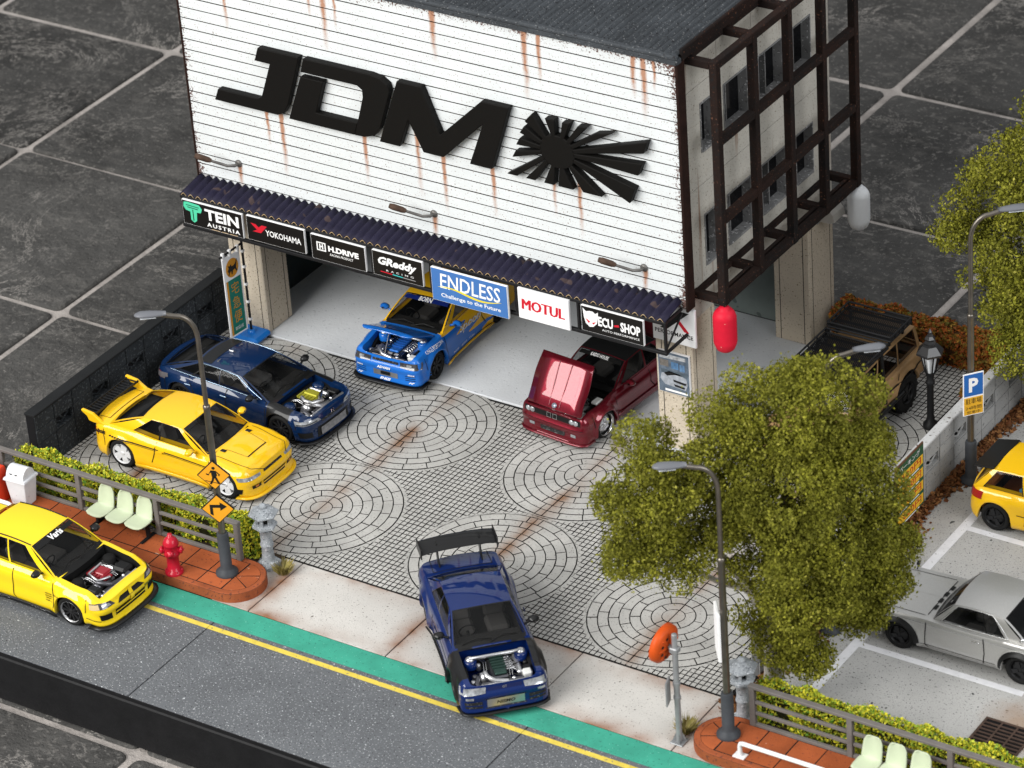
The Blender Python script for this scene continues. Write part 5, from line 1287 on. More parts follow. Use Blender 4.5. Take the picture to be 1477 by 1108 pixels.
c.fpatch('headlight', [(.50,.57),(.97,.56),(.98,.68),(.60,.66)], m_lensdark, off=.012, mirror=True); c.fpatch('headlight_inner', [(.60,.585),(.82,.58),(.84,.64),(.66,.64)], m_lens, off=.018, mirror=True); c.fpatch('headlight_surround', [(.88,.57),(.97,.565),(.975,.67),(.90,.66)], mat('lens_beige', (.55,.42,.22), .25, coat=.5), off=.02, mirror=True)
c.fpatch('grille', [(-.44,.54),(.44,.54),(.30,.62),(-.30,.62)], m_trim, off=.008); c.fpatch('grille_bar', [(-.07,.42),(.07,.42),(.05,.66),(-.05,.66)], pe, off=.03, nu=3); c.fpatch('bumper_opening', [(-.50,.27),(.50,.27),(.50,.42),(-.50,.42)], m_trim, off=.006); c.fpatch('bumper_bar', [(-.5,.335),(.5,.335),(.5,.36),(-.5,.36)], pe, off=.02)
c.fpatch('bumper_intake', [(.60,.26),(.88,.30),(.90,.44),(.62,.40)], m_trim, off=.008, mirror=True); c.fpatch('canard', [(.88,.30),(1.0,.36),(1.0,.375),(.88,.315)], m_carbon, off=.05, mirror=True); c.front_text('Varis', .55, .485, .22, .04, m_txtk, bold=.02, shear=.3)
c.patch('front_lip', lambda u, v: c.fpt(lerp(-.99, .99, u), .15, lerp(-.05, .11, v))-Vector((0, 0, .01*v)), m_carbon, 24, 2, thick=.035)
c.seam([(.92,.88),(.94,.4),(.86,.24)]); c.seam([(-.12,.9),(-.16,.3),(-.1,.22)]); c.spatch('side_skirt', [(-.95,.13),(.98,.13),(.98,.22),(-.95,.22)], m_carbon, off=.045, thick=.03)
c.side_text('Ver. 4 Kai Wide Body', .05, .175, 1.3, .05, m_txtw, side=-1, bold=.01, shear=.2, off=.062)
for q, tx in enumerate(('ADVAN', 'ENDLESS', 'OHLINS', 'CUSCO')): c.side_text(tx, .80, .62-q*.055, .17, .032, m_txtk, side=-1, bold=.03)
c.side_text('Varis', 1.02, .64, .16, .035, m_txtk, side=-1, bold=.01, shear=.3)
for side in (1, -1):
    fn = c.panels()[3](side); MB().tube([fn(a, 1.0)+Vector((0, side*-.03, .012)) for a in [q/14 for q in range(0, 15)]], .014, 6).build('roof_gutter', m_trim, R)
tail(c)

# ---- 7 silver classic coupe in the car park
ps = paint('paint_silver', (0.44, 0.435, 0.42), flake=.3, metal=.5, rough=.34, coat=.6)
R = root('model_car', 'silver classic coupe with black wheels and black arch flares in a parking bay', 'model car', (14.26, -1.68, .002), math.radians(180.3))
c = Car(R, front=2.12, rear=-2.22, w=.835, wb=2.57, r=.325, nf=8, nr=8, af=.32, ar=.35, z0=.20, zf=.26, zr=.28, arch=.05, flare=.045, sh=[(-2.22,.86),(-1.5,.88),(0,.85),(.65,.86),(1.5,.84),(2.12,.80)], wx=[(-2.4,.97),(0,1.0),(2.3,.97)], sprof=[(0,.05),(.12,.02),(.30,.0),(.55,.0),(.80,.010),(.95,.012),(1,.035)],
    fprof=[(.26,.05),(.36,-.02),(.44,-.02),(.46,.05),(.75,.02),(.82,.0)], rprof=[(.26,.05),(.4,-.01),(.48,.03),(.9,.02)], ws0=.60, ws1=.16, rw1=-.86, rw0=-1.38, roof=1.34, yb=.73, yr=.64, ws_b=.07, body=ps, rim=m_wheelk, rimtype='steel', rr=.66, crown=.02, hood=(None, None), roofcrown=.055)
c.build_body(); c.build_cabin(sidewin=[(.22, .41), (.425, .90)]); c.wheels(); 
c.dseam([(.78,.84),(2.0,.82)]); c.dseam([(.74,.80),(.74,-.80)], mirror=False); c.dseam([(.80,0),(1.95,0)], mirror=False, wd=.004, m=ps)
for q in range(4): f = -.45+q*.3; c.patch('cowl_vent', lambda u, v: c.dpt(lerp(.66, .74, v)+.045*(1-(f*1.2)**2)-.02, f+.09*(u-.5)*2, .012), m_trim, 3, 1)
for sd in (1, -1):
    mb = MB(); x = 1.66; z = c.shz(x); mb.tube([(x, sd*.70, z), (x-.02, sd*.72, z+.10)], .012, 6); mb.lathe([(.0, -.03), (.05, -.025), (.065, .01), (.055, .015), (0, .012)], 12, M=Matrix.Translation((x-.02, sd*.73, z+.13)) @ Matrix.Rotation(-PI/2, 4, 'Y')); mb.build('wing_mirror', m_trim, R)
    for xw in (c.xf, c.xr):
        def arch(u, v): a = lerp(-.05, PI+.05, u); Rr = c.r+c.arch+lerp(-.012, .075, v); x_, z_ = xw+Rr*math.cos(a), c.r+Rr*math.sin(a); return c.spt(x_, max(z_, .2), sd, .02+.035*(1-v))
        c.patch('arch_flare', arch, m_trim, 18, 3)
c.fpatch('grille', [(-.62,.50),(.62,.50),(.62,.72),(-.62,.72)], m_trim, off=.006)
for t in (.62, .76):
    for sg in (1, -1): p = c.fpt(t*sg, .61, .012); q = c.fpt(t*sg, .61, .06); MB().lathe([(.08, 0), (.08, .015), (.05, .03), (0, .035)], 14, M=Matrix.Translation(p) @ (q-p).to_track_quat('Z', 'Y').to_matrix().to_4x4()).build('headlight', m_lens, R)
c.patch('bumper', lambda u, v: c.fpt(lerp(-1, 1, u), lerp(.34, .45, v), .045), m_chrome, 24, 2, thick=.04); 
c.spatch('side_marker', [(1.84,.66),(1.95,.66),(1.95,.71),(1.84,.71)], mat('marker', (.5,.25,.15), .2), off=.012); 
c.spatch('side_moulding', [(-1.9,.775),(2.0,.775),(2.0,.79),(-1.9,.79)], mat('bright_trim', (.6,.6,.6), .25, metal=.7), off=.010, nu=26); c.spatch('sill_moulding', [(-.85,.235),(.80,.235),(.80,.255),(-.85,.255)], MATS['bright_trim'], off=.012, nu=12); c.spatch('side_crease', [(-.80,.30),(.85,.30),(.85,.312),(-.80,.312)], m_seam, off=.004, nu=12)
c.seam([(.70,.82),(.72,.3),(.62,.23)]); c.seam([(-.52,.82),(-.55,.5),(-.52,.25)])
for sd in (1, -1): MB().box(-.44, -.28, sd*.838, sd*.86, .70, .725, bev=.008).build('door_handle', m_chrome, R); MB().lathe([(.05, 0), (.05, .012), (0, .018)], 14, M=Matrix.Translation((-1.27, sd*.70, .95)) @ Matrix.Rotation(-sd*PI/2+sd*.4, 4, 'X')).build('pillar_badge', m_chrome, R)
for side in (1, -1):
    fn = c.panels()[3](side); MB().tube([fn(a, .07)+Vector((0, side*.008, 0)) for a in (.18, .4, .65, .93)]+[fn(.93, .5), fn(.90, .94)]+[fn(a, .95)+Vector((0, side*.006, 0)) for a in (.7, .45, .22)]+[fn(.17, .5), fn(.18, .07)], .010, 5).build('window_moulding', MATS['bright_trim'], R)
c.side_text('GT-R', .86, .46, .14, .04, m_chrome, side=1, bold=.03); tail(c)

# ---- 8 yellow hatchback at the edge of the car park
R = root('model_car', 'yellow hatchback with black roof spoiler and black steel wheels in the car park', 'model car', (14.05, 2.86, .002), math.radians(0))
c = Car(R, front=2.0, rear=-2.0, w=.85, wb=2.57, r=.32, nf=3.4, nr=3.2, af=.42, ar=.5, z0=.16, zf=.16, zr=.22, arch=.045, flare=.02, sh=[(-2.0,.88),(-1.0,.90),(.8,.86),(2.0,.64)], rprof=[(.16,.08),(.34,.0),(.52,.0),(.6,.04),(.95,.09)], ws0=.95, ws1=.18, rw1=-1.45, rw0=-1.82, roof=1.33, yb=.745, yr=.60, yrr=.58, body=py, rim=m_wheelk, rimtype='steel', rr=.68, hood=(None, None), int_color=mat('interior_orange', (.45, .16, .04), .6))
c.build_body(); c.build_cabin(sidewin=[(.08, .40), (.45, .88)]); c.wheels(); c.mirrors(py)
mb = MB(); V = [(-1.42, -.60, 1.335), (-1.42, .60, 1.335), (-1.90, .55, 1.25), (-1.90, -.55, 1.25), (-1.42, -.60, 1.29), (-1.42, .60, 1.29), (-1.90, .55, 1.21), (-1.90, -.55, 1.21)]
mb.add(V, [(0,1,2,3),(4,7,6,5),(0,4,5,1),(1,5,6,2),(2,6,7,3),(3,7,4,0)]); mb.build('roof_spoiler', m_trim, R, bevel=.02)
c.fpatch('tail_lamp', [(.70,.68),(.97,.68),(.98,.84),(.74,.84)], m_taillamp, rear=True, mirror=True, off=.010); c.spatch('side_moulding', [(-.80,.50),(.85,.50),(.85,.52),(-.80,.52)], m_trim, off=.008); c.side_text('VTEC', -.45, .42, .22, .05, m_txtk, side=-1, bold=.03); c.seam([(.86,.82),(.88,.3),(.8,.2)]); c.seam([(-.55,.86),(-.6,.5),(-.62,.3)])
for sd in (1, -1): MB().tube([(-.9, sd*.4, .8), (-.55, sd*.38, 1.05), (-.5, sd*.38, 1.0)], .07, 8).build('seat_bolster', mat('seat_blue', (.10, .35, .55), .6), R)
# ---- 9 tan off-road car with black roof racks
pt = paint('paint_sand', (0.31, 0.19, 0.09), flake=0, rough=.5, coat=.25)
R = root('model_car', 'sand coloured off-road car with black mesh roof racks behind the garage pillar', 'model car', (8.22, 3.95, .004), math.radians(-90))
c = Car(R, front=2.15, rear=-2.35, w=.83, wb=2.70, r=.44, nf=8, nr=8, af=.36, ar=.4, z0=.50, zf=.55, zr=.55, arch=.09, flare=.05, tyw=.30, track=.03, sh=[(-2.35,1.14),(0,1.12),(.8,1.12),(2.15,1.06)], wx=[(-2.4,.98),(0,1.0),(2.3,.97)], fprof=[(.5,.0),(.7,.0),(1.2,.03)], rprof=[(.5,.0),(1.2,.02)], sprof=[(0,.05),(.1,.0),(.8,.0),(.95,.012),(1,.04)],
    ws0=.95, ws1=.55, rw1=-2.02, rw0=-2.20, roof=1.74, yb=.77, yr=.68, ws_b=.05, rw_b=.03, body=pt, rim=m_wheelk, rimtype='offroad', rr=.55, hood=(None, None), sidebulge=.01)
c.tuck = -.06
c.build_body(); c.build_cabin(sidewin=[(.05, .30), (.34, .62), (.66, .93)]); c.wheels(); c.mirrors(m_trim)
c.seam([(.80,1.08),(.82,.55)]); c.seam([(-.30,1.08),(-.30,.55)]); c.seam([(-1.05,1.08),(-.98,.95)]); c.spatch('side_stripe', [(-2.1,.86),(1.9,.86),(1.9,.90),(-2.1,.90)], m_trim, off=.012, nu=20)
for sd in (1, -1):
    for xx in (-.12, .72): MB().box(xx-.18, xx, sd*.825, sd*.85, .96, 1.0, bev=.01).build('door_handle', m_trim, R)
    MB().tube([(-.36, sd*.86, .72), (-.36, sd*.80, 1.45), (-.42, sd*.74, 1.85)], .045, 6).build('roll_bar', m_trim, R); MB().tube([(-1.1, sd*.89, .60), (1.0, sd*.89, .60)], .05, 8).build('side_step', m_trim, R)
c.fpatch('headlight', [(.55,.80),(.85,.80),(.85,.96),(.55,.96)], m_lens, off=.012, mirror=True); c.fpatch('grille', [(-.5,.78),(.5,.78),(.5,.98),(-.5,.98)], m_mesh, off=.008)
def rack(x0, x1, z, hw):
    K_ = root.__call__ if False else None
    fr = MB()
    for zz in (z, z+.10):
        P = [(x0, -hw, zz), (x1, -hw, zz), (x1, hw, zz), (x0, hw, zz)]
        for a, b in zip(P, P[1:]+P[:1]): fr.tube([a, b], .022, 6)
    for y in (-hw, hw):
        n = 5
        for q in range(n+1): fr.tube([(lerp(x0, x1, q/n), y, z), (lerp(x0, x1, q/n), y, z+.1)], .018, 5)
    o = fr.build('roof_rack', m_black, R)
    for q in range(7 if x1-x0 > 1.2 else 4): xx = lerp(x0, x1, (q+.5)/(7 if x1-x0 > 1.2 else 4)); MB().box(xx-.03, xx+.03, -hw+.02, hw-.02, z-.03, z-.012).build('rack_bar', m_black, o)
    wm = MB(); st_ = .055; n = int((x1-x0+2*hw)/st_)
    for q in range(n):
        for sg in (1, -1):
            t = q*st_ - 2*hw*0
            a = [t, -hw]; 
            # diagonal wires clipped to the rectangle
            y_at = lambda x: -hw+(t-(x-x0)) if sg > 0 else hw-(t-(x-x0))
            xs_ = [x0+max(0, t-2*hw), x0+min(x1-x0, t)]
            if xs_[1]-xs_[0] < .02: continue
            p0 = (xs_[0], y_at(xs_[0]), z-.005); p1 = (xs_[1], y_at(xs_[1]), z-.005)
            d = (Vector(p1)-Vector(p0)).normalized(); nn = Vector((-d.y, d.x, 0))*.0125
            wm.add([Vector(p0)-nn, Vector(p1)-nn, Vector(p1)+nn, Vector(p0)+nn], [(0,1,2,3)])
    wm.build('rack_mesh', m_black, o)
rack(-.72, 1.18, 1.86, .74); rack(-1.76, -.82, 1.96, .75)
for xx in (-1.6, -1.0, -.5, .3, .9):
    for sd in (1, -1): MB().box(xx-.03, xx+.03, sd*.60, sd*.64, 1.72, 1.96 if xx < -.8 else 1.86).build('rack_foot', m_black, R)
MB().box(-2.62, -2.40, -.36, .36, .85, 1.55, bev=.1).build('spare_wheel_cover', m_trim, R)
for y in (-.5, .5): MB().lathe([(.06, 0), (.06, .05), (0, .06)], 12, M=Matrix.Translation((1.16, y, 1.94)) @ Matrix.Rotation(PI/2, 4, 'Y')).build('roof_lamp', m_lens, R)
# ================================================================== WALLS, FENCES, STREET FURNITURE
m_blkd = mat('dark_block', (0.026, 0.030, 0.034), 0.85, var=0.3, vscale=2, bump=0.02, bscale=30, speck=[(17, 0.60, (0.055, 0.062, 0.068))], objrand=.2)
m_blkl = mat('light_block', (0.36, 0.36, 0.355), 0.9, var=0.2, vscale=1.5, bump=0.02, bscale=30, speck=[(15, 0.67, (0.16, 0.16, 0.16))], objrand=.12)
m_cope = mat('coping_light', (0.52, 0.52, 0.52), 0.9, var=0.15, vscale=2, bump=0.02, bscale=30, speck=[(9, 0.69, (0.10, 0.08, 0.07)), (17, 0.66, (0.3, 0.29, 0.28))]); m_coped = mat('coping_dark', (0.012, 0.013, 0.014), 0.85, spec=.2, var=.3, vscale=2, bump=.01, bscale=30)
m_jointd = mat('joint_dark', (0.008, 0.008, 0.009), .95); m_jointl = mat('joint_light', (0.13, 0.13, 0.13), .95)
def block_wall(name, lab, x0, x1, y0, y1, h, mblk, mjoint, mcope, bl, rows, dia_phase, dia_row):
    R = root(name, lab, 'wall', ((x0+x1)/2, (y0+y1)/2, 0))
    def b(mb, n, m, par=R): return mb.build(n, m, par, world=True)
    t = x1-x0
    n = int(round((y1-y0)/bl)); bl = (y1-y0)/n; rh = (h-.06)/rows
    dia = [(i, dia_row) for i in range(n) if i % 2 == dia_phase]
    # core as separate cells left out at the pierced blocks
    core = MB()
    for i in range(n):
        for j in range(rows):
            if (i, j) in dia: continue
            core.box(x0+.02, x1-.02, y0+i*bl, y0+(i+1)*bl, j*rh-.0+.001, (j+1)*rh)
    b(core, 'wall_core', mjoint)
    g = .011
    for i in range(n):
        for j in range(rows):
            ya, yb_, za, zb = y0+i*bl+g, y0+(i+1)*bl-g, j*rh+g*.7, (j+1)*rh-g*.7
            if (i, j) in dia:
                fr = MB(); th = .035
                for (a, c_, d, e) in ((ya, ya+th, za, zb), (yb_-th, yb_, za, zb), (ya+th, yb_-th, za, za+th), (ya+th, yb_-th, zb-th, zb)): fr.box(x0+.012, x1-.012, a, c_, d, e)
                ym, zm = (ya+yb_)/2, (za+zb)/2; q = bl*.24
                for (p, r_) in (((ya+th, zm), (ym, zb-th)), ((ym, zb-th), (yb_-th, zm)), ((yb_-th, zm), (ym, za+th)), ((ym, za+th), (ya+th, zm)), ((ym-q*.5, zm+rh*.2), (ym+q*.5, zm-rh*.2))):
                    fr.tube([((x0+x1)/2, p[0], p[1]), ((x0+x1)/2, r_[0], r_[1])], .024, 4, smooth=False)
                pb3 = b(fr, 'pierced_block', mblk)
                b(MB().box((x0+x1)/2-.05, (x0+x1)/2-.03, ya+.02, yb_-.02, za+.02, zb-.02), 'vent_back', m_jointd, pb3)  # added dark sheet, stands in for the shade inside the vent openings
            else:
                dx = random.uniform(-.003, .003)
                b(MB().box(x0+dx, x1+dx, ya, yb_, za, zb), 'block', mblk)
    b(MB().box(x0-.02, x1+.02, y0-.01, y1+.01, h-.058, h, bev=.012), 'coping', mcope)
    return R
block_wall('boundary_wall', 'dark grey block wall with diamond vents behind the yellow coupe', -6.42, -6.17, -5.20, 1.72, 1.42, m_blkd, m_jointd, m_coped, .63, 4, 1, 2)
block_wall('boundary_wall', 'light grey block wall with diamond vents beside the car park', 10.87, 11.05, -4.55, 8.6, 1.36, m_blkl, m_jointl, m_cope, .62, 4, 1, 2)

# fences
m_fence = mat('fence_grey', (0.17, 0.155, 0.145), .7, var=.25, vscale=3, bump=.01, bscale=30)
def fence(lab, xs, x_end):
    R = root('fence', lab, 'fence', (xs[0], -6.19, ZP-.001))
    for x in xs: MB().box(x-xs[0]-.06, x-xs[0]+.06, -.055, .055, 0, .86, bev=.012).build('post', m_fence, R)
    for a, b in zip(xs, xs[1:]):
        for z in (.30, .55): MB().box(a-xs[0]+.061, b-xs[0]-.061, -.03, .03, z-.035, z+.035, bev=.008).build('rail', m_fence, R)
        MB().box(a-xs[0]+.061, b-xs[0]-.061, -.04, .04, .0, .07, bev=.008).build('rail', m_fence, R)
    MB().box(-.07, xs[-1]-xs[0]+.07, -.065, .065, .861, .93, bev=.012).build('top_rail', m_fence, R)
fence('grey slatted fence behind the bench with the white litter bin', [-6.32, -4.25, -2.20, -.14], 0); fence('grey slatted fence along the car park beside the tree trunk', [11.86, 13.93, 16.0, 18.05], 0)

# foliage helper: many small leaf quads
def leaves(pts, nrm, size, name, m, parent, jitter=.5, tri=False, aspect=.55):
    n = len(pts); pts = np.asarray(pts); 
    d = RNG.normal(size=(n, 3)); d += np.asarray(nrm)*jitter; d /= np.linalg.norm(d, axis=1)[:, None]
    e = RNG.normal(size=(n, 3)); e -= (e*d).sum(1)[:, None]*d; e /= np.linalg.norm(e, axis=1)[:, None]
    sz = size*(.55+.9*RNG.random(n))[:, None]
    f = np.cross(d, e)
    bend = d*sz*.35
    V = np.stack([pts-e*sz*.5, pts+f*sz*aspect*.5+bend*.3, pts+e*sz*.5+bend*.0, pts-f*sz*aspect*.5+bend*.3], 1).reshape(-1, 3)
    me = bpy.data.meshes.new(name); me.vertices.add(4*n); me.vertices.foreach_set('co', V.astype(np.float32).ravel())
    me.loops.add(4*n); me.loops.foreach_set('vertex_index', np.arange(4*n, dtype=np.int32)); me.polygons.add(n); me.polygons.foreach_set('loop_start', np.arange(0, 4*n, 4, dtype=np.int32))
    try: me.polygons.foreach_set('loop_total', np.full(n, 4, dtype=np.int32))
    except Exception: pass
    me.update(calc_edges=True); me.validate(); me.materials.append(m)
    o = bpy.data.objects.new(name, me); COL.objects.link(o); o.parent = parent
    return o
m_hedge = mat('hedge_leaf', (.3,.3,.05), .7, island=[(0, (.66,.58,.035)), (.35, (.50,.48,.035)), (.62, (.26,.34,.03)), (.85, (.09,.24,.03)), (1.0, (.75,.68,.07))])
m_autumn = mat('autumn_leaf', (.3,.1,.05), .75, island=[(0, (.46,.12,.02)), (.3, (.28,.07,.02)), (.55, (.13,.10,.02)), (.8, (.38,.19,.03)), (1.0, (.08,.10,.02))])
m_treeleaf = mat('tree_leaf', (.2,.2,.04), .75, var=.62, vscale=1.3, col2=(.075,.078,.010), island=[(0, (.14,.145,.012)), (.3, (.21,.21,.018)), (.6, (.30,.29,.03)), (.85, (.10,.105,.010)), (1.0, (.42,.39,.07))])
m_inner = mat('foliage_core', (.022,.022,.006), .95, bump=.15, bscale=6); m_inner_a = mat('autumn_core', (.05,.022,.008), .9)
def hedge(lab, x0, x1, y0, y1, z0, z1, n, m, core, size=.085):
    R = root('hedge', lab, 'hedge', ((x0+x1)/2, (y0+y1)/2, z0))
    w, d, h = x1-x0, y1-y0, z1-z0
    us = [q/40 for q in range(41)]
    cb = MB(); rnd = random.Random(3)
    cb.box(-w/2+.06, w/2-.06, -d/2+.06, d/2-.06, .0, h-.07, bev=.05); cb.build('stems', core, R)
    # leaves on the five faces
    A = np.array([w*h, w*h, w*d, d*h, d*h]); A = A/A.sum(); f = RNG.choice(5, n, p=A); a = RNG.random(n)-.5; b = RNG.random(n); dep = (RNG.random(n)**1.5)*.11
    P = np.zeros((n, 3)); Nn = np.zeros((n, 3))
    lump = .05*np.sin(a*w*5.1+1)+.04*np.sin(a*w*9.7)+.03*np.sin(b*17+a*w*3)
    for k, (nx, ny, nz) in enumerate(((0,-1,0),(0,1,0),(0,0,1),(-1,0,0),(1,0,0))):
        s_ = f == k
        if k < 2: P[s_] = np.stack([a[s_]*w, np.full(s_.sum(), ny*d/2), b[s_]*h], 1)
        elif k == 2: P[s_] = np.stack([a[s_]*w, (b[s_]-.5)*d, np.full(s_.sum(), h)], 1)
        else: P[s_] = np.stack([np.full(s_.sum(), nx*w/2), a[s_]*d, b[s_]*h], 1)
        Nn[s_] = (nx, ny, nz); P[s_] += np.array((nx, ny, nz))*(lump[s_]-dep[s_])[:, None]
    P[:, 2] = np.maximum(P[:, 2], .01)
    o = leaves(P, Nn, size, 'foliage', m, R, jitter=.8)
    return R
hedge('long yellow-green clipped hedge behind the pale bench and litter bin', -6.25, .05, -5.90, -5.46, .06, .86, 28000, m_hedge, m_inner, size=.07)
hedge('long yellow-green clipped hedge between the fence and the car park', 11.72, 18.5, -5.92, -5.48, .06, .86, 29000, m_hedge, m_inner, size=.07)
hedge('rusty orange autumn hedge along the back edge behind the off-road car', 6.15, 10.80, 7.3, 8.05, -.03, .68, 20000, m_autumn, m_inner_a, size=.10)
hedge('rusty orange autumn shrub in the corner against the light block wall', 10.15, 10.82, 5.6, 7.2, -.03, .66, 7000, m_autumn, m_inner_a, size=.10)

# trees
m_bark = mat('bark_pale', (.62,.58,.52), .85, var=.4, vscale=6, bump=.02, bscale=25, speck=[(9, .66, (.18,.14,.10))])
def tree(lab, loc, blobs, trunk, limbs, n, size=.085, seed=1):
    R = root('tree', lab, 'tree', loc)
    mb = MB(); mb.tube(*trunk, n=10)
    for pts, rs in limbs: mb.tube(pts, rs, n=7)
    mb.build('trunk', m_bark, R)
    rng = np.random.default_rng(seed)
    B = np.array(blobs); vol = (B[:, 3]*B[:, 4]*B[:, 5])**.7; pr = vol/vol.sum()
    # clumps on each blob, then leaves on each clump
    nc = int(len(blobs)*17); k = rng.choice(len(B), nc, p=pr); d = rng.normal(size=(nc, 3)); d /= np.linalg.norm(d, axis=1)[:, None]
    rad = rng.uniform(.62, 1.0, nc)[:, None]
    C = B[k, :3] + d*B[k, 3:6]*rad
    # drop clumps deep inside other blobs
    inside = np.zeros(nc, bool)
    for q in range(len(B)):
        inside |= ((((C-B[q, :3])/(B[q, 3:6]))**2).sum(1) < .45)
    C = C[~inside]; d = d[~inside]; nc = len(C)
    cr = rng.uniform(.20, .46, nc)
    kk = rng.choice(nc, n, p=(cr**2)/(cr**2).sum()); dd = rng.normal(size=(n, 3)); dd /= np.linalg.norm(dd, axis=1)[:, None]
    rr = cr[kk]*(1-.32*rng.random(n)**2)*(1+.18*np.sin(dd[:, 0]*7+kk)*np.cos(dd[:, 1]*6))
    P = C[kk] + dd*rr[:, None]*np.array((1.05, 1.05, .85))
    # stray sprigs
    ns = n//18; s_ = rng.choice(n, ns); P[s_] += dd[s_]*rng.uniform(.03, .22, ns)[:, None]
    keep = P[:, 2] > .15
    leaves(P[keep], dd[keep], size, 'crown', m_treeleaf, R, jitter=.35, aspect=.6)
    return R
T1 = Vector((11.62, -5.05, .0))
bl = [  # x,y,z,rx,ry,rz relative to the trunk foot; camera right is (.82,.57,0), up is z
]
def cr(a, z, dep, r, rz=None):     # place a blob: a = sideways across the view, dep = towards the viewer
    rz = rz or r*.8
    return (a*.82+dep*.57, a*.57-dep*.82, z, r, r, rz)
bl = [cr(.2,6.25,0,1.05,.75), cr(1.25,6.2,-.3,1.0,.75), cr(.7,6.6,0,.7,.45), cr(1.75,5.6,-.2,.68), cr(.5,5.2,.7,1.0), cr(1.5,5.0,.4,.9), cr(1.95,4.5,0,.6), cr(1.2,4.1,.5,.85,.7), cr(2.05,3.6,0,.65), cr(.4,3.9,.9,.7,.5), cr(.6,3.0,.6,.85,.75),
      cr(1.6,2.9,.2,.8), cr(2.2,3.2,-.2,.45), cr(.2,2.1,.3,.65), cr(.9,2.0,.3,.7), cr(1.6,2.1,0,.5), cr(.25,1.25,.15,.38,.5), cr(.35,.75,.1,.30,.32),
      cr(-.8,6.1,.2,.65,.55), cr(-1.6,5.95,.2,.7,.5), cr(-2.35,5.85,.3,.55,.42), cr(-2.0,5.1,.4,.7,.55), cr(-2.75,5.15,.4,.42,.3), cr(-2.3,4.35,.4,.6), cr(-2.5,3.65,.4,.55,.4), cr(-1.75,3.75,.4,.5,.45), cr(-1.3,4.5,.3,.45,.4), cr(-.6,5.4,.4,.5,.45), cr(-.75,4.4,.3,.45), cr(-1.2,3.9,.4,.42,.36), cr(-.45,3.5,.4,.40), cr(-.25,2.4,.3,.42), cr(.0,1.5,.2,.35,.4), cr(.55,1.1,.2,.35,.4)]
def pt(a, z, dep): return Vector((a*.82+dep*.57, a*.57-dep*.82, z))
limbs = [([pt(.0,1.9,.05), pt(-.5,2.9,.1), pt(-1.1,3.8,.2), pt(-1.8,4.9,.3)], [.13,.10,.07,.04]), ([pt(-.3,2.6,.1), pt(-.9,2.9,.2), pt(-1.7,3.5,.35)], [.08,.06,.03]), ([pt(.1,2.2,0), pt(.3,3.6,.1), pt(.4,5.4,.2)], [.15,.11,.05]), ([pt(.1,2.2,0), pt(.9,3.2,.0), pt(1.6,4.6,0)], [.13,.09,.04]), ([pt(.2,2.0,0), pt(1.2,2.6,-.1), pt(2.0,3.2,-.1)], [.09,.06,.03])]
tree('broad olive green tree beside the street lamp and stone lantern, its branches over the forecourt', T1, bl, ([(0, 0, 0), pt(.02,.6,0), pt(0,1.4,.03), pt(.08,2.3,0)], [.24, .17, .15, .14]), limbs, 240000, size=.058, seed=5)
T2 = Vector((11.85, 6.3, 0))
dx = .82*.8
b2 = [cr(-1.0,5.3,0,.95), cr(-.3,6.2,0,.9), cr(-.6,4.4,.4,1.0), cr(-1.5,4.6,.2,.7,.5), cr(.4,6.9,0,.75), cr(.6,5.4,.4,1.0), cr(-.6,3.3,.4,.9), cr(.3,2.8,.3,.9), cr(.5,4.0,.5,.9), cr(-.4,2.0,.3,.8), cr(.7,1.6,.3,.8), cr(-.9,4.0,.5,.8), cr(1.3,6.0,0,.9), cr(1.4,4.6,0,1.0), cr(1.2,3.2,0,.9), cr(.0,7.6,0,.30,.5), cr(.7,7.7,0,.55), cr(.2,7.0,.2,.7), cr(-.9,5.9,.2,.7), cr(.2,5.0,.7,.9), cr(.9,2.4,.5,.8)]
tree('olive green tree with dense twiggy crown behind the parking sign lamp', T2, b2, ([(0, 0, 0), pt(0,1.0,0), pt(.05,2.5,0)], [.24, .18, .14]), [([pt(.05,2.3,0), pt(.1,4,.1), pt(.1,6.5,.1)], [.13,.09,.04])], 120000, size=.064, seed=9)

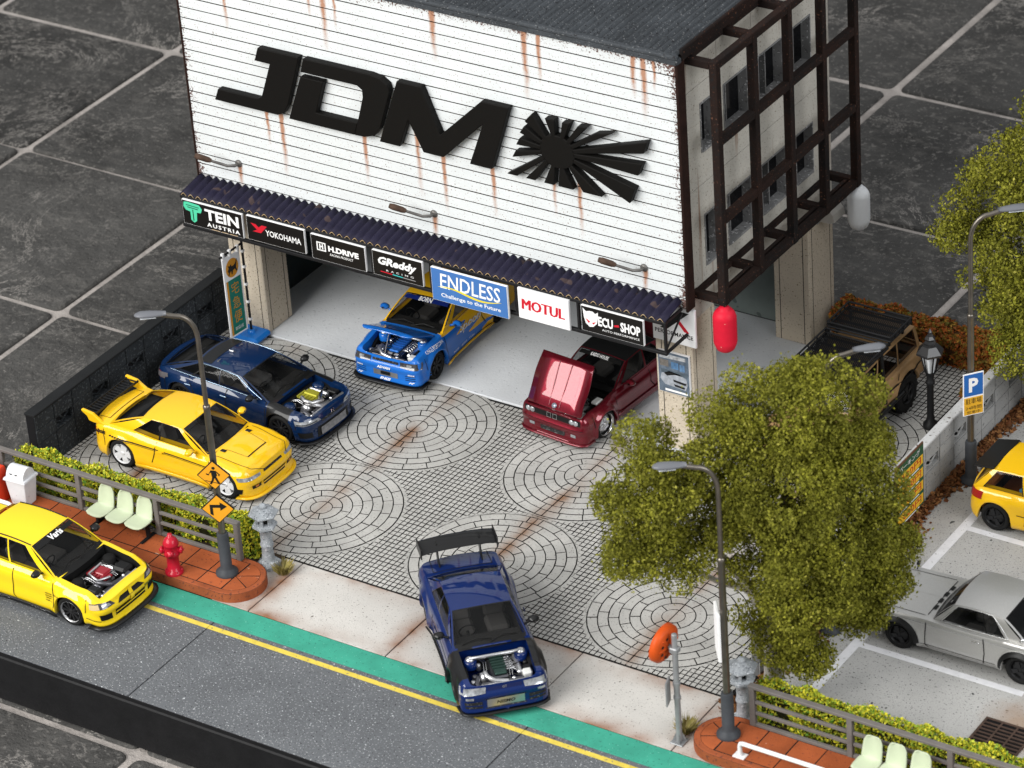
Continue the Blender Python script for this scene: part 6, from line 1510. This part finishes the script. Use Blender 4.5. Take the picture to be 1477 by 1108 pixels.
# street lamps
m_pole = mat('pole_bronze', (.20,.18,.155), .35, metal=.85, var=.3, vscale=4); m_polefoot = mat('pole_foot', (.055,.06,.068), .5, var=.3, vscale=4); m_lhead = mat('lamp_head_grey', (.13,.135,.15), .35, coat=.15); m_ldiff = mat('lamp_diffuser', (.55,.58,.62), .25)
def street_lamp(lab, loc, ang, dz=0.0, reach=.80, foot_z=0):
    R = root('street_lamp', lab, 'street lamp', (loc[0], loc[1], foot_z), ang)
    MB().lathe([(.23, 0), (.23, .05), (.15, .10), (.12, .14), (.12, .94), (.105, .98)], 20).build('lamp_foot', m_polefoot, R)
    MB().lathe([(.072, .97), (.068, 3.9), (.075, 3.92), (.075, 3.98), (.055, 4.0)], 14).build('pole', m_pole, R)
    T = 6.30+dz; P = [(0, 0, 3.99), (0, 0, T-.62)]+[(.38*(1-math.cos(PI/2*k/8)), 0, T-.62+.55*math.sin(PI/2*k/8)) for k in range(1, 9)]+[(reach-.15, 0, T)]
    MB().tube(P, .050, 12).build('arm', m_pole, R)
    hd = MB(); st = [(reach-.25, .055, .05, 0), (reach-.16, .085, .06, 0), (reach+.05, .12, .07, .01), (reach+.25, .12, .065, .02), (reach+.34, .07, .04, .02), (reach+.37, .02, .02, .02)]
    V = []; n = 12
    for (x, hw, hh, dzz) in st:
        for k in range(n): a = 2*PI*k/n; V.append((x, hw*math.cos(a), T+.01+dzz+hh*(math.sin(a) if math.sin(a) > 0 else .45*math.sin(a))))
    hd.add(V, [(i*n+k, i*n+(k+1) % n, (i+1)*n+(k+1) % n, (i+1)*n+k) for i in range(len(st)-1) for k in range(n)]+[tuple(range(n))], 0, True); hd.build('lamp_head', m_lhead, R)
    MB().box(reach-.05, reach+.26, -.085, .085, T-.035, T-.015, bev=.01).build('diffuser', m_ldiff, R)
    return R
A1 = math.radians(218); A2 = math.radians(38)
L1 = street_lamp('tall street lamp with two yellow warning signs on its pole', (-.10, -6.70), A1, foot_z=ZP+.001, dz=-.16)
L2 = street_lamp('tall street lamp in front of the tree beside the white rail', (11.60, -6.68), A1, foot_z=ZP+.001, dz=-.24)
street_lamp('street lamp rising out of the tree crown', (11.50, -2.55), A2)
L4 = street_lamp('tall street lamp carrying a blue parking sign', (11.50, 3.47), A2)

# signs on the lamp posts (children in lamp space would turn with the lamp; each plate is a sign of its own)
m_syel = mat('sign_yellow', (.75,.33,.02), .4); m_sblue = mat('sign_blue', (.02,.12,.40), .4)
VR = Vector((.82, .57, 0))
def plate_sign(name, lab, px, py, z, half, tilt, face, ang, y_off=.0, thick=.03):
    R = root(name, lab, 'sign', (px, py, z), ang)
    return R
def diamond(lab, loc, z, s_, ang):
    R = root('warning_sign', lab, 'sign', (loc[0], loc[1], z), ang)
    P = [(0, -s_), (s_, 0), (0, s_), (-s_, 0)]; q = s_*.93; q2 = s_*.88
    F_ = frame((0, 0, 0), (1, 0, 0), (0, 0, 1))
    MB().prism(P, 0.0, .035, M=F_).build('plate', m_txtk, R); MB().prism([(a*q/s_, b*q/s_) for a, b in P], .0355, .039, M=F_).build('face', m_syel, R)
    return R, F_
fx = Vector((.57, -.82, 0))*.085
angS = math.radians(26)
fwd = Vector((math.sin(angS), -math.cos(angS), 0))
base = Vector((-.10, -6.70, 0)) + fwd*.075
R, F_ = diamond('diamond warning sign with a walking figure on the lamp pole', (base.x, base.y), 2.42+ZP, .34, angS)
for P in ([(-.02,.20),(.03,.20),(.04,.16),(.01,.13),(-.03,.15)], [(-.05,.12),(.05,.11),(.07,.0),(.03,-.05),(-.04,-.03)], [(-.03,-.02),(.02,-.03),(-.01,-.12),(-.06,-.21),(-.10,-.20),(-.05,-.11)], [(.0,-.03),(.05,-.03),(.08,-.11),(.12,-.19),(.08,-.21),(.04,-.13)], [(-.05,.12),(-.02,.09),(-.10,.03),(-.15,.05),(-.15,.02),(-.10,.0)], [(.04,.10),(.06,.10),(.13,.02),(.11,-.02),(.09,.0),(.10,.02)], [(-.18,-.13),(.22,-.23),(.22,-.215),(-.18,-.115)]): MB().prism(P, .0395, .043, M=F_).build('symbol', m_txtk, R)
R, F_ = diamond('diamond warning sign with a bent arrow on the lamp pole', (base.x, base.y), 1.62+ZP, .34, angS)
for P in ([(-.16,-.12),(-.10,-.16),(-.10,.03),(-.16,.10)], [(-.16,.10),(-.10,.03),(.06,.03),(.06,.10)], [(.05,.16),(.19,.06),(.05,-.04)]): MB().prism(P, .0395, .043, M=F_).build('symbol', m_txtk, R)
# parking sign
pb_ = Vector((11.50, 3.47, 0)) + Vector((.80, -.60, 0))*.10; angP = math.radians(50)
R = root('parking_sign', 'blue parking sign with a yellow panel below, on a street lamp', 'sign', (pb_.x, pb_.y, 1.68), angP); R.scale = (.86, .86, .88)
F_ = frame((0, 0, 0), (1, 0, 0), (0, 0, 1))
MB().prism([(-.26,.0),(.26,.0),(.26,1.12),(-.26,1.12)], 0, .03, M=F_).build('plate', m_txtw, R); MB().prism([(-.24,.52),(.24,.52),(.24,1.10),(-.24,1.10)], .0305, .034, M=F_).build('blue_panel', m_sblue, R); MB().prism([(-.24,.02),(.24,.02),(.24,.48),(-.24,.48)], .0305, .034, M=F_).build('yellow_panel', mat('sign_amber', (.70,.38,.03), .4), R)
mb = MB(); put_text(mb, 'P', F_, .24, .38, dz=.036, cy=.81, bold=.04); mb.build('lettering', m_txtw, R); mb = MB(); put_text(mb, '駐車場', F_, .40, .15, dz=.036, cy=.38); mb.build('lettering', m_txtk, R); mb = MB(); put_text(mb, '24時間', F_, .40, .10, dz=.036, cy=.20); mb.build('lettering', m_txtk, R); mb = MB(); put_text(mb, '営業中', F_, .34, .08, dz=.036, cy=.08); mb.build('lettering', m_txtk, R)
# white plate on the other lamp
R = root('notice_plate', 'narrow white notice plate on the lamp pole in front of the tree', 'sign', (11.42, -6.62, 1.95), math.radians(-52)); MB().box(-.26, .26, -.03, .03, 0, 1.05, bev=.01).build('plate', m_txtw, R); MB().box(-.22, .22, -.034, -.031, .05, 1.0).build('face', m_bwhite, R); MB().box(-.03, .03, .031, .12, .4, .6).build('bracket', m_pole, R)

# traffic mirror seen from behind
m_mor = mat('mirror_orange', (.62,.085,.012), .45, var=.2, vscale=3); m_galv = mat('galvanised', (.34,.35,.36), .5, metal=.5, var=.25, vscale=5)
R = root('traffic_mirror', 'orange backed round traffic mirror on a grey pole at the driveway', 'traffic mirror', (10.74, -7.05, .001), 0)
MB().lathe([(.062, 0.02), (.055, 2.45), (.05, 2.47), (0, 2.47)], 12).build('pole', m_galv, R); MB().box(-.14, .14, -.14, .14, 0, .025, bev=.01).build('foot_plate', m_galv, R)
mb = MB()
for k in range(4): a = PI/2*k+.6; mb.add([(.05*math.cos(a), .05*math.sin(a), .026), (.14*math.cos(a), .14*math.sin(a), .026), (.05*math.cos(a), .05*math.sin(a), .24)], [(0,1,2)])
mb.build('gusset', m_galv, R)
Md = Matrix.Translation((-.20, .06, 2.12)) @ Matrix.Rotation(math.radians(176), 4, 'Z') @ Matrix.Rotation(math.radians(82), 4, 'Y')
MB().lathe([(0, -.05), (.17, -.045), (.32, -.02), (.39, .03), (.40, .14), (.38, .15)], 28, M=Md).build('mirror_shell', m_mor, R); MB().lathe([(.38, .14), (.28, .16), (0, .175)], 28, M=Md).build('mirror_glass', m_chrome, R)
for k in range(8):
    a = 2*PI*k/8; MB().tube([(.08*math.cos(a), .08*math.sin(a), -.055), (.30*math.cos(a), .30*math.sin(a), -.03)], .016, 5, M=Md).build('shell_rib', m_mor, R)
    MB().lathe([(.035, -.048), (.03, -.052), (0, -.05)], 8, M=Md @ Matrix.Translation((.23*math.cos(a+.39), .23*math.sin(a+.39), 0))).build('shell_hole', m_trim, R)
MB().tube([(.0, 0, 2.12), (-.18, .06, 2.12)], .05, 8).build('bracket', m_galv, R); MB().box(-.085, .085, -.085, .085, 2.06, 2.18, bev=.02).build('clamp', m_galv, R)
for z in (1.0, 1.32): MB().lathe([(.075, z), (.075, z+.06)], 10).build('clamp', m_galv, R)
MB().box(-.17, -.14, -.20, .06, .92, 1.46, M=Matrix.Rotation(.3, 4, 'Z')).build('plate', m_galv, R)

# stone lanterns
m_stone = mat('lantern_stone', (.42,.45,.48), .85, var=.35, vscale=4, bump=.03, bscale=25, speck=[(20, .64, (.15,.16,.18)), (28, .64, (.62,.64,.67))])
def stone_lantern(lab, x, y):
    R = root('stone_lantern', lab, 'stone lantern', (x, y, .002), .3); R.scale = (.9, .9, .92)
    L = lambda prof, n, nm: MB().lathe(prof, n, smooth=n > 8).build(nm, m_stone, R)
    L([(.30, 0), (.30, .08), (.22, .14), (.17, .17)], 6, 'base'); L([(.15, .16), (.13, .5), (.155, .55), (.155, .60), (.13, .64), (.14, .95), (.19, .98)], 12, 'shaft'); L([(.16, .98), (.29, 1.05), (.29, 1.11), (.2, 1.14)], 6, 'platform')
    for k in range(6): a = 2*PI*k/6+PI/6; MB().box(.15, .20, -.035, .035, 1.14, 1.36, M=Matrix.Rotation(a, 4, 'Z')).build('light_post', m_stone, R)
    MB().lathe([(.10, 1.14), (.10, 1.36)], 6).build('light_box', m_trim, R)
    L([(.20, 1.36), (.35, 1.37), (.36, 1.40), (.25, 1.47), (.10, 1.53)], 6, 'roof'); L([(.08, 1.52), (.10, 1.57), (.06, 1.62), (0, 1.64)], 10, 'finial')
stone_lantern('grey stone lantern at the end of the long hedge by the driveway', .30, -5.83); stone_lantern('grey stone lantern between the street lamp and the fence end', 11.50, -5.95)

# fire hydrant
m_hyd = mat('hydrant_red', (.42,.008,.025), .35, coat=.3)
R = root('fire_hydrant', 'red fire hydrant on the brick red pavement', 'fire hydrant', (-1.08, -7.18, ZP+.001), .5)
MB().lathe([(.19, 0), (.19, .06), (.13, .08), (.125, .42), (.165, .44), (.165, .50), (.14, .52), (.14, .66), (.165, .68), (.165, .72), (.13, .80), (.07, .86), (.05, .87), (.05, .93), (0, .94)], 20).build('barrel', m_hyd, R)
for a in (0, PI/2, -PI/2, PI): MB().lathe([(.065, .10), (.065, .17), (.085, .175), (.085, .22), (.03, .225), (.03, .25), (0, .25)], 10, M=Matrix.Translation((0, 0, .55)) @ Matrix.Rotation(a, 4, 'Z') @ Matrix.Rotation(PI/2, 4, 'Y')).build('outlet', m_hyd, R)
for k in range(6): MB().lathe([(.022, .06), (.022, .085), (0, .09)], 6, c=(.16*math.cos(k*PI/3), .16*math.sin(k*PI/3), 0)).build('bolt', m_hyd, R)

# litter bin, barrier block
m_bin = mat('bin_white', (.66,.67,.70), .55, var=.12, vscale=4, speck=[(15, .68, (.5,.5,.52))])
R = root('litter_bin', 'white square litter bin with domed lid on the pavement', 'litter bin', (-5.52, -6.55, ZP+.001), .05)
def frust(mb, w0, d0, w1, d1, z0, z1): mb.add([(-w0,-d0,z0),(w0,-d0,z0),(w0,d0,z0),(-w0,d0,z0),(-w1,-d1,z1),(w1,-d1,z1),(w1,d1,z1),(-w1,d1,z1)], [(3,2,1,0),(4,5,6,7),(0,1,5,4),(1,2,6,5),(2,3,7,6),(3,0,4,7)])
mb = MB(); frust(mb, .19, .17, .25, .22, 0, .62); mb.build('body', m_bin, R, bevel=.02)
mb = MB(); frust(mb, .285, .255, .27, .24, .621, .68); mb.build('rim', m_bin, R, bevel=.015)
mb = MB(); mb.grid(lambda u, v: (v, .20*math.cos(PI*u), .68+.22*math.sin(PI*u)), [q/12 for q in range(13)], [-.22, .22])
for sx in (-.22, .22): mb.add([(sx, .20*math.cos(PI*q/12), .68+.22*math.sin(PI*q/12)) for q in range(13)], [tuple(range(13))])
mb.build('lid', m_bin, R)
for x in (-.10, .03): MB().lathe([(.045, 0), (.03, -.01), (0, -.012)], 12, M=Matrix.Translation((x, -.165, .80)) @ Matrix.Rotation(math.radians(55), 4, 'X')).build('lid_hole', m_trim, R)
m_bar = mat('barrier_red', (.62,.045,.015), .45)
R = root('water_barrier', 'red plastic water-filled barrier beside the white litter bin', 'barrier', (-6.55, -6.72, ZP+.001), .02)
mb = MB(); mb.prism([(-.30,0),(.30,0),(.27,.16),(.17,.32),(.15,.80),(.10,.84),(-.10,.84),(-.15,.80),(-.17,.32),(-.27,.16)], -.72, .66, M=frame((0,0,0), (0,1,0), (0,0,1))); mb.build('body', m_bar, R, bevel=.03)
for y in (-.30, .30): MB().box(-.5, -.2, y-.02, y+.02, .0, .10).build('foot_slot', m_trim, R)
for x in (-.35, .3): MB().box(x-.08, x+.08, -.31, -.20, .02, .16, bev=.02).build('fork_hole', m_trim, R)
MB().lathe([(.07, 0), (.07, .05), (0, .06)], 12, c=(0, 0, .84)).build('filler_cap', m_trim, R)

# benches
m_shell = mat('seat_shell', (.50,.56,.40), .45, var=.08, vscale=3); 
def bench(lab, x, y):
    R = root('bench', lab, 'bench', (x, y, ZP+.001), 0)
    MB().box(-.80, .80, -.04, .04, .27, .32, bev=.01).build('beam', m_black, R)
    for sx in (-.66, .66):
        MB().box(sx-.03, sx+.03, -.04, .04, .03, .27).build('leg', m_black, R); MB().box(sx-.04, sx+.04, -.26, .22, 0, .035, bev=.01).build('foot', m_black, R)
    for k in (-1, 0, 1):
        mb = MB()
        prof = [(-.30,.345),(-.27,.37),(-.15,.362),(.0,.358),(.10,.365),(.155,.42),(.19,.56),(.22,.72),(.235,.80),(.24,.815)]
        wd = [.16,.215,.235,.235,.22,.205,.20,.185,.14,.10]
        def fn(u, v):
            i = min(int(v*9), 8); t = v*9-i; px_ = lerp(prof[i][0], prof[i+1][0], t); pz = lerp(prof[i][1], prof[i+1][1], t); w = lerp(wd[i], wd[i+1], t)
            return Vector((w*u, px_-(.045*u*u if v > .5 else 0), pz+(.05*u*u if v < .5 else 0)))
        mb.grid(fn, [q/4-1 for q in range(9)], [q/18 for q in range(19)])
        o = mb.build('seat_shell', m_shell, R, solid=.028); o.location.x = k*.50
        MB().box(k*.5-.05, k*.5+.05, -.05, .05, .3205, .326).build('seat_mount', m_black, R)
bench('bench of three pale green shell seats beside the fire hydrant', -2.98, -6.42); bench('bench of three pale green shell seats beside the white tubular rail', 15.05, -6.66)
# white tubular rail on the right island and on the left one
R = root('guard_rail', 'white tubular guard rail on the pavement at the tree', 'rail', (12.12, -7.15, ZP+.001), 0)
MB().tube([(0, 0, .0), (0, 0, .24), (.015, 0, .285), (.06, 0, .30), (2.3, 0, .30), (2.345, 0, .285), (2.36, 0, .24), (2.36, 0, 0)], .045, 10).build('tube', mat('rail_white', (.75,.75,.75), .4), R)
for x in (0, 2.36): MB().box(x-.12, x+.12, -.09, .09, 0, .02).build('foot_plate', MATS['rail_white'], R)
R = root('guard_rail', 'white tubular guard rail behind the lemon yellow saloon', 'rail', (-7.75, -7.1, ZP+.001), 0)
MB().tube([(0, 0, .0), (0, 0, .24), (.015, 0, .285), (.06, 0, .30), (2.3, 0, .30), (2.345, 0, .285), (2.36, 0, .24), (2.36, 0, 0)], .045, 10).build('tube', MATS['rail_white'], R)
for x in (0, 2.36): MB().box(x-.12, x+.12, -.09, .09, 0, .02).build('foot_plate', MATS['rail_white'], R)

# delivery banner on a blue foot
m_ban = mat('banner_white', (.75,.75,.76), .6); m_bangreen = mat('banner_green', (.012,.16,.12), .6); m_banor = mat('banner_orange', (.55,.24,.02), .6); m_blueft = mat('foot_blue', (.012,.15,.50), .4, coat=.3)
R = root('banner_stand', 'white and green upright banner with a cat emblem on a blue foot', 'banner', (-5.45, 1.43, .002), 0)
mb = MB(); mb.box(-.34, .34, -.30, .30, 0, .16, bev=.06); mb.lathe([(.10, .15), (.09, .22), (.06, .23)], 12); mb.build('foot', m_blueft, R)
MB().tube([(0, 0, .2), (0, 0, 2.50)], .03, 8).build('pole', m_black, R)
BD = Vector((-.12, -.993, 0)); MB().tube([(0, 0, 2.44), tuple(BD*.72+Vector((0, 0, 2.38)))], .025, 6).build('cross_bar', m_black, R)
F_ = frame(BD*.66+Vector((0, 0, .30)), -BD, (0, 0, 1))       # banner plane: x from outer edge to pole
F_.translation += F_.to_3x3() @ Vector((0, 0, 0))
MB().prism([(0,0),(.55,0),(.55,2.02),(0,2.02)], -.012, .012, M=F_).build('cloth', m_ban, R)
MB().prism([(.05,.04),(.51,.04),(.51,1.42),(.05,1.42)], .0125, .014, M=F_).build('green_field', m_bangreen, R); MB().prism([(.05,.04),(.105,.04),(.105,1.42),(.05,1.42)], .0145, .0155, M=F_).build('orange_strip', m_banor, R)
MB().prism([(.28+.20*math.cos(2*PI*k/24), 1.70+.235*math.sin(2*PI*k/24)) for k in range(24)], .0125, .014, M=F_).build('emblem_disc', m_banor, R)
for P in ([(.13,1.66),(.17,1.72),(.15,1.80),(.19,1.77),(.23,1.78),(.26,1.81),(.26,1.74),(.33,1.74),(.38,1.77),(.43,1.86),(.45,1.85),(.42,1.75),(.40,1.67),(.43,1.57),(.40,1.56),(.36,1.64),(.30,1.63),(.27,1.54),(.24,1.54),(.24,1.63),(.19,1.60),(.17,1.54),(.14,1.54),(.16,1.62)],): MB().prism(P, .0145, .016, M=F_).build('emblem', m_txtk, R)
for k, ch in enumerate('宅急便'): mb = MB(); put_text(mb, ch, F_, .24, .30, dz=.0165, cx=.30, cy=1.18-k*.36); mb.build('lettering', m_banor, R)
mb = MB(); put_text(mb, '取扱店', F_, .26, .09, dz=.0165, cx=.30, cy=.17); mb.build('lettering', m_ban, R)
for z in (.5, .95, 1.40, 1.85, 2.25): MB().box(-.035, .035, -.035, .035, z-.03, z+.03).build('loop', m_ban, R)
for t in (.15, .40, .62): p = BD*t; MB().box(p.x-.03, p.x+.03, p.y-.03, p.y+.03, 2.32-.02, 2.46).build('loop', m_ban, R)

# price board on the light wall
m_pbg = mat('price_green', (.03,.10,.05), .5, var=.3, vscale=5); m_pby = mat('price_yellow', (.72,.42,.03), .5); m_pbr = mat('price_red', (.42,.02,.02), .5); m_pbrown = mat('price_frame', (.10,.05,.03), .6)
R = root('price_board', 'yellow and green parking price board on the light block wall', 'sign', (11.085, 1.50, .12), PI/2)
F_ = frame((0, 0, 0), (1, 0, 0), (0, 0, 1))
MB().box(-.58, .62, -.035, .0, 0, 1.50, bev=.01).build('panel', m_pbrown, R); F_ = frame((0, -.036, 0), (1,0,0), (0,0,1))
MB().prism([(-.55,.04),(.59,.04),(.59,1.46),(-.55,1.46)], 0, .003, M=F_).build('face', m_pbg, R)
for k in range(4):
    z = 1.10-k*.31; MB().prism([(-.53,z-.09),(.57,z-.09),(.57,z+.13),(-.53,z+.13)], .0035, .005, M=F_).build('price_band', m_pby, R)
    mb = MB(); put_text(mb, ('100円', '400円', '700円', '800円')[k], F_, .78, .17, dz=.006, cx=.10, cy=z+.02, bold=.015); mb.build('lettering', m_pbr, R)
    MB().prism([(-.50,z-.14),(.40,z-.14),(.40,z-.115),(-.50,z-.115)], .0035, .005, M=F_).build('rule', m_txtw, R)
mb = MB(); put_text(mb, 'パーキング', F_, .9, .13, dz=.006, cy=1.36); mb.build('lettering', m_txtw, R)

# black lantern lamp
R = root('lantern_lamp', 'black ornate lantern lamp post behind the light block wall', 'street lamp', (9.80, 4.95, .002), .3)
MB().lathe([(.16, 0), (.16, .10), (.10, .14), (.075, .3), (.07, 1.05), (.10, 1.08), (.10, 1.14), (.07, 1.17), (.09, 1.3), (.12, 1.36)], 14).build('post', m_black, R)
for k in range(6): a = 2*PI*k/6; MB().tube([(.11*math.cos(a), .11*math.sin(a), 1.36), (.21*math.cos(a), .21*math.sin(a), 1.82)], .018, 5).build('frame_bar', m_black, R)
MB().lathe([(.095, 1.37), (.185, 1.81)], 6, smooth=False).build('glass', mat('lantern_glass', (.62,.64,.66), .3, coat=.3), R); MB().lathe([(.20, 1.82), (.31, 1.83), (.30, 1.87), (.17, 2.02), (.13, 2.05), (.13, 2.08), (.10, 2.14), (.12, 2.18), (.07, 2.24), (.04, 2.30), (.05, 2.33), (0, 2.42)], 6, smooth=False).build('roof', mat('lantern_black', (.015,.015,.016), .3, coat=.5), R)

# paper lanterns under the lattice and the box on the rear pillar
m_rl = mat('lantern_red', (.62,.012,.035), .5, var=.12, vscale=6, speck=[(7, .72, (.85,.45,.35))]); m_wl = mat('lantern_white', (.72,.74,.76), .5, var=.06, vscale=4)
for (nm, lab, x, y, m) in (('r', 'red paper lantern hanging from the steel lattice corner', 6.70, 1.86, m_rl), ('w', 'white paper lantern hanging from the far end of the lattice', 6.70, 7.62, m_wl)):
    R = root('paper_lantern', lab, 'lantern', (x, y, 2.70), 0, 'paper lanterns under the lattice')
    prof = [(0, 0), (.12, .015), (.19, .07), (.235, .18)]+[(.245+(.006 if q % 2 else -.004), .22+q*.035) for q in range(18)]+[(.225, .90), (.17, .98), (.11, 1.0), (.11, 1.04), (0, 1.045)]
    MB().lathe(prof, 24).build('shade', m, R); MB().tube([(0, 0, 1.04), (0, -.02, 1.14)], .012, 5).build('cord', m_black, R)
R = root('vent_hood', 'grey curved metal hood fixed on the rear pillar below the lattice', 'vent hood', (5.955, 7.40, 2.95), 0)
MB().prism([(0,0),(.30,0),(.42,.06),(.38,.22),(.25,.36),(.08,.42),(0,.42)], -.20, .28, M=frame((0,0,0), (1,0,0), (0,0,1))).build('hood', mat('hood_grey', (.42,.40,.37), .5, var=.2, vscale=4), R); MB().box(0, .03, -.34, -.21, -.05, .25).build('bracket', m_galv, R)

# dry grass tufts, fallen leaves, drain
m_dry = mat('dry_grass', (.30,.24,.08), .8, island=[(0, (.36,.28,.09)), (.5, (.22,.20,.06)), (1, (.45,.36,.16))])
def tuft(lab, x, y, r, n):
    R = root('grass_tuft', lab, 'grass tuft', (x, y, .001))
    mb = MB(); rnd = random.Random(int(x*100))
    for q in range(n):
        a = rnd.uniform(0, 2*PI); b = rnd.uniform(0, .5)*r; l = rnd.uniform(.6, 1.2)*r; d = Vector((math.cos(a), math.sin(a), 0)); p = d*b; t = p+d*l*.6+Vector((0, 0, l*rnd.uniform(.6, 1.2))); s_ = Vector((-d.y, d.x, 0))*.011
        mb.add([p-s_, p+s_, (p+t)/2+s_*.8+Vector((0,0,.04)), t], [(0,1,2,3)])
    mb.build('blades', m_dry, R)
tuft('dry grass tuft at the foot of the stone lantern by the hedge', .72, -5.92, .24, 220); tuft('dry grass tuft behind the traffic mirror pole', 10.68, -6.72, .26, 240)
m_litter = mat('fallen_leaf', (.2,.08,.03), .8, island=[(0, (.20,.075,.025)), (.35, (.11,.04,.018)), (.7, (.30,.14,.05)), (1, (.06,.025,.012))])
n = 5200; yy = RNG.uniform(-5.2, 8.2, n); xx = 11.09+np.abs(RNG.normal(0, .16, n))*(1+.4*np.sin(yy*2.1)); xx = np.minimum(xx, 12.0); zz = .012+RNG.random(n)*.10*np.clip(1-(xx-11.09)/.35, 0, 1)
lf = leaves(np.stack([xx, yy, zz], 1), np.tile((0, 0, 1.0), (n, 1)), .105, 'fallen_leaves', m_litter, None, jitter=1.6, aspect=.8); tag(lf, 'brown fallen leaves heaped along the foot of the light wall', 'leaves', kind='stuff')
n = 260; a = RNG.uniform(0, 2*PI, n); r_ = np.abs(RNG.normal(0, .16, n)); lf = leaves(np.stack([11.12+r_*np.cos(a), -5.62+.8*r_*np.sin(a), .01+RNG.random(n)*.14], 1), np.tile((0, 0, 1.0), (n, 1)), .10, 'leaf_heap', m_litter, None, jitter=1.6, aspect=.8); tag(lf, 'small heap of brown leaves beside the stone lantern and street lamp', 'leaves', kind='stuff')
m_grate = mat('drain_iron', (.085,.055,.042), .8, var=.4, vscale=5, bump=.02, bscale=25)
R = root('drain_grate', 'rusty brown drain grate set in the car park', 'drain grate', (15.98, -4.16, .0), 0)
MB().box(-.48, .48, -.44, .44, -.0015, .002).build('pit', mat('pit_black', (.006,.005,.005), .9), R)
for (a, b, c_, d) in ((-.52,.52,-.48,-.43),(-.52,.52,.43,.48),(-.52,-.47,-.43,.43),(.47,.52,-.43,.43)): MB().box(a, b, c_, d, 0.0, .022, bev=.006).build('frame_bar', m_grate, R)
for q in range(1, 8): y = -.43+.86*q/8; MB().box(-.47, .47, y-.018, y+.018, .003, .018).build('grate_bar', m_grate, R)
for x in (-.16, .16): MB().box(x-.02, x+.02, -.43, .43, .0185, .022).build('grate_bar', m_grate, R)

# ------------------------------------------------------------------ bring everything to its true 1:64 size
for o in list(bpy.data.objects):
    if o.parent is None and o.type in ('MESH', 'EMPTY'):
        o.location = o.location*S; o.scale = o.scale*S
